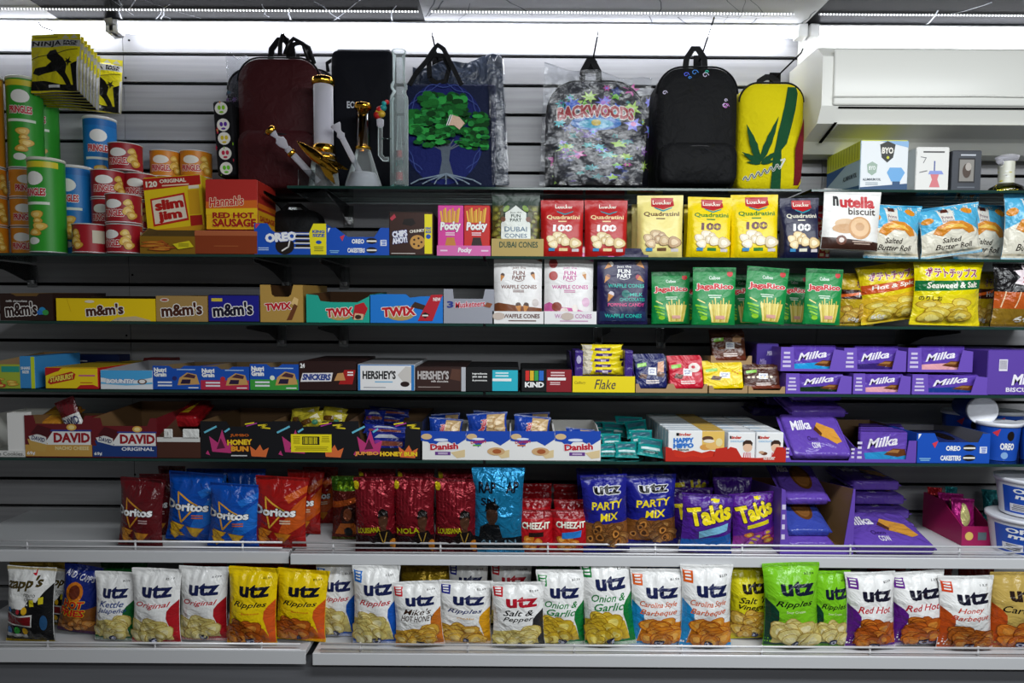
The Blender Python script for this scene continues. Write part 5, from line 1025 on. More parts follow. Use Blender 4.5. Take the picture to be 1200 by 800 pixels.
carton(244, 304, 346, 'C', 'deep blue candy carton with dark lettering and yellow tab', '1c1c86', [mm(0, '17122a', 'f0ece6', .47, .48, .78), R(.07, .76, .28, .88, 'd8c03a')], '14143a', depth=.2, group=CGp)
TWIX = lambda x, y, w_, h: T('TWIX', x, y, w_, h, 'c01c24', .06, 0, 4, 'f4ece4', .06)
tray(305, 355, 334, 'C', 'gold caramel bar carton with a notched tall front', 'b58f46', [TWIX(.42, .42, .62, .20), P([(.72, .5), (.80, .68), (.9, .62), (.86, .4)], 'e0bc7a'), P([(.62, .06), (.80, .5), (.88, .44), (.74, .06)], '6a3a1c')], 'a07c3a', '4a3018', depth=.2, yback=335, out=[(0, 0), (1, 0), (1, 1), (.78, 1), (.72, .74), (.66, .68), (.34, .68), (.27, .74), (.24, 1), (0, 1)], group=CGp)
tray(359, 434, 345, 'C', 'teal caramel bar carton with sloping front', '1fa892', [E(.52, .3, .2, .22, 'b59a5a'), TWIX(.52, .36, .42, .32), P([(.72, .14), (.76, .62), (.9, .72), (.96, .5), (.88, .1)], 'b81c24'), P([(.74, .1), (.76, .34), (.9, .3), (.88, .1)], 'd8b890'), E(.81, .2, .05, .08, '3a2418')], '17806f', '5a3c20', depth=.2, yback=342, out=[(0, 0), (1, 0), (1, 1), (.97, .92), (.8, .72), (.4, .72), (.22, .76), (.18, .96), (0, 1)], group=CGp)
tray(433, 519, 345, 'C', 'bright blue caramel bar carton with red corner', '1a78d0', [E(.42, .34, .2, .26, 'b59a5a'), TWIX(.40, .40, .46, .34), P([(.56, .56), (.62, .74), (.78, .6), (.74, .46)], '3a2418'), P([(.66, .08), (.74, .5), (.84, .98), (1, 1), (.86, .08)], 'b81c2c'), P([(.70, .28), (.76, .38), (.82, .3), (.76, .16)], '241410'), R(.72, .24, .8, .29, 'e8e4dc'), T('NEW', .92, .83, .1, .12, 'w', .03)], '1460a8', '5a3c20', depth=.2, yback=350, out=[(0, 0), (1, 0), (1, .94), (.7, .93), (.55, .88), (.5, 1), (.15, 1), (0, .96)], group=CGp)
tray(520, 579, 339, 'C', 'silver grey nougat bar carton with notched front', '9a9ca6', [T('3', .13, .55, .13, .2, '2a3a8a', .05), T('Musketeers', .52, .56, .6, .18, 'c02a3a', .03, .2, 4, 'e8e8f0', .05), P([(.8, .5), (.86, .62), (.97, .58), (.92, .46)], '8a4a2a')], '84868f', '5a4630', depth=.2, yback=350, out=[(0, 0), (1, 0), (1, 1), (.82, 1), (.78, .72), (.2, .72), (.18, 1), (0, 1)], group=CGp)
PG = 'waffle cone pouches'
for key, x0, x1, yt, lab, tc, fc in (('cone_white', 577, 638, 288, 'white waffle cone pouch with brown top corner', '5a2f20', 'eae8e6'), ('cone_pink', 637, 699, 288, 'white waffle cone pouch with pink top corner', 'c890b8', 'e8e6e6'), ('cone_navy', 701, 762, 290, 'dark purple popping candy cone pouch', '16b0a0', '24204a')):
    if key == 'cone_navy':
        put(key, x0, x1, yt, 'C', lab + ', front one', 'snack', 'snack_pouch', PG)
    else:
        put(key, x0 + 1, x1 - 2, yt, 'C', lab + ', front one', 'snack', 'snack_pouch', PG, d=.236)
        tray(x0, x1, 365, 'C', 'low white tray under the cone pouches with ' + ('brown' if key == 'cone_white' else 'pink') + ' corners', fc, [T('WAFFLE CONES', .56, .62, .7, .34, tc, .03), BARS(.3, .16, .85, .32, 1, tc, 1), E(.12 if key == 'cone_white' else .45, .6, .12, .3, 'c8b8ac')], fc, 'c8c0b8', depth=.2, yback=366)
    put(key, x0 + 2, x1 - 3, yt + 2, 'C', lab + ', second one back', 'snack', 'snack_pouch', PG, d=.175, seed=1)
JG = 'green rice stick pouches'
for i, (x0, x1, yt, d, rot, l) in enumerate(((765, 811, 319, .215, -1, 'leftmost, in the shade beside the dark purple pouch'), (814, 865, 313, .25, 0, 'second from the left'), (875, 927, 315, .25, 4, 'third from the left, leaning right'), (946, 991, 316, .25, 2, 'rightmost, beside the yellow crisp bags'),
                                  (800, 838, 320, .13, 0, 'behind, between the first two front ones'), (852, 893, 321, .15, 0, 'behind, between the second and third front ones'), (915, 950, 321, .15, 2, 'behind, left of the rightmost front one'), (765, 805, 321, .10, 0, 'behind the leftmost front one'))):
    put('jaga', x0, x1, yt, 'C', 'green rice stick pouch, ' + l, 'snack', 'snack_pouch', JG, d=d, rot=rot, seed=i % 2)
KG2 = 'crisp bags on the third glass shelf'
put('crisps_dark', 985, 1030, 320, 'C', 'dark yellow hot crisp bag half hidden behind the slumped yellow one', 'chips', 'chip_bag', KG2, d=.19)
put('crisps_orange', 1010, 1094, 314, 'C', 'yellow crisp bag with orange band, slumped to the left', 'chips', 'chip_bag', KG2, rot=-8, d=.21)
put('crisps_green', 1076, 1161, 305, 'C', 'bright yellow crisp bag with a dark green band', 'chips', 'chip_bag', KG2, rot=1)
put('crisps_dark', 1142, 1172, 318, 'C', 'dark yellow crisp bag in the shade right of the green banded one', 'chips', 'chip_bag', KG2, d=.17, seed=1)
put('crisps_pink', 1170, 1240, 308, 'C', 'black crisp bag with a pale burst at the right edge', 'chips', 'chip_bag', KG2)

# ------------------------------------------------------------------ second glass shelf
ZB = SZ['B']; S20 = lambda d: (DW - d) / FPX
def can_art(bg2, chips, tall):
    A = [E(.5, .80 if tall else .66, .085, .075 if tall else .16, 'f0eee8'), T('PRINGLES', .5, .65 if tall else .34, .21, .085 if tall else .24, 'c0202a', .05, 0, 0, 'f4f0ea', .07)]
    if tall: A += [R(.28, .92, .72, .985, bg2), BARS(.36, .50, .64, .56, 1, 'dfe8d8', 1), CHIPS(.46, .18, .55, .44, 4, chips, 5, .055, .9), E(.48, .12, .06, .04, 'dfe0d8')]
    else: A += [CHIPS(.63, .2, .68, .78, 4, chips, 3, .045, 3.6), R(.80, .35, .92, .8, 'c8c0a8'), R(.22, .12, .32, .6, 'd8d8d8'), BARS(.225, .15, .315, .56, 5, '6a6a80', 1)]
    return A
CANS = {}
def can(kind, xp, d, z, label, yaw=0, zabs=None):
    tall = kind[-1] == 'T'; col = dict(g='2f9a2a', b='1a78c0', o='d8861a', r='a01622', y='c87a1a')[kind[0]]; bg2 = dict(g='d8c82a', b='1a68b0', o='e0a03a', r='8a0f1a', y='e0b02a')[kind[0]]
    r_, h = .0365, .212 if tall else .0665
    if kind not in CANS:
        r = empty('chip_can'); m = MB()
        fn = lambda u, v: np.stack([r_ * np.sin((u - .5) * 2 * PI), -r_ * np.cos((u - .5) * 2 * PI), h * (.012 + .955 * v)], 1)
        A = can_art(bg2, YC, tall); A2 = []
        m.surf(fn, 40, 2, col, A, 2 * PI * r_ / h); m.lathe([(.0001, .001), (r_ * .97, .001), (r_ * 1.0, h * .012)], 'b8b8b8', 40); m.build('can_body', 'carton', r)
        MB().lathe([(r_, h * .967), (r_ * 1.03, h * .967), (r_ * 1.04, h * .993), (r_ * 1.0, h), (r_ * .93, h), (r_ * .9, h - .002), (.0001, h - .002)], 'dcdcd8' if kind[0] != 'g' else 'd8dcc8', 40).build('lid', 'plastic', r)
        MB().tube([((r_ + .0002) * math.cos(a), (r_ + .0002) * math.sin(a), .003) for a in [2 * PI * i / 32 for i in range(33)]], .0012, 'c0c0c0', 6, False).build('bottom_rim', 'chrome', r)
        CANS[kind] = r; o = r
    else: o = copy_tree(CANS[kind])
    zz = ZB + z if zabs is None else zabs; o.location = (XZ(xp, d, ZB + .04), -d, zz + .0006); o.rotation_euler = (0, 0, math.radians(yaw)); tag(o, label, 'chips', 'cylindrical chip cans')
    return h
hS, hT = .0672, .2127
def column(xp, d, kinds, labels, yaw=0):
    z = 0
    for i, (k, l) in enumerate(zip(kinds, labels)): can(k, xp, d, z, l, yaw + (i * 37) % 25 - 12); z += hT if k[-1] == 'T' else hS
column(-12, .16, ['oS', 'oS', 'oS', 'yT'], ['short orange chip can, bottom of the column at the left edge', 'short orange chip can, second in the column at the left edge', 'short orange chip can, third in the column at the left edge', 'tall yellow and orange chip can at the left edge'], 25)
column(35, .133, ['oS', 'oS', 'oS', 'gT'], ['short orange chip can at the shelf, left of the tall front green can', 'short orange chip can, second of the column left of the front green can', 'short orange chip can, third of the column left of the front green can', 'tall green chip can standing high on the orange cans'], 20)
column(54, .053, ['oS', 'oS', 'oS', 'gT'], ['short orange chip can at the back, lowest', 'short orange chip can at the back, second', 'short orange chip can at the back, third', 'tall green chip can at the back beside the high green one'], 10)
column(57, .207, ['gT'], ['tall green chip can at the front of the shelf'], 4)
column(91, .128, ['bT'], ['tall blue chip can standing on the shelf behind a red can'], 14)
column(92, .045, ['gT'], ['tall green lidded chip can behind the lower blue can'], 0)
column(146, .206, ['rS', 'rS'], ['short red chip can at the front, lower right one', 'short red chip can standing on the lower right one'], -8)
column(106.5, .206, ['rS'], ['short red chip can at the front, lower left one'], -60)
column(129, .134, ['rS', 'rS', 'rS'], ['short red chip can in the middle column, lowest', 'short red chip can in the middle column, second', 'short red chip can in the middle column, topmost'], 2)
column(121, .052, ['rS', 'rS', 'bT'], ['short red chip can under the upper blue can, lowest', 'short red chip can under the upper blue can, second', 'tall blue chip can standing high at the back'], 12)
column(166, .098, ['rS', 'rS', 'rS'], ['short red chip can behind the gold box, lowest', 'short red chip can behind the gold box, second', 'short red chip can behind the gold box, third'], -2)
can('rS', 150, .112, hS * 3 + .0005, 'short red chip can on the very top, bridging two columns', 0)
column(197, .042, ['oS', 'oS', 'oS', 'oS'], ['short orange chip can behind the yellow stick box, lowest', 'short orange chip can behind the yellow stick box, second', 'short orange chip can behind the yellow stick box, third', 'short orange chip can showing above the yellow stick box'], 6)
column(232, .042, ['oS', 'oS', 'oS', 'oS'], ['short orange chip can behind the red sausage box, lowest', 'short orange chip can behind the red sausage box, second', 'short orange chip can behind the red sausage box, third', 'short orange chip can showing between stick box and sausage box'], 4)
BGp = 'boxes on the second glass shelf'
tray(164, 229, 277, 'B', 'open gold stick box at the front of the shelf under the yellow sign box', '8a6414', [P([(.1, .5), (.4, .8), (.6, .3), (.3, .1)], 'a8541c'), CHIPS(.15, .2, .5, .7, 5, ['b8641c', '6a2a0c', 'a0501a', 'c8862a'], 3, .2, .5), P([(.6, .55), (.9, .75), (.98, .4), (.7, .25)], 'd8c81e'), BARS(.68, .4, .92, .6, 2, '8a8010', 2)], '8a6414', '5a4620', depth=.076, yback=270, group=BGp, side_out=True)
carton(172, 240, 207, 'B', 'yellow meat stick box with red banner, tilted above the gold box', 'efcf1c', [P([(0, .78), (0, .99), (1, 1), (1, .83)], 'b82018'), T('120', .15, .885, .2, .11, 'f4ecd8', .05), T('ORIGINAL', .52, .925, .46, .07, 'f4ecd8', .04), BARS(.32, .82, .8, .87, 1, 'f0d0b0', 1), P([(.12, .12), (.1, .62), (.70, .70), (.74, .2)], 'c8281c'), P([(.15, .16), (.13, .59), (.67, .66), (.71, .24)], 'efe4cc'), T('slim', .42, .51, .5, .19, 'b81c18', .06, 0, 5), T('jim', .42, .29, .42, .21, 'b81c18', .06, 0, 5), R(.76, .3, .95, .74, 'e0a81c'), R(.76, .08, .97, .28, 'b82018'), P([(0, 0), (1, 0), (1, .1), (0, .06)], 'd89a1c'), R(.78, .76, .96, .82, 'f0e8d0')], 'd8b81c', d=.16, depth=.07, zb=WZ(205, 272, .16), rot=-4, group=BGp)
carton(176, 226, 270, 'B', 'yellow stick bundle under the yellow sign box', 'b8a01c', [R(.05, .7, .3, .95, 'd8d01e'), R(.35, .72, .85, .96, 'd0c81e')], 'a8901c', d=.160, depth=.075, group=BGp)
carton(228, 302, 271, 'B', 'low copper red sausage tray under the red and yellow box', '8a3a1a', [R(0, .8, 1, 1, 'b0603a'), BARS(.3, .3, .7, .4, 1, 'a0522a', 1)], '7a3016', top='b8684a', depth=.16, group=BGp, fin='plastic')
carton(241, 302, 211, 'B', 'red and yellow hot sausage box on the copper tray', 'e6b41c', [P([(0, .44), (1, .50), (1, 1), (0, 1)], 'b8302a'), P([(0, .40), (1, .42), (1, .60), (0, .56)], 'd86a20'), P([(0, .30), (1, .30), (1, .44), (0, .42)], 'e8c01c'), T("Hannah's", .40, .57, .66, .19, 'c82a24', .03, .15, 4, 'f0e0c0', .05), T('RED HOT', .53, .29, .80, .12, 'a01c18', .06, 0, 0, 'f0d02a', .04), T('SAUSAGE', .55, .14, .84, .17, 'a01c18', .06, 0, 0, 'f0d02a', .04)], 'a82a20', depth=.12, d=.20, zb=WZ(270, 269.5, .20), group=BGp,
       side_art=[R(0, 0, 1, .4, 'd8a01c'), R(.0, .45, 1, .55, 'd8701c'), T('SAUSAGE', .5, .25, .8, .12, 'a01c18', .05)], top='b8302a')
OREO = [E(.42, .28, .13, .28, '201612'), L([(.50, .55), (.47, .25), (.38, .12)], .045, 'e8e4e0'), T('OREO', .37, .56, .44, .30, 'f4f4f6', .08, 0, 5, '1a4ac0', .03), [R(.55, .20 + .15 * i, .8, .24 + .15 * i, 'e8e6e2') for i in range(4)], [R(.57, .245 + .15 * i, .8, .32 + .15 * i, '1a1210') for i in range(3)], BARS(.03, .12, .22, .24, 2, 'b8d0f0', 2), P([(.78, 0), (.76, .7), (.82, 1), (1, 1), (1, 0)], 'efe01e'), T('KING', .89, .74, .17, .10, '1a50b0', .05), T('SIZE', .89, .62, .17, .10, '1a50b0', .05), E(.89, .40, .04, .06, '1a50b0'), BARS(.82, .1, .96, .28, 3, '8a8a2a', 3), P([(.02, .82), (.08, .98), (.02, .98)], 'd83a4a')]
tray(298, 383, 262, 'B', 'long blue biscuit carton with a yellow king size corner', '1550b8', OREO, '1550b8', '5a4a34', depth=.115, yback=272, out=[(0, 0), (1, 0), (1, .98), (.82, .98), (.77, .72), (.3, .70), (.24, .78), (.18, 1), (0, 1)], group=BGp)
tray(383, 456, 267, 'B', 'small blue biscuit carton with stepped front', '1550b8', CAKE, '1550b8', '5f5f66', depth=.18, yback=272, out=[(0, 0), (1, 0), (1, 1), (.86, 1), (.76, .66), (.34, .66), (.14, 1), (0, .96)], group=BGp)
carton(456, 508, 249, 'B', 'dark brown cookie carton with yellow strip at its right side', '3a211a', [T('CHIPS', .24, .50, .34, .15, 'e8e8f0', .07, 0, 8, '2a3a9a', .05), T('AHOY!', .24, .35, .34, .15, 'e8e8f0', .07, 0, 8, '2a3a9a', .05), T('CHUNKY', .63, .57, .34, .07, 'f0e8d8', .04, 0, 6), E(.64, .31, .17, .165, 'c8944a', n=22), [E(.64 + .09 * math.cos(a), .31 + .09 * math.sin(a), .025, .025, '3a1c10') for a in (0, 1.3, 2.5, 3.7, 5)], T('S\'mores', .42, .78, .3, .1, 'e8e4f0', .05, 0, 0, '2a3a8a', .05) if False else P([(.3, .72), (.34, .84), (.54, .86), (.6, .74), (.5, .68)], '1a1210'), R(.80, .04, .97, .96, 'efe01e'), T('KING', .885, .63, .13, .06, '1a50b0', .05), T('SIZE', .885, .55, .13, .06, '1a50b0', .05), E(.885, .44, .055, .055, '1a50b0'), BARS(.04, .03, .6, .06, 1, 'd8d0c8', 1), P([(.02, .86), (.12, .96), (.16, .88), (.06, .8)], 'b83a4a')], '2a1812', depth=.15, group=BGp)
POCK = lambda stick, top: [[L([(.18 + .075 * i, .66), (.12 + .09 * i + .02 * (i % 2), .88 + .03 * (i % 3))], .035, ('e8b43a', 'd09424')[i % 2]) for i in range(9)], T('Pocky', .5, .56, .82, .22, 'f4f2f0', .06, .15, 3, '6a1a3a', .02), BARS(.25, .38, .72, .46, 2, 'f0d8e0', 2), [L([(.5 + .04 * i, .34), (.5 + .07 * i, .12)], .03, stick) for i in range(-3, 4)]]
for i, (x0, x1, c, st, l) in enumerate(((513, 543, 'd8409a', 'c8843a', 'pink stick biscuit box'), (543.6, 574, 'c8201c', '2a1612', 'red stick biscuit box'))):
    r0 = carton(x0, x1, 241, 'B', l + ', front one in the pink tray', c, POCK(st, 0), c, d=.236, depth=.022, name='biscuit_box', cat='biscuits', group='stick biscuit boxes in the pink tray', flap=False, zb=SZ['B'] + .003)
    for k in range(1, 6): cc = copy_tree(r0); cc.location.y += .0235 * k; tag(cc, '%s, %s one in the pink tray' % (l, ORD[k]), 'biscuits', 'stick biscuit boxes in the pink tray')
tray(512, 575, 288, 'B', 'pink tray holding the stick biscuit boxes', 'd86aac', [T('Pocky', .52, .5, .26, .6, 'f4eef2', .05, .15), BARS(.06, .35, .2, .65, 1, 'f0d0e4', 1), BARS(.82, .35, .96, .65, 1, 'f0d0e4', 1)], 'd86aac', 'd86aac', depth=.16, yback=288)
put('cone_green', 576, 633, 222, 'B', 'dark green cone pouch with pale shield print, front one', 'snack', 'snack_pouch', PG, d=.222)
put('cone_green', 578, 632, 224, 'B', 'dark green cone pouch, second one back', 'snack', 'snack_pouch', PG, d=.165, seed=1)
tray(576, 637, 280, 'B', 'low tan tray under the dark green cone pouches', 'b59c58', [T('DUBAI CONES', .52, .66, .74, .34, '2a4a30', .02)], 'b59c58', 'a08a50', depth=.19, yback=281)
WG = 'wafer cube bags on the second glass shelf'
def wf(key, x0, x1, yt, l, **k): return put(key, x0, x1, yt, 'B', l, 'biscuits', 'biscuit_bag', WG, **k)
wf('wafer_red', 634, 685, 233, 'red wafer cube bag, the left one of two'); wf('wafer_red', 686, 737, 233, 'red wafer cube bag, the right one of two', seed=1)
wf('wafer_red', 637, 684, 231, 'red wafer cube bag behind the left red one', d=.16); wf('wafer_red', 687, 733, 231, 'red wafer cube bag behind the right red one', d=.16, seed=1)
wf('wafer_cream', 749, 803, 227, 'cream yellow wafer cube bag in front', yaw=-4); wf('wafer_cream', 742, 786, 238, 'cream yellow wafer cube bag second in its line', d=.17, seed=1); wf('wafer_cream', 736, 778, 243, 'cream yellow wafer cube bag at the back of its line', d=.10)
wf('wafer_yellow', 808, 861, 230, 'bright yellow wafer cube bag, the left one of two', rot=1); wf('wafer_yellow', 860, 917, 227, 'bright yellow wafer cube bag, the right one of two', seed=1, rot=-1)
wf('wafer_yellow', 804, 850, 238, 'bright yellow wafer cube bag behind the left yellow one', d=.165, seed=1); wf('wafer_yellow', 856, 902, 236, 'bright yellow wafer cube bag behind the right yellow one', d=.165)
wf('wafer_navy', 918, 965, 231, 'navy wafer cube bag beside the white biscuit pouch', rot=-1)
put('biscuit_white', 968, 1037, 222, 'B', 'white biscuit pouch with red lettering, hung forward and tilted', 'biscuits', 'snack_pouch', None, rot=2, yb=294, d=.24)
put('wafer_red', 952, 976, 240, 'B', 'red bag in the shade between navy bag and white pouch', 'biscuits', 'biscuit_bag', WG, d=.14)
RG = 'light blue butter roll bags'
for i, (x0, x1, yt, d, rot, l) in enumerate(((1020, 1087, 240, .225, 2, 'left one, beside the white biscuit pouch'), (1082, 1160, 245, .226, -8, 'middle one, slumped to the left'), (1128, 1192, 240, .165, 4, 'right one, partly behind the slumped one'), (1184, 1250, 226, .225, 0, 'at the right edge'), (1074, 1116, 243, .12, 3, 'behind, between left and middle ones'), (1110, 1152, 237, .10, 0, 'behind, near the wall'))):
    put('butter_roll', x0, x1, yt, 'B', 'light blue and cream butter roll bag, ' + l, 'bread', 'bread_bag', RG, d=d, rot=rot, seed=i % 2)
# ------------------------------------------------------------------ things hanging on the wall above the top glass shelf
ZA = SZ['A']
def hook(px, py, x2, y2, label, d1=.13):
    a = W(px, py, d1); b = W(x2, y2, .016)
    r = empty('wire_hook', (b[0], b[1], b[2])); tag(r, label, 'hook', 'black wire hooks on the slat wall')
    t = lambda p: (p[0] - b[0], p[1] - b[1], p[2] - b[2])
    m = MB(); m.tube([(0, .001, 0), (0, -.015, 0), (a[0] - b[0], a[1] - b[1] + .01, a[2] - b[2] - .006), t(a)], .0019, 'k', 8); m.build('arm', 'black_backing', r)
    MB().rbox(-.014, .014, -.0035, .0005, -.018, .014, .001, 'k', 1).build('clip_plate', 'black_backing', r)
hook(506, 36, 513, 70, 'wire hook above the dark blue tree bag'); hook(701, 36, 693, 78, 'wire hook above the wrapped patterned backpack')
hook(837, 20, 819, 72, 'wire hook above the black backpack', .15); hook(941, 57, 908, 92, 'wire hook above the yellow backpack'); hook(332, 38, 345, 70, 'wire hook above the maroon backpack')
hook(45, 26, 70, 40, 'wire hook carrying the yellow mask packs', .16)

def body_outline(w, h, rt, n=10, rb=.02):
    """rounded-top outline (x, z), counter-clockwise from lower left"""
    p = []
    for cx, cz, r_, a0 in ((-w / 2 + rb, rb, rb, PI), (w / 2 - rb, rb, rb, 1.5 * PI), (w / 2 - rt, h - rt * 1.0, rt, 0), (-w / 2 + rt, h - rt * 1.0, rt, .5 * PI)):
        for i in range(n + 1): a = a0 + .5 * PI * i / n; p.append((cx + r_ * math.cos(a), cz + r_ * math.sin(a)))
    return p
def puffy(m, outline, y_back, y_front, c, bulge=.02, rings=6):
    """closed pillow-like slab over an outline: a rim then domed front"""
    cx = sum(p[0] for p in outline) / len(outline); cz = sum(p[1] for p in outline) / len(outline); n = len(outline)
    V = []; F = []
    prof = [(1, y_back), (1, y_back - (y_back - y_front) * .5), (.985, y_front + .012), (.955, y_front)] + [(.955 * (1 - (k / rings)) + .0, y_front - bulge * math.sin(PI / 2 * k / rings)) for k in range(1, rings)]
    for s, y in prof:
        for x, z in outline: V.append((cx + (x - cx) * s, y, cz + (z - cz) * s))
    V.append((cx, y_front - bulge, cz))
    for j in range(len(prof) - 1):
        for i in range(n): F.append((j * n + i, j * n + (i + 1) % n, (j + 1) * n + (i + 1) % n, (j + 1) * n + i))
    L_ = (len(prof) - 1) * n
    for i in range(n): F.append((L_ + i, L_ + (i + 1) % n, len(V) - 1))
    F.append(tuple(range(n - 1, -1, -1)))
    m.add(V, F, c, True)
    def front(u, v):
        # approximate dome height at (u,v) over the bounding box, matching the ring profile
        xs = [p[0] for p in outline]; zs = [p[1] for p in outline]; x = min(xs) + (max(xs) - min(xs)) * u; z = min(zs) + (max(zs) - min(zs)) * v
        ang = np.arctan2(z - cz, x - cx); oa = np.array([math.atan2(q[1] - cz, q[0] - cx) for q in outline]); orr = np.array([math.hypot(q[0] - cx, q[1] - cz) for q in outline])
        o_ = np.argsort(oa); rad = np.interp(ang, oa[o_], orr[o_], period=2 * PI); s = np.clip(np.hypot(x - cx, z - cz) / rad, 0, 1)
        k = np.clip(1 - s / .955, 0, 1); y = np.where(s < .955, y_front - bulge * np.sin(PI / 2 * k), y_front + (s - .955) / .045 * .02)
        return np.stack([x, y - .0012, z], 1)
    return front
def strap(parent, pts, w_, m='black_cloth', name='strap', th=.004):
    """flat webbing strap along pts"""
    V = []; F = []; P_ = [Vector(p) for p in pts]; n = len(P_)
    for i, p in enumerate(P_):
        d = (P_[min(i + 1, n - 1)] - P_[max(i - 1, 0)]).normalized(); sd = d.cross(Vector((0, 1, 0)))
        sd = sd.normalized() if sd.length > .1 else Vector((1, 0, 0))
        for a, b in ((-w_ / 2, -th / 2), (w_ / 2, -th / 2), (w_ / 2, th / 2), (-w_ / 2, th / 2)): V.append(tuple(p + sd * a + Vector((0, b, 0))))
    for i in range(n - 1):
        for k in range(4): F.append((4 * i + k, 4 * i + (k + 1) % 4, 4 * i + 4 + (k + 1) % 4, 4 * i + 4 + k))
    F += [(3, 2, 1, 0), (4 * n - 4, 4 * n - 3, 4 * n - 2, 4 * n - 1)]
    mb = MB(); mb.add(V, F, 'k', False); return mb.build(name, m, parent)
def backpack(x0, x1, yt, yb_, d, label, m, art, rt=.07, pocket=None, ar_bg=None, depth=.085, mcol=None, art_mat='cloth', handle=(.5, .06, .05), piping=True, pocket_art=None):
    zt, zb = WZ((x0 + x1) / 2, yt, d), WZ((x0 + x1) / 2, yb_, d); xa, xb_ = XZ(x0, d, (zt + zb) / 2), XZ(x1, d, (zt + zb) / 2); w_, h = xb_ - xa, zt - zb
    r = empty('backpack', ((xa + xb_) / 2, -d + .02, zb)); tag(r, label, 'backpack', 'backpacks on the wall')
    mb = MB(); fr = puffy(mb, body_outline(w_, h, rt), depth - .02 - .0, 0, mcol or 'k', .018); mb.build('main_body', m, r)
    if art: ab = MB(); ab.surf(lambda u, v: fr(u, v), 14, 18, 'k', art, w_ / h, True, base=False); ab.build('printed_front', art_mat, r)
    if pocket:
        pz, pw, pm = pocket; ph = h * pz; pb = MB(); ol = body_outline(w_ * pw, ph, .03, 6); ol = [(x, z + .006) for x, z in ol]
        pf = puffy(pb, ol, .012, -.026, mcol or 'k', .012)
        if pocket_art: pb.surf(pf, 12, 8, 'k', pocket_art, w_ * pw / ph, True, base=False)
        po_ = pb.build('front_pocket', pm, r)
        zp = MB(); zp.tube([(-w_ * pw * .46, -.020, ph * .93), (0, -.030, ph * .955), (w_ * pw * .46, -.020, ph * .93)], .0022, '1a1a1c', 6); zp.build('zipper', 'plastic', po_)
    if piping:
        ol = body_outline(w_ * .99, h * .99, rt, 10); pp = MB(); pp.tube([(x, .006, z + h * .005) for x, z in ol[22:]] , .0022, '0e0e10', 6); pp.build('piping', 'cloth', r)
    if handle:
        hx, hw, hh = handle; bx = -w_ / 2 + w_ * hx
        strap(r, [(bx - hw / 2, .03, h - .012), (bx - hw * .42, .03, h + hh * .55), (bx - hw * .12, .03, h + hh), (bx + hw * .12, .03, h + hh), (bx + hw * .42, .03, h + hh * .55), (bx + hw / 2, .03, h - .012)], .014, name='grab_handle')
    return r, w_, h
# yellow mask packs ------------------------------------------------
MASK = [R(0, .84, 1, .97, 'a8a8a6'), T('NINJA', .34, .895, .60, .12, '121212', .03, sp=1.1), T('FACE', .82, .93, .26, .045, '121212', .04), T('MASK', .82, .88, .26, .045, '121212', .04),
        P([(0, .04), (1, .0), (1, .12), (.62, .13), (.3, .20), (.0, .22)], '101010'), P([(.34, .68), (.40, .77), (.52, .79), (.58, .70), (.68, .62), (.76, .50), (.72, .36), (.80, .22), (.86, .06), (.78, .05), (.66, .26), (.54, .38), (.40, .34), (.18, .30), (.04, .36), (.10, .44), (.34, .46), (.44, .56), (.36, .62)], '101010'),
        P([(.84, .50), (.98, .56), (1, .1), (.88, .08)], '101010'), P([(.74, .62), (.79, .58), (.84, .64), (.82, .56), (.88, .52), (.81, .52), (.78, .46), (.77, .53), (.71, .55), (.76, .57)], '101010'), L([(.04, .62), (.96, .79)], .012, '1a1a1a'), R(.4, .07, .62, .12, 'd0d0d0'), P([(.955, .02), (1, .0), (1, .66), (.965, .62)], 'c8c8cc')]
mp0 = None
for i in range(8):
    d = .165 - .0165 * i - (.012 if i == 7 else 0); x0, x1, yt, yb_ = (34, 93, 37, 106) if i < 7 else (110, 132, 57, 130)
    px0, px1 = (34 + 3.4 * i, 93 + 3.2 * i) if i < 7 else (88, 132)
    zt, zb = WZ(63, 37 + 2.8 * i, d), WZ(63, 108 + 3.2 * i, d)
    if mp0 is None:
        xa, xb_ = WX(px0, 70, d), WX(px1, 70, d); w_, h = xb_ - xa, zt - zb; r = empty('mask_pack')
        m = MB(); fn = lambda u, v: np.stack([(u - .5) * w_, -.0055 * np.sin(PI * u) ** .5 * np.sin(PI * v) ** .4 - .0006 + .002 * np.sin(9 * u + 5 * v), h * .92 * v], 1)
        m.surf(fn, 18, 22, 'd8cc1c', MASK, w_ / h); m.surf(lambda u, v: np.stack([(.5 - u) * w_, .003 + .0 * u, h * .92 * v], 1), 4, 4, 'c4c4c8'); m.build('pouch', 'film', r)
        hd = MB(); hd.box(-w_ / 2, w_ / 2, -.0012, .0012, h * .90, h, 'd0c41c'); hd.surf(plane(-w_ / 2, w_ / 2, h * .90, h, -.0014), 1, 1, 'd0c41c', [P([(.62, .2), (.70, .85), (.78, .2)], 'b8b8a8'), P([(.8, .2), (.88, .85), (.96, .2)], 'b8b8a8'), BARS(.05, .3, .55, .7, 1, '8a8420', 1)], w_ / (h * .1), False, base=False); hd.build('header', 'carton', r)
        mp0 = r; o = r
    else: o = copy_tree(mp0)
    o.location = ((WX(px0, 70, d) + WX(px1, 70, d)) / 2, -d, zb); o.rotation_euler = (math.radians(-6), math.radians(-1.5 + .4 * i), math.radians(-3 + 2.2 * i))
    tag(o, 'yellow and black face mask pack, %s on the hook' % (ORD[i] + (' one' if i else 'most one')) if i < 7 else 'yellow and black face mask pack hanging last, against the wall', 'mask', 'face mask packs on one hook')
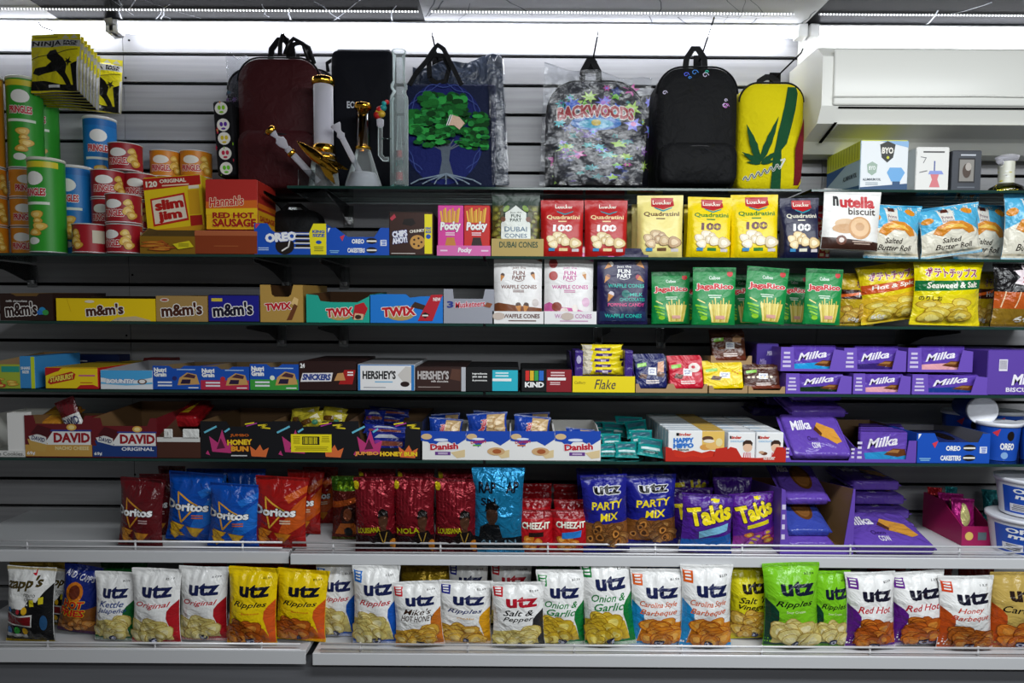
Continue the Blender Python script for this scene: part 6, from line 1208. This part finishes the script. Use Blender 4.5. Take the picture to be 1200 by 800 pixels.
# maroon backpack and what hangs behind it --------------------------
backpack(274, 373, 62, 224, .108, 'maroon backpack with a plain front pocket', 'maroon_cloth', [], .055, (.43, .93, 'maroon_cloth'), mcol='3e1216', depth=.07)
for i, (a, b) in enumerate((((329, 60), (334, 39)), ((343, 60), (352, 46)))):
    pass
lp = empty('carry_loop', W(345, 66, .075)); tag(lp, 'bundle of glossy black strap loops above the maroon backpack', 'strap')
for i, (xa, xt, xb_, yt) in enumerate(((328, 331, 338, 40), (334, 344, 362, 45), (338, 352, 368, 50))):
    q = [W(xa, 64, .09), W((xa + xt) / 2 - 1, 52, .09), W(xt, yt, .088), W((xt + xb_) / 2 + 2, yt + 6, .086), W(xb_, 68 + 3 * i, .085)]
    q = [tuple(np.array(p) - np.array(lp.location)) for p in q]
    MB().tube(q, .0055, 'k', 8).build('loop', 'plastic' if i == 1 else 'black_cloth', lp)
rr = random.Random(5)
def blot(n, cols, s, seed, x0=0., x1=1., y0=0., y1=1.):
    q = random.Random(seed); out = []
    for i in range(n):
        cx, cy, k = q.uniform(x0, x1), q.uniform(y0, y1), s * q.uniform(.5, 1.3); m = q.choice((5, 6, 7)); a = q.uniform(0, 6)
        pts = []
        for j in range(m * 2): rd = k * (1 if j % 2 == 0 else q.uniform(.3, .6)); pts.append((cx + rd * math.cos(a + PI * j / m), cy + rd * .75 * math.sin(a + PI * j / m)))
        out.append(P(pts, q.choice(cols))); 
        if q.random() < .5: out.append(E(cx, cy, k * .3, k * .22, q.choice(cols), 10))
    return out
backpack(262, 392, 76, 226, .035, 'dark patterned backpack mostly hidden behind the maroon one', 'cloth', blot(50, ['3a3a6a', '2a4a5a', '5a3a6a', '30303a', '6a6a7a'], .05, 3), .05, mcol='14151c', depth=.035, handle=None)
fb = empty('tote_bag', (WX(265, 160, .10), -.10, WZ(265, 206, .10))); tag(fb, 'narrow black bag edge with colourful skulls and flowers left of the maroon backpack', 'bag')
ww = .045; hh = WZ(265, 118, .10) - WZ(265, 206, .10)
SK = []
for i, (x, y, c) in enumerate(((.45, .90, '8ac82a'), (.5, .68, '5a2a9a'), (.5, .5, 'd8c02a'), (.5, .3, 'c82a4a'), (.5, .1, '6ac82a'))): SK += [E(x, y, .34, .085, 'e6e4dc'), E(x - .1, y + .01, .09, .03, c), E(x + .12, y + .01, .09, .03, c), E(x, y - .05, .12, .015, c)]
tm = MB(); tm.rbox(-ww / 2, ww / 2, 0, .05, 0, hh, .004, '121216', 1); tm.surf(plane(-ww / 2, ww / 2, 0, hh, -.0004), 1, 1, '121216', SK + blot(8, ['c82a4a', 'd8c02a', '8ac82a'], .06, 9), ww / hh, False, base=False); tm.build('side_panel', 'cloth', fb); fb.rotation_euler = (0, math.radians(-3), 0)
# dark pouch bag behind the sausage boxes
bk = empty('black_bag', (WX(345, 250, .09), -.085, ZB + .001)); tag(bk, 'dark black bag slumped in the shade behind the blue biscuit carton', 'bag')
bm_ = MB(); puffy(bm_, body_outline(.12, .125, .03), .05, 0, '0c0c0e', .02); bm_.build('bag_body', 'black_cloth', bk); strap(bk, [(-.03, .0, .12), (-.015, -.004, .132), (.015, -.004, .132), (.03, 0, .12)], .01, name='handle')
# black flat case ----------------------------------------------------
r = empty('soft_case', ((WX(388, 130, .075) + WX(462, 130, .075)) / 2, -.075, WZ(425, 219, .075))); cw, chh = WX(462, 130, .075) - WX(388, 130, .075), WZ(425, 56, .075) - WZ(425, 219, .075); tag(r, 'tall flat black case standing behind the glass pipes', 'case')
m = MB(); puffy(m, body_outline(cw, chh, .014), .035, 0, 'k', .008); m.build('case_body', 'navy_case', r)
m = MB(); m.surf(plane(-cw / 2, cw / 2, 0, chh, -.0088), 1, 1, 'k', [T('EO', .33, .585, .13, .05, 'c8ccd4', .03)], cw / chh, False, base=False); m.build('emblem', 'plastic', r)
m = MB(); m.tube([(-cw / 2 - .001, .018, .02), (-cw / 2 - .001, .018, chh - .02), (-cw / 2 + .014, .018, chh + .001), (cw / 2 - .014, .018, chh + .001), (cw / 2 + .001, .018, chh - .02), (cw / 2 + .001, .018, .02)], .002, '1c1c20', 6); m.build('zipper', 'plastic', r)
strap(r, [(-cw / 2 + .002, .02, chh - .02), (-cw / 2 - .014, .02, chh - .03), (-cw / 2 - .012, .02, chh - .05)], .008, name='side_loop')
# dark blue tote with a tree -------------------------------------------
def cloud(cx, cy, s, n, seed, cols):
    q = random.Random(seed); return [E(cx + q.uniform(-s, s) * .9, cy + q.uniform(-s * .45, s * .45), s * q.uniform(.14, .30), s * q.uniform(.07, .15), q.choice(cols), 9) for _ in range(n * 3)]
GRN = ['1a6a28', '0c4a1a', '23803a', '125a22', '2f9a42', '0a3a14']
x0, x1, yt, yb_, d = 476, 581, 98, 219, .085
zt, zb = WZ(528, yt, d), WZ(528, yb_, d); tw, th_ = WX(x1, 150, d) - WX(x0, 150, d), zt - zb
r = empty('tote_bag', ((WX(x0, 150, d) + WX(x1, 150, d)) / 2, -d, zb)); tag(r, 'dark blue tote bag printed with a big green tree', 'bag')
TREE = [E(.42, .52, .46, .50, '17205e', 30)]
for k in range(2): TREE.append([L([(.42 + (.43 + .025 * math.sin(9 * a + PI * k)) * math.cos(a), .52 + (.46 + .025 * math.sin(9 * a + PI * k)) * math.sin(a)), (.42 + (.43 + .025 * math.sin(9 * (a + .1) + PI * k)) * math.cos(a + .1), .52 + (.46 + .025 * math.sin(9 * (a + .1) + PI * k)) * math.sin(a + .1))], .008, '3a4a88') for a in [i * .1 for i in range(-9, 41)]])
TREE += [P([(.36, .08), (.40, .26), (.38, .42), (.50, .42), (.48, .26), (.54, .08)], '5a6470'), [L([(.45, .12), (.45 + .10 * i, .05 + .012 * (i % 2)), (.45 + .13 * i, .02)], .012, '7a8a98') for i in range(-3, 4)], [L([(.44, .34), (.44 + .09 * i, .46)], .012, '5a6470') for i in (-3, -2, -1, 1, 2, 3)],
         cloud(.42, .78, .26, 26, 2, GRN), cloud(.22, .62, .22, 22, 3, GRN), cloud(.68, .62, .22, 22, 4, GRN), cloud(.74, .45, .18, 16, 5, GRN), cloud(.30, .48, .2, 14, 6, GRN), cloud(.5, .56, .18, 10, 7, GRN), P([(.47, .58), (.52, .68), (.60, .66), (.66, .60), (.60, .54), (.54, .58)], 'd8b8a0'), [L([(.46 + .02 * i, .58), (.50 + .02 * i, .68)], .008, 'e8e0e8') for i in range(2)]]
m = MB(); ol = [(-tw / 2, 0), (tw / 2, 0), (tw / 2, th_), (-tw / 2, th_)]; m.rbox(-tw / 2, tw / 2, 0, .035, 0, th_, .006, '141c38', 2)
m.surf(plane(-tw / 2, tw / 2, 0, th_, -.0005), 1, 1, '141c38', TREE, tw / th_, False, base=False); m.build('bag_body', 'cloth', r)
hz = lambda px, py: (WX(px, py, d) - r.location.x, -.002, WZ(px, py, d) - zb)
strap(r, [hz(480, 100), hz(488, 86), hz(500, 72), hz(509, 58), hz(513, 53), hz(520, 58), hz(530, 78), hz(541, 100)], .011, name='handle')
strap(r, [tuple(np.array(hz(a, b)) + (0, .012, 0)) for a, b in ((503, 90), (502, 70), (508, 62), (519, 64), (526, 78), (522, 93), (511, 96), (503, 90))], .012, name='handle')
# crinkled blue-grey bag behind the tote
def wrap_sheet(name, pts_px, d, label, cat, m, n=14, amp=.006, seed=1, group=None, back=None, th=None):
    """crinkled film pouch hanging on the wall; outline quad given by pixel corners (tl, tr, br, bl)"""
    c = [np.array(W(px, py, d)) for px, py in pts_px]; o_ = c[3]; r = empty(name, tuple(o_)); ns = sines(seed, 8, 2, 7); tag(r, label, cat, group)
    def f(u, v, s=1, ex=0.):
        p = (c[3] * (1 - u[:, None]) + c[2] * u[:, None]) * (1 - v[:, None]) + (c[0] * (1 - u[:, None]) + c[1] * u[:, None]) * v[:, None] - o_
        b = (np.sin(PI * u) ** .6) * (np.sin(PI * np.clip(v, 0, 1)) ** .5)
        p[:, 1] += -s * (ex * b + amp * ns(u, v) * 2 + amp * .4 * np.sin(23 * u + 11 * v))
        p[:, 2] += amp * 1.2 * np.sin(13 * u + seed) * (v > .97) ; return p
    mb = MB(); mb.surf(lambda u, v: f(u, v, 1, th or .012), n, n, 'gy'); mb.build('front_film', m, r)
    mb = MB(); mb.surf(lambda u, v: f(u, v, -1, .004), n, n, 'gy', flip=True); mb.build('back_film', back or m, r)
    e = MB(); e.tube([tuple(f(np.array([u]), np.array([v]))[0]) for u, v in [(i / 10, 1) for i in range(11)]], .0012, 'w', 5); e.build('top_seal', m, r); return r
mat('grey_blue_film', .3, 0, .5, '2c3546', bump=.9, bscale=18)
wrap_sheet('plastic_bag', ((484, 80), (588, 65), (596, 217), (482, 217)), .035, 'dark blue grey plastic bag hanging behind the tree bag', 'bag', 'grey_blue_film', seed=3)
wrap_sheet('plastic_bag', ((571, 70), (590, 66), (597, 216), (577, 216)), .09, 'clear plastic sleeve edge right of the tree bag', 'bag', 'clear_film', 8, seed=5)
wrap_sheet('plastic_bag', ((264, 64), (300, 70), (292, 120), (268, 118)), .07, 'clear plastic sleeve corner behind the maroon backpack', 'bag', 'clear_film', 8, seed=6)
# patterned backpack in clear plastic ---------------------------------
LEAF = ['7ac83a', '2aa8a0', '3a6ad8', 'a85ad0', 'd85aa8', '5ad0d8', 'b8e05a', '8a8af0']
BW = blot(34, LEAF, .085, 21, .08, .92, .05, .95) + blot(26, ['3a4a8a', '6a4a9a', '2a8a8a', '4a4a5a'], .06, 22, .05, .95, .03, .95) + [E(.5, .58, .26, .07, '2a7ac8', 20), E(.5, .57, .18, .045, '3ab0d0', 16), E(.5, .58, .05, .03, 'e0c03a'), T('BACKWOODS', .5, .665, .78, .12, 'b02028', .06, 0, 0, 'f0e4d8', .07, .05)]
backpack(641, 756, 90, 217, .125, 'dark backpack with bright leaf print and red lettering, wrapped in clear plastic', 'cloth', BW, .075, (.42, .86, 'cloth'), mcol='22232c', handle=(.46, .045, .055), pocket_art=blot(22, LEAF, .11, 77, .08, .92, .1, .9) + blot(14, ['3a4a8a', '6a4a9a', '2a8a8a', '4a4a5a'], .09, 78))
wrap_sheet('plastic_bag', ((638, 76), (764, 95), (752, 217), (632, 217)), .150, 'loose clear plastic sleeve around the leaf print backpack', 'bag', 'clear_film', 22, .005, 8, th=.02)
backpack(744, 800, 108, 217, .03, 'backpack with blurred multicolour print hidden behind the black backpack', 'cloth', blot(30, LEAF[2:], .09, 31), .03, mcol='1a1a24', depth=.03, handle=None)
# black backpack, with small neon scribbles ------------------------------
NEON = ['b06ad0', '4a8ad8', '3ac0a0', 'd0c8e0', 'c878c8', '5a6ae0']
q = random.Random(8); DOT = []
for i in range(16):
    x, y = q.choice(((q.uniform(.06, .2), q.uniform(.08, .8)), (q.uniform(.8, .94), q.uniform(.08, .8)), (q.uniform(.15, .85), q.uniform(.05, .32)), (q.uniform(.3, .7), q.uniform(.88, .95)))); k = q.uniform(.018, .045); c = q.choice(NEON)
    DOT.append(L([(x + k * math.cos(t) * (1 - .1 * j), y + .62 * k * math.sin(t) * (1 - .1 * j)) for j, t in enumerate([.9 * j for j in range(8)])], .006, c))
backpack(771, 868, 73, 219, .14, 'black backpack with small neon scribbles and a front pocket', 'black_cloth', DOT, .062, (.34, .95, 'black_cloth'), mcol='0a0b0e', depth=.11, handle=(.50, .05, .05), pocket_art=[L([(cx + .045 * math.cos(t) * (1 - .1 * j), cy + .10 * math.sin(t) * (1 - .1 * j)) for j, t in enumerate([.9 * j for j in range(8)])], .014, c) for cx, cy, c in ((.12, .7, 'a8a0c0'), (.3, .3, 'b06ad0'), (.55, .75, '8a8aa0'), (.85, .6, 'c878c8'), (.8, .25, '4a8ad8'))])
# yellow backpack with a leaf ----------------------------------------------
def blade(cx, cy, a, ln, wd, c):
    ca, sa = math.cos(a), math.sin(a); pts = []
    n = 9
    for s in (1, -1):
        for i in range(n + 1):
            t = i / n if s > 0 else 1 - i / n; w_ = wd * math.sin(PI * min(1, t ** .7)) * (1 + (.18 if i % 2 else 0)); pts.append((cx + ln * t * ca - s * w_ * sa, cy + (ln * t * sa + s * w_ * ca) * .62))
    return P(pts, c)
YL = [P([(.74, .99), (.90, .97), (.84, .74), (.70, .42), (.62, .36), (.66, .0), (.50, .0), (.50, .3), (.56, .52), (.66, .76)], '124a2a'), P([(.97, .66), (.84, .38), (.86, 0), (.97, 0)], '6a141c'),
      blade(.30, .24, 1.92, .62, .05, '124a2a'), blade(.30, .24, 1.2, .74, .048, '124a2a'), blade(.32, .24, 2.6, .34, .035, '124a2a'), blade(.32, .24, .62, .34, .035, '124a2a'), blade(.32, .24, 3.0, .22, .025, '124a2a'), blade(.32, .24, .2, .24, .025, '124a2a'),
      T('Bob Marley', .36, .145, .62, .10, '1a2a20', .02, .4, 8, 'd8dcd0', .05) if False else [L([(.08 + .0155 * i, .10 + .0035 * i + .022 * math.sin(i * 1.05)) for i in range(36)] + [(.68, .28), (.62, .27)], .017, 'd8dcd0'), L([(.08 + .0155 * i, .10 + .0035 * i + .022 * math.sin(i * 1.05)) for i in range(36)], .007, '1a2a20')]]
backpack(869, 946, 92, 222, .135, 'bright yellow backpack with dark green leaf and stripes', 'cloth', YL, .045, None, mcol='d8c800', depth=.10, handle=(.5, .05, .02))

# ------------------------------------------------------------------ glass water pipes on the top glass shelf
def pipe(xp, d, label):
    r = empty('water_pipe', (XZ(xp, d, ZA), -d, ZA + .0006)); tag(r, label, 'pipe', 'glass water pipes'); return r
def PZ(px, py, d, r): return (WX(px, py, d) - r.location.x, 0, WZ(px, py, d) - r.location.z)
d = .15; k = (DW - d) / FPX
# 1: frosted tube with gold rings and a gold ornament
r = pipe(380, d, 'frosted glass water pipe with gold rings and a winged gold ornament'); H = PZ(379, 92, d, r)[2]; R0 = 11 * k
MB().lathe([(.0001, .002), (.034, .001), (.036, .006), (.031, .05), (R0 * 1.1, .085), (R0, .095)], 'w', 32).build('base', 'bottle_glass', r)
MB().lathe([(R0, .095), (R0, H - .004), (R0 - .003, H - .004), (R0 - .003, .095)], 'w', 32).build('tube', 'frosted_glass', r)
ring = lambda z, rr_, t: MB().lathe([(rr_, z - t), (rr_ + .004, z - t * .7), (rr_ + .0045, z), (rr_ + .004, z + t * .7), (rr_, z + t)], 'w', 32).build('gold_ring', 'gold', r)
ring(H - .008, R0, .009); ring(.095, R0, .011); ring(.075, R0 * 1.15, .006)
A, B = Vector(PZ(332, 168, d + .03, r)), Vector(PZ(374, 214, d, r)); A.y = -.045; B.y = -.006
ds = MB().tube([A + (B - A) * .15, B], .0075, 'w', 14).build('downstem', 'frosted_glass', r)
dr = (A - B).normalized(); rot = Vector((0, 0, 1)).rotation_difference(dr).to_matrix().to_4x4()
bw = MB().lathe([(.005, 0), (.011, .012), (.012, .022), (.007, .026), (.004, .03), (.009, .045), (.010, .055), (.004, .055)], 'w', 18, mtx=Matrix.Translation(A + (B - A) * .15) @ rot).build('bowl', 'frosted_glass', r)
MB().lathe([(.0085, 0), (.0105, .002), (.0105, .008), (.0085, .01)], 'w', 18, mtx=Matrix.Translation(A + (B - A) * .32) @ rot).build('stem_ring', 'gold', ds); MB().lathe([(.010, 0), (.013, .002), (.013, .01), (.010, .012)], 'w', 18, mtx=Matrix.Translation(A - (B - A) * .22) @ rot).build('bowl_rim', 'gold', bw)
o1, o2 = Vector(PZ(356, 172, d, r)), Vector(PZ(402, 208, d, r)); o1.y = o2.y = -.052; rot2 = Vector((0, 0, 1)).rotation_difference((o2 - o1).normalized()).to_matrix().to_4x4(); ln = (o2 - o1).length
om = MB(); om.lathe([(.0002, 0), (.006, ln * .12), (.0115, ln * .32), (.0135, ln * .5), (.011, ln * .72), (.007, ln * .88), (.009, ln * .94), (.002, ln)], 'w', 20, mtx=Matrix.Translation(o1) @ rot2)
for a in range(3):
    t = 2 * PI * a / 3 + .4; ca, sa = math.cos(t), math.sin(t); pts = [(.010, ln * .6), (.024, ln * .82), (.026, ln * 1.08), (.016, ln * .98), (.008, ln * .9)]
    V = []; 
    for s in (-.0012, .0012): V += [tuple(Matrix.Translation(o1) @ rot2 @ Vector((x * ca - s * sa, x * sa + s * ca, z))) for x, z in pts]
    om.add(V, [(0, 1, 2, 3, 4), (9, 8, 7, 6, 5)] + [(i, i + 5, (i + 1) % 5 + 5, (i + 1) % 5) for i in range(5)], 'w')
om.build('ornament', 'gold', r)
gt = empty('x'); bpy.data.objects.remove(gt)
pc = MB(); pc.box(-.020, .018, -.062, -.0605, .0, .04, 'c8c8d0'); pc.surf(plane(-.02, .018, 0, .04, -.0622), 1, 1, 'w', [L([(.25, .7), (.2, .3), (.45, .3), (.45, .6), (.45, .3), (.7, .25), (.75, .5)], .05, 'e0dcf0')], .95, False, base=False)
po = pc.build('price_tag', 'acrylic'); po.location = (XZ(366, d, ZA), -.13, ZA + .0008); tag(po, 'clear price tag stand with a handwritten mark before the gold ornament pipe', 'tag')
# 2: small beaker with amber gold neck
r = pipe(426, .155, 'small beaker water pipe with a gold amber neck and frosted stem'); d = .155; H = PZ(425, 122, d, r)[2]; Rn = 7.8 * k
zj = PZ(426, 176, d, r)[2]
MB().lathe([(.0001, .002), (.040, .001), (.043, .006), (.041, .016), (Rn * 1.05, zj), (Rn, zj + .002)], 'w', 36).build('beaker', 'bottle_glass', r)
MB().lathe([(.0385, .004), (.0375, .022), (.030, .040), (.0001, .040)], 'w', 28).build('percolator', 'frosted_glass', r)
MB().lathe([(Rn, zj + .002), (Rn, H - .006), (Rn - .002, H - .006), (Rn - .002, zj + .002)], 'w', 28).build('neck', 'amber_glass', r)
ring(H - .006, Rn, .007); ring(zj + .004, Rn * .96, .004)
A, B = Vector(PZ(405, 166, d, r)), Vector(PZ(424, 206, d, r)); A.y = -.03; B.y = -.004; dr = (A - B).normalized(); rot = Vector((0, 0, 1)).rotation_difference(dr).to_matrix().to_4x4()
MB().tube([A, B], .0065, 'd8d8dc', 14).build('downstem', 'frosted_glass', r)
MB().lathe([(.006, 0), (.010, .008), (.006, .014), (.006, .018), (.012, .030), (.012, .034), (.004, .030)], 'w', 18, mtx=Matrix.Translation(A) @ rot).build('bowl', 'frosted_glass', r)
# 3: tall clear straight tube
d = .15; r = pipe(468, d, 'tall clear straight water pipe with teal foot and red inner pieces'); H = PZ(468, 60, d, r)[2]; z1 = PZ(468, 113, d, r)[2]; Rb, Rt = 10.5 * k, 7.2 * k
MB().lathe([(.0001, .0), (.030, .0), (.031, .004), (.028, .010), (Rb, .013)], 'w', 32).build('foot', 'teal_glass', r)
t = MB(); t.lathe([(Rb, .013), (Rb, z1 - .008), (Rb * .95, z1), (Rt * 1.2, z1 + .004), (Rt * 1.0, z1 + .012), (Rt * 1.32, z1 + .018), (Rt * 1.32, z1 + .026), (Rt, z1 + .034), (Rt, H - .010), (Rt * 1.12, H - .004), (Rt * 1.16, H), (Rt * .92, H)], 'w', 36)
t.lathe([(Rb - .0022, .013), (Rb - .0022, z1 - .01), (Rt, z1)], 'w', 28); t.build('tube', 'bottle_glass', r)
MB().lathe([(.012, .02), (.010, .05), (.006, z1 * .55), (.003, z1 * .8)], 'w', 18).build('inner_tube', 'bottle_glass', r)
pr = MB(); pr.lathe([(.009, .026), (.009, .048), (.0001, .048)], 'w', 14); pr.lathe([(.0075, z1 * .36), (.0075, z1 * .43), (.0001, z1 * .43)], 'w', 14); pr.build('percolator', 'red_glass', r)
MB().lathe([(.0095, z1 * .2), (.0095, z1 * .33), (.0001, z1 * .33)], 'w', 14).build('percolator', 'teal_glass', r)
q0 = [PZ(456, 187, d, r), PZ(450, 187, d, r), PZ(446, 182, d, r), PZ(446, 168, d, r), PZ(446, 150, d, r)]
MB().tube([(x, -.004, z) for x, _, z in q0], .0055, 'w', 14).build('side_arm', 'bottle_glass', r)
MB().tube([(PZ(447, 163, d, r)[0], -.004, PZ(447, 163, d, r)[2]), (PZ(459, 163, d, r)[0], -.004, PZ(447, 163, d, r)[2])], .002, 'w', 8).build('brace', 'teal_glass', r)
bx, _, bz = PZ(446, 150, d, r)
MB().lathe([(.0055, 0), (.008, .006), (.008, .018), (.006, .020)], 'w', 16, cx=bx, cy=-.004).v and None
bo = MB(); bo.lathe([(.0055, bz), (.0085, bz + .006), (.0085, bz + .018), (.005, bz + .020)], 'w', 16, cx=bx, cy=-.004); jn = bo.build('joint', 'frosted_glass', r)
bo = MB(); q = random.Random(3)
for i, (ox, oz, s, c) in enumerate(((-.006, .028, .010, 'a81c1c'), (.004, .030, .009, 'c8a02a'), (.0, .040, .010, 'b82020'), (.008, .044, .008, '1a8a8a'), (-.004, .034, .008, 'd8b83a'), (.010, .054, .006, '1a9a9a'), (.016, .058, .006, 'c82020'))):
    bo.lathe([(s * math.sin(PI * j / 6) + .0001, -s * math.cos(PI * j / 6) * .9) for j in range(7)], c, 12, mtx=Matrix.Translation(Vector((bx + ox, -.004 - .004 * (i % 2), bz + oz))))
bo.build('bowl', 'plastic', r)
# ------------------------------------------------------------------ air conditioner and its backing board
d = .20; ax0, ax1 = WX(963, 110, d), WX(1330, 110, d); at, ab = WZ(1000, 50, d), WZ(1000, 165, d); aw, ah = ax1 - ax0, at - ab
bb = MB(); bb.rbox(WX(935, 100, .01), 2.1, -.012, -.0005, WZ(1000, 178, .01), WZ(1000, 43, .01), .001, 'w', 1); tag(bb.build('backing_board', 'ac_white'), 'white board on the wall behind the air conditioner', 'board')
r = empty('air_conditioner', ((ax0 + ax1) / 2, -.012, ab)); tag(r, 'white split air conditioner high on the wall at the right', 'air conditioner')
h2 = aw / 2; D_ = d - .012
MB().prism([(0, ah), (-D_ + .03, ah), (-D_, ah - .03), (-D_, ah * .36), (-D_ + .02, ah * .2), (-D_ + .09, .02), (-D_ + .13, 0), (0, 0)], -h2, h2, 'w', axis='x').build('casing', 'ac_white', r)
fx = WX(976, 100, d) - (ax0 + ax1) / 2
MB().rbox(fx, h2, -D_ - .006, -D_ + .002, ah * .36, ah * .93, .004, 'w', 2).build('front_panel', 'ac_white', r)
m = MB(); m.tube([(fx, -D_ - .008, ah * .44), (0, -D_ - .009, ah * .455), (h2, -D_ - .008, ah * .44)], .002, 'w', 6); m.build('panel_ridge', 'ac_white', r)
MB().prism([(-D_ + .016, ah * .185), (-D_ + .084, .028), (-D_ + .080, .024), (-D_ + .010, ah * .18)], fx + .02, h2, 'w', axis='x').build('louver', 'ac_white', r)
MB().prism([(-D_ - .001, ah * .335), (-D_ - .001, ah * .35), (-D_ + .004, ah * .35), (-D_ + .004, ah * .335)], fx + .015, h2, 'k', axis='x').build('slot', 'black_backing', r)
m = MB(); m.prism([(-D_ + .0105, ah * .20), (-D_ + .0125, ah * .205), (-D_ + .09, .0195), (-D_ + .088, .0165)], fx + .012, fx + .018, 'k', axis='x'); m.build('louver_gap', 'black_backing', r)
# ------------------------------------------------------------------ goods under the air conditioner
TG = 'boxes under the air conditioner'
LB = '9fc0d8'
carton(1008, 1064, 165, 'A', 'long white and pale blue foil box with a dark badge', 'e4e8ea', [P([(0, .0), (1, .1), (1, .0)], '1f4a74'), P([(0, 0), (1, 0), (1, .14), (0, .06)], '1f4a74'), P([(.4, .99), (1, .99), (1, .86), (.7, .93)], '8ab4dc'), P([(.40, .92), (.44, .66), (.56, .56), (.68, .66), (.72, .92), (.56, .99)], '15180f'), T('BYO', .56, .80, .24, .13, 'e8e4d8', .05), E(.57, .66, .03, .03, 'c8c81c'), P([(.14, .52), (.16, .36), (.25, .30), (.34, .36), (.36, .52), (.25, .58)], '9ab0a0'), T('BYO', .25, .45, .14, .08, 'e8ece8', .04), T('ALUMINUM FOIL', .25, .22, .38, .05, '2a3a4a', .03), BARS(.08, .1, .42, .17, 2, '9aa8b0', 2), P([(.56, .36), (.62, .46), (.86, .46), (.94, .36), (.84, .18), (.66, .18)], '6aa8dc'), R(.68, .10, .84, .18, '1f4a74')], 'a9c4d4', d=.205, depth=.165, group=TG, top='c8cc3a',
       side_art=[P([(0, .62), (1, .62), (1, 1), (0, 1)], 'c9cf3a'), [R(.04 + .08 * i, .66, .055 + .08 * i, .98, '8a9420') for i in range(12)], P([(.45, 0), (1, 0), (1, .5)], '6a9ac8') if False else P([(0, .62), (0, .30), (.6, .62)], '2a5a94'), P([(0, 0), (1, 0), (1, .10), (0, .2)], '2a5a84'), T('ALUMINUM FOIL', .72, .34, .4, .10, '1a2a3a', .03)])
carton(1057, 1073, 178, 'A', 'plain white box squeezed behind the pale blue foil box', 'e0e0de', [BARS(.3, .86, .8, .92, 1, 'a8a8a8', 1)], 'd8d8d6', d=.17, depth=.12, group=TG)
carton(1073, 1112, 173, 'A', 'white pipe box printed with a red and blue pipe', 'e6e5e0', [BARS(.2, .86, .86, .93, 1, '4a4a4a', 1), L([(.14, .78), (.3, .76), (.22, .64)], .015, '4a4a50'), L([(.56, .68), (.56, .46)], .03, '4a5a9a'), P([(.38, .38), (.42, .46), (.78, .46), (.84, .38)], '8a9ad8'), P([(.44, .38), (.7, .38), (.66, .26), (.74, .08), (.42, .08), (.5, .26)], 'd87a80'), L([(.12, .42), (.34, .46)], .02, '4a4a50')], 'd8d7d2', d=.205, depth=.12, group=TG)
carton(1115, 1150, 177, 'A', 'dark grey box with a silver window picture', '3c4048', [R(.22, .20, .78, .82, '1a1a1e'), P([(.26, .24), (.74, .24), (.74, .78), (.26, .78)], '8a8680'), E(.5, .5, .14, .18, '4a3a30'), E(.55, .6, .1, .1, 'b0a8a0'), BARS(.28, .86, .8, .93, 1, 'c8ccd4', 1), BARS(.2, .06, .8, .12, 1, '6a7078', 1)], '2c2f36', d=.205, depth=.12, group=TG)
d = .16; r = pipe(1178, d, 'short yellow and clear speckled glass pipe beside the dark grey box')
MB().lathe([(.0001, .001), (.036, .001), (.038, .006), (.034, .016), (.016, .026)], 'w', 28).build('base', 'yellow_glass', r)
m = MB(); hh = PZ(1178, 190, d, r)[2]; fn = lambda u, v: np.stack([.0165 * np.sin((u - .5) * 2 * PI), -.0165 * np.cos((u - .5) * 2 * PI), .024 + (hh - .024) * v], 1)
m.surf(fn, 24, 3, 'd8d8c8', blot(40, ['d8cc2a', '3a3a3c', 'f0f0ea', 'b8ac20'], .05, 44), 2.2); m.build('neck', 'plastic', r)
MB().lathe([(.016, hh), (.022, hh + .004), (.024, hh + .012), (.014, hh + .016)], 'w', 24).build('mouth', 'frosted_glass', r)
m = MB(); m.tube([(-.014, -.004, hh - .004), (-.026, -.008, hh + .002)], .006, 'w', 12); m.build('bowl', 'frosted_glass', r)
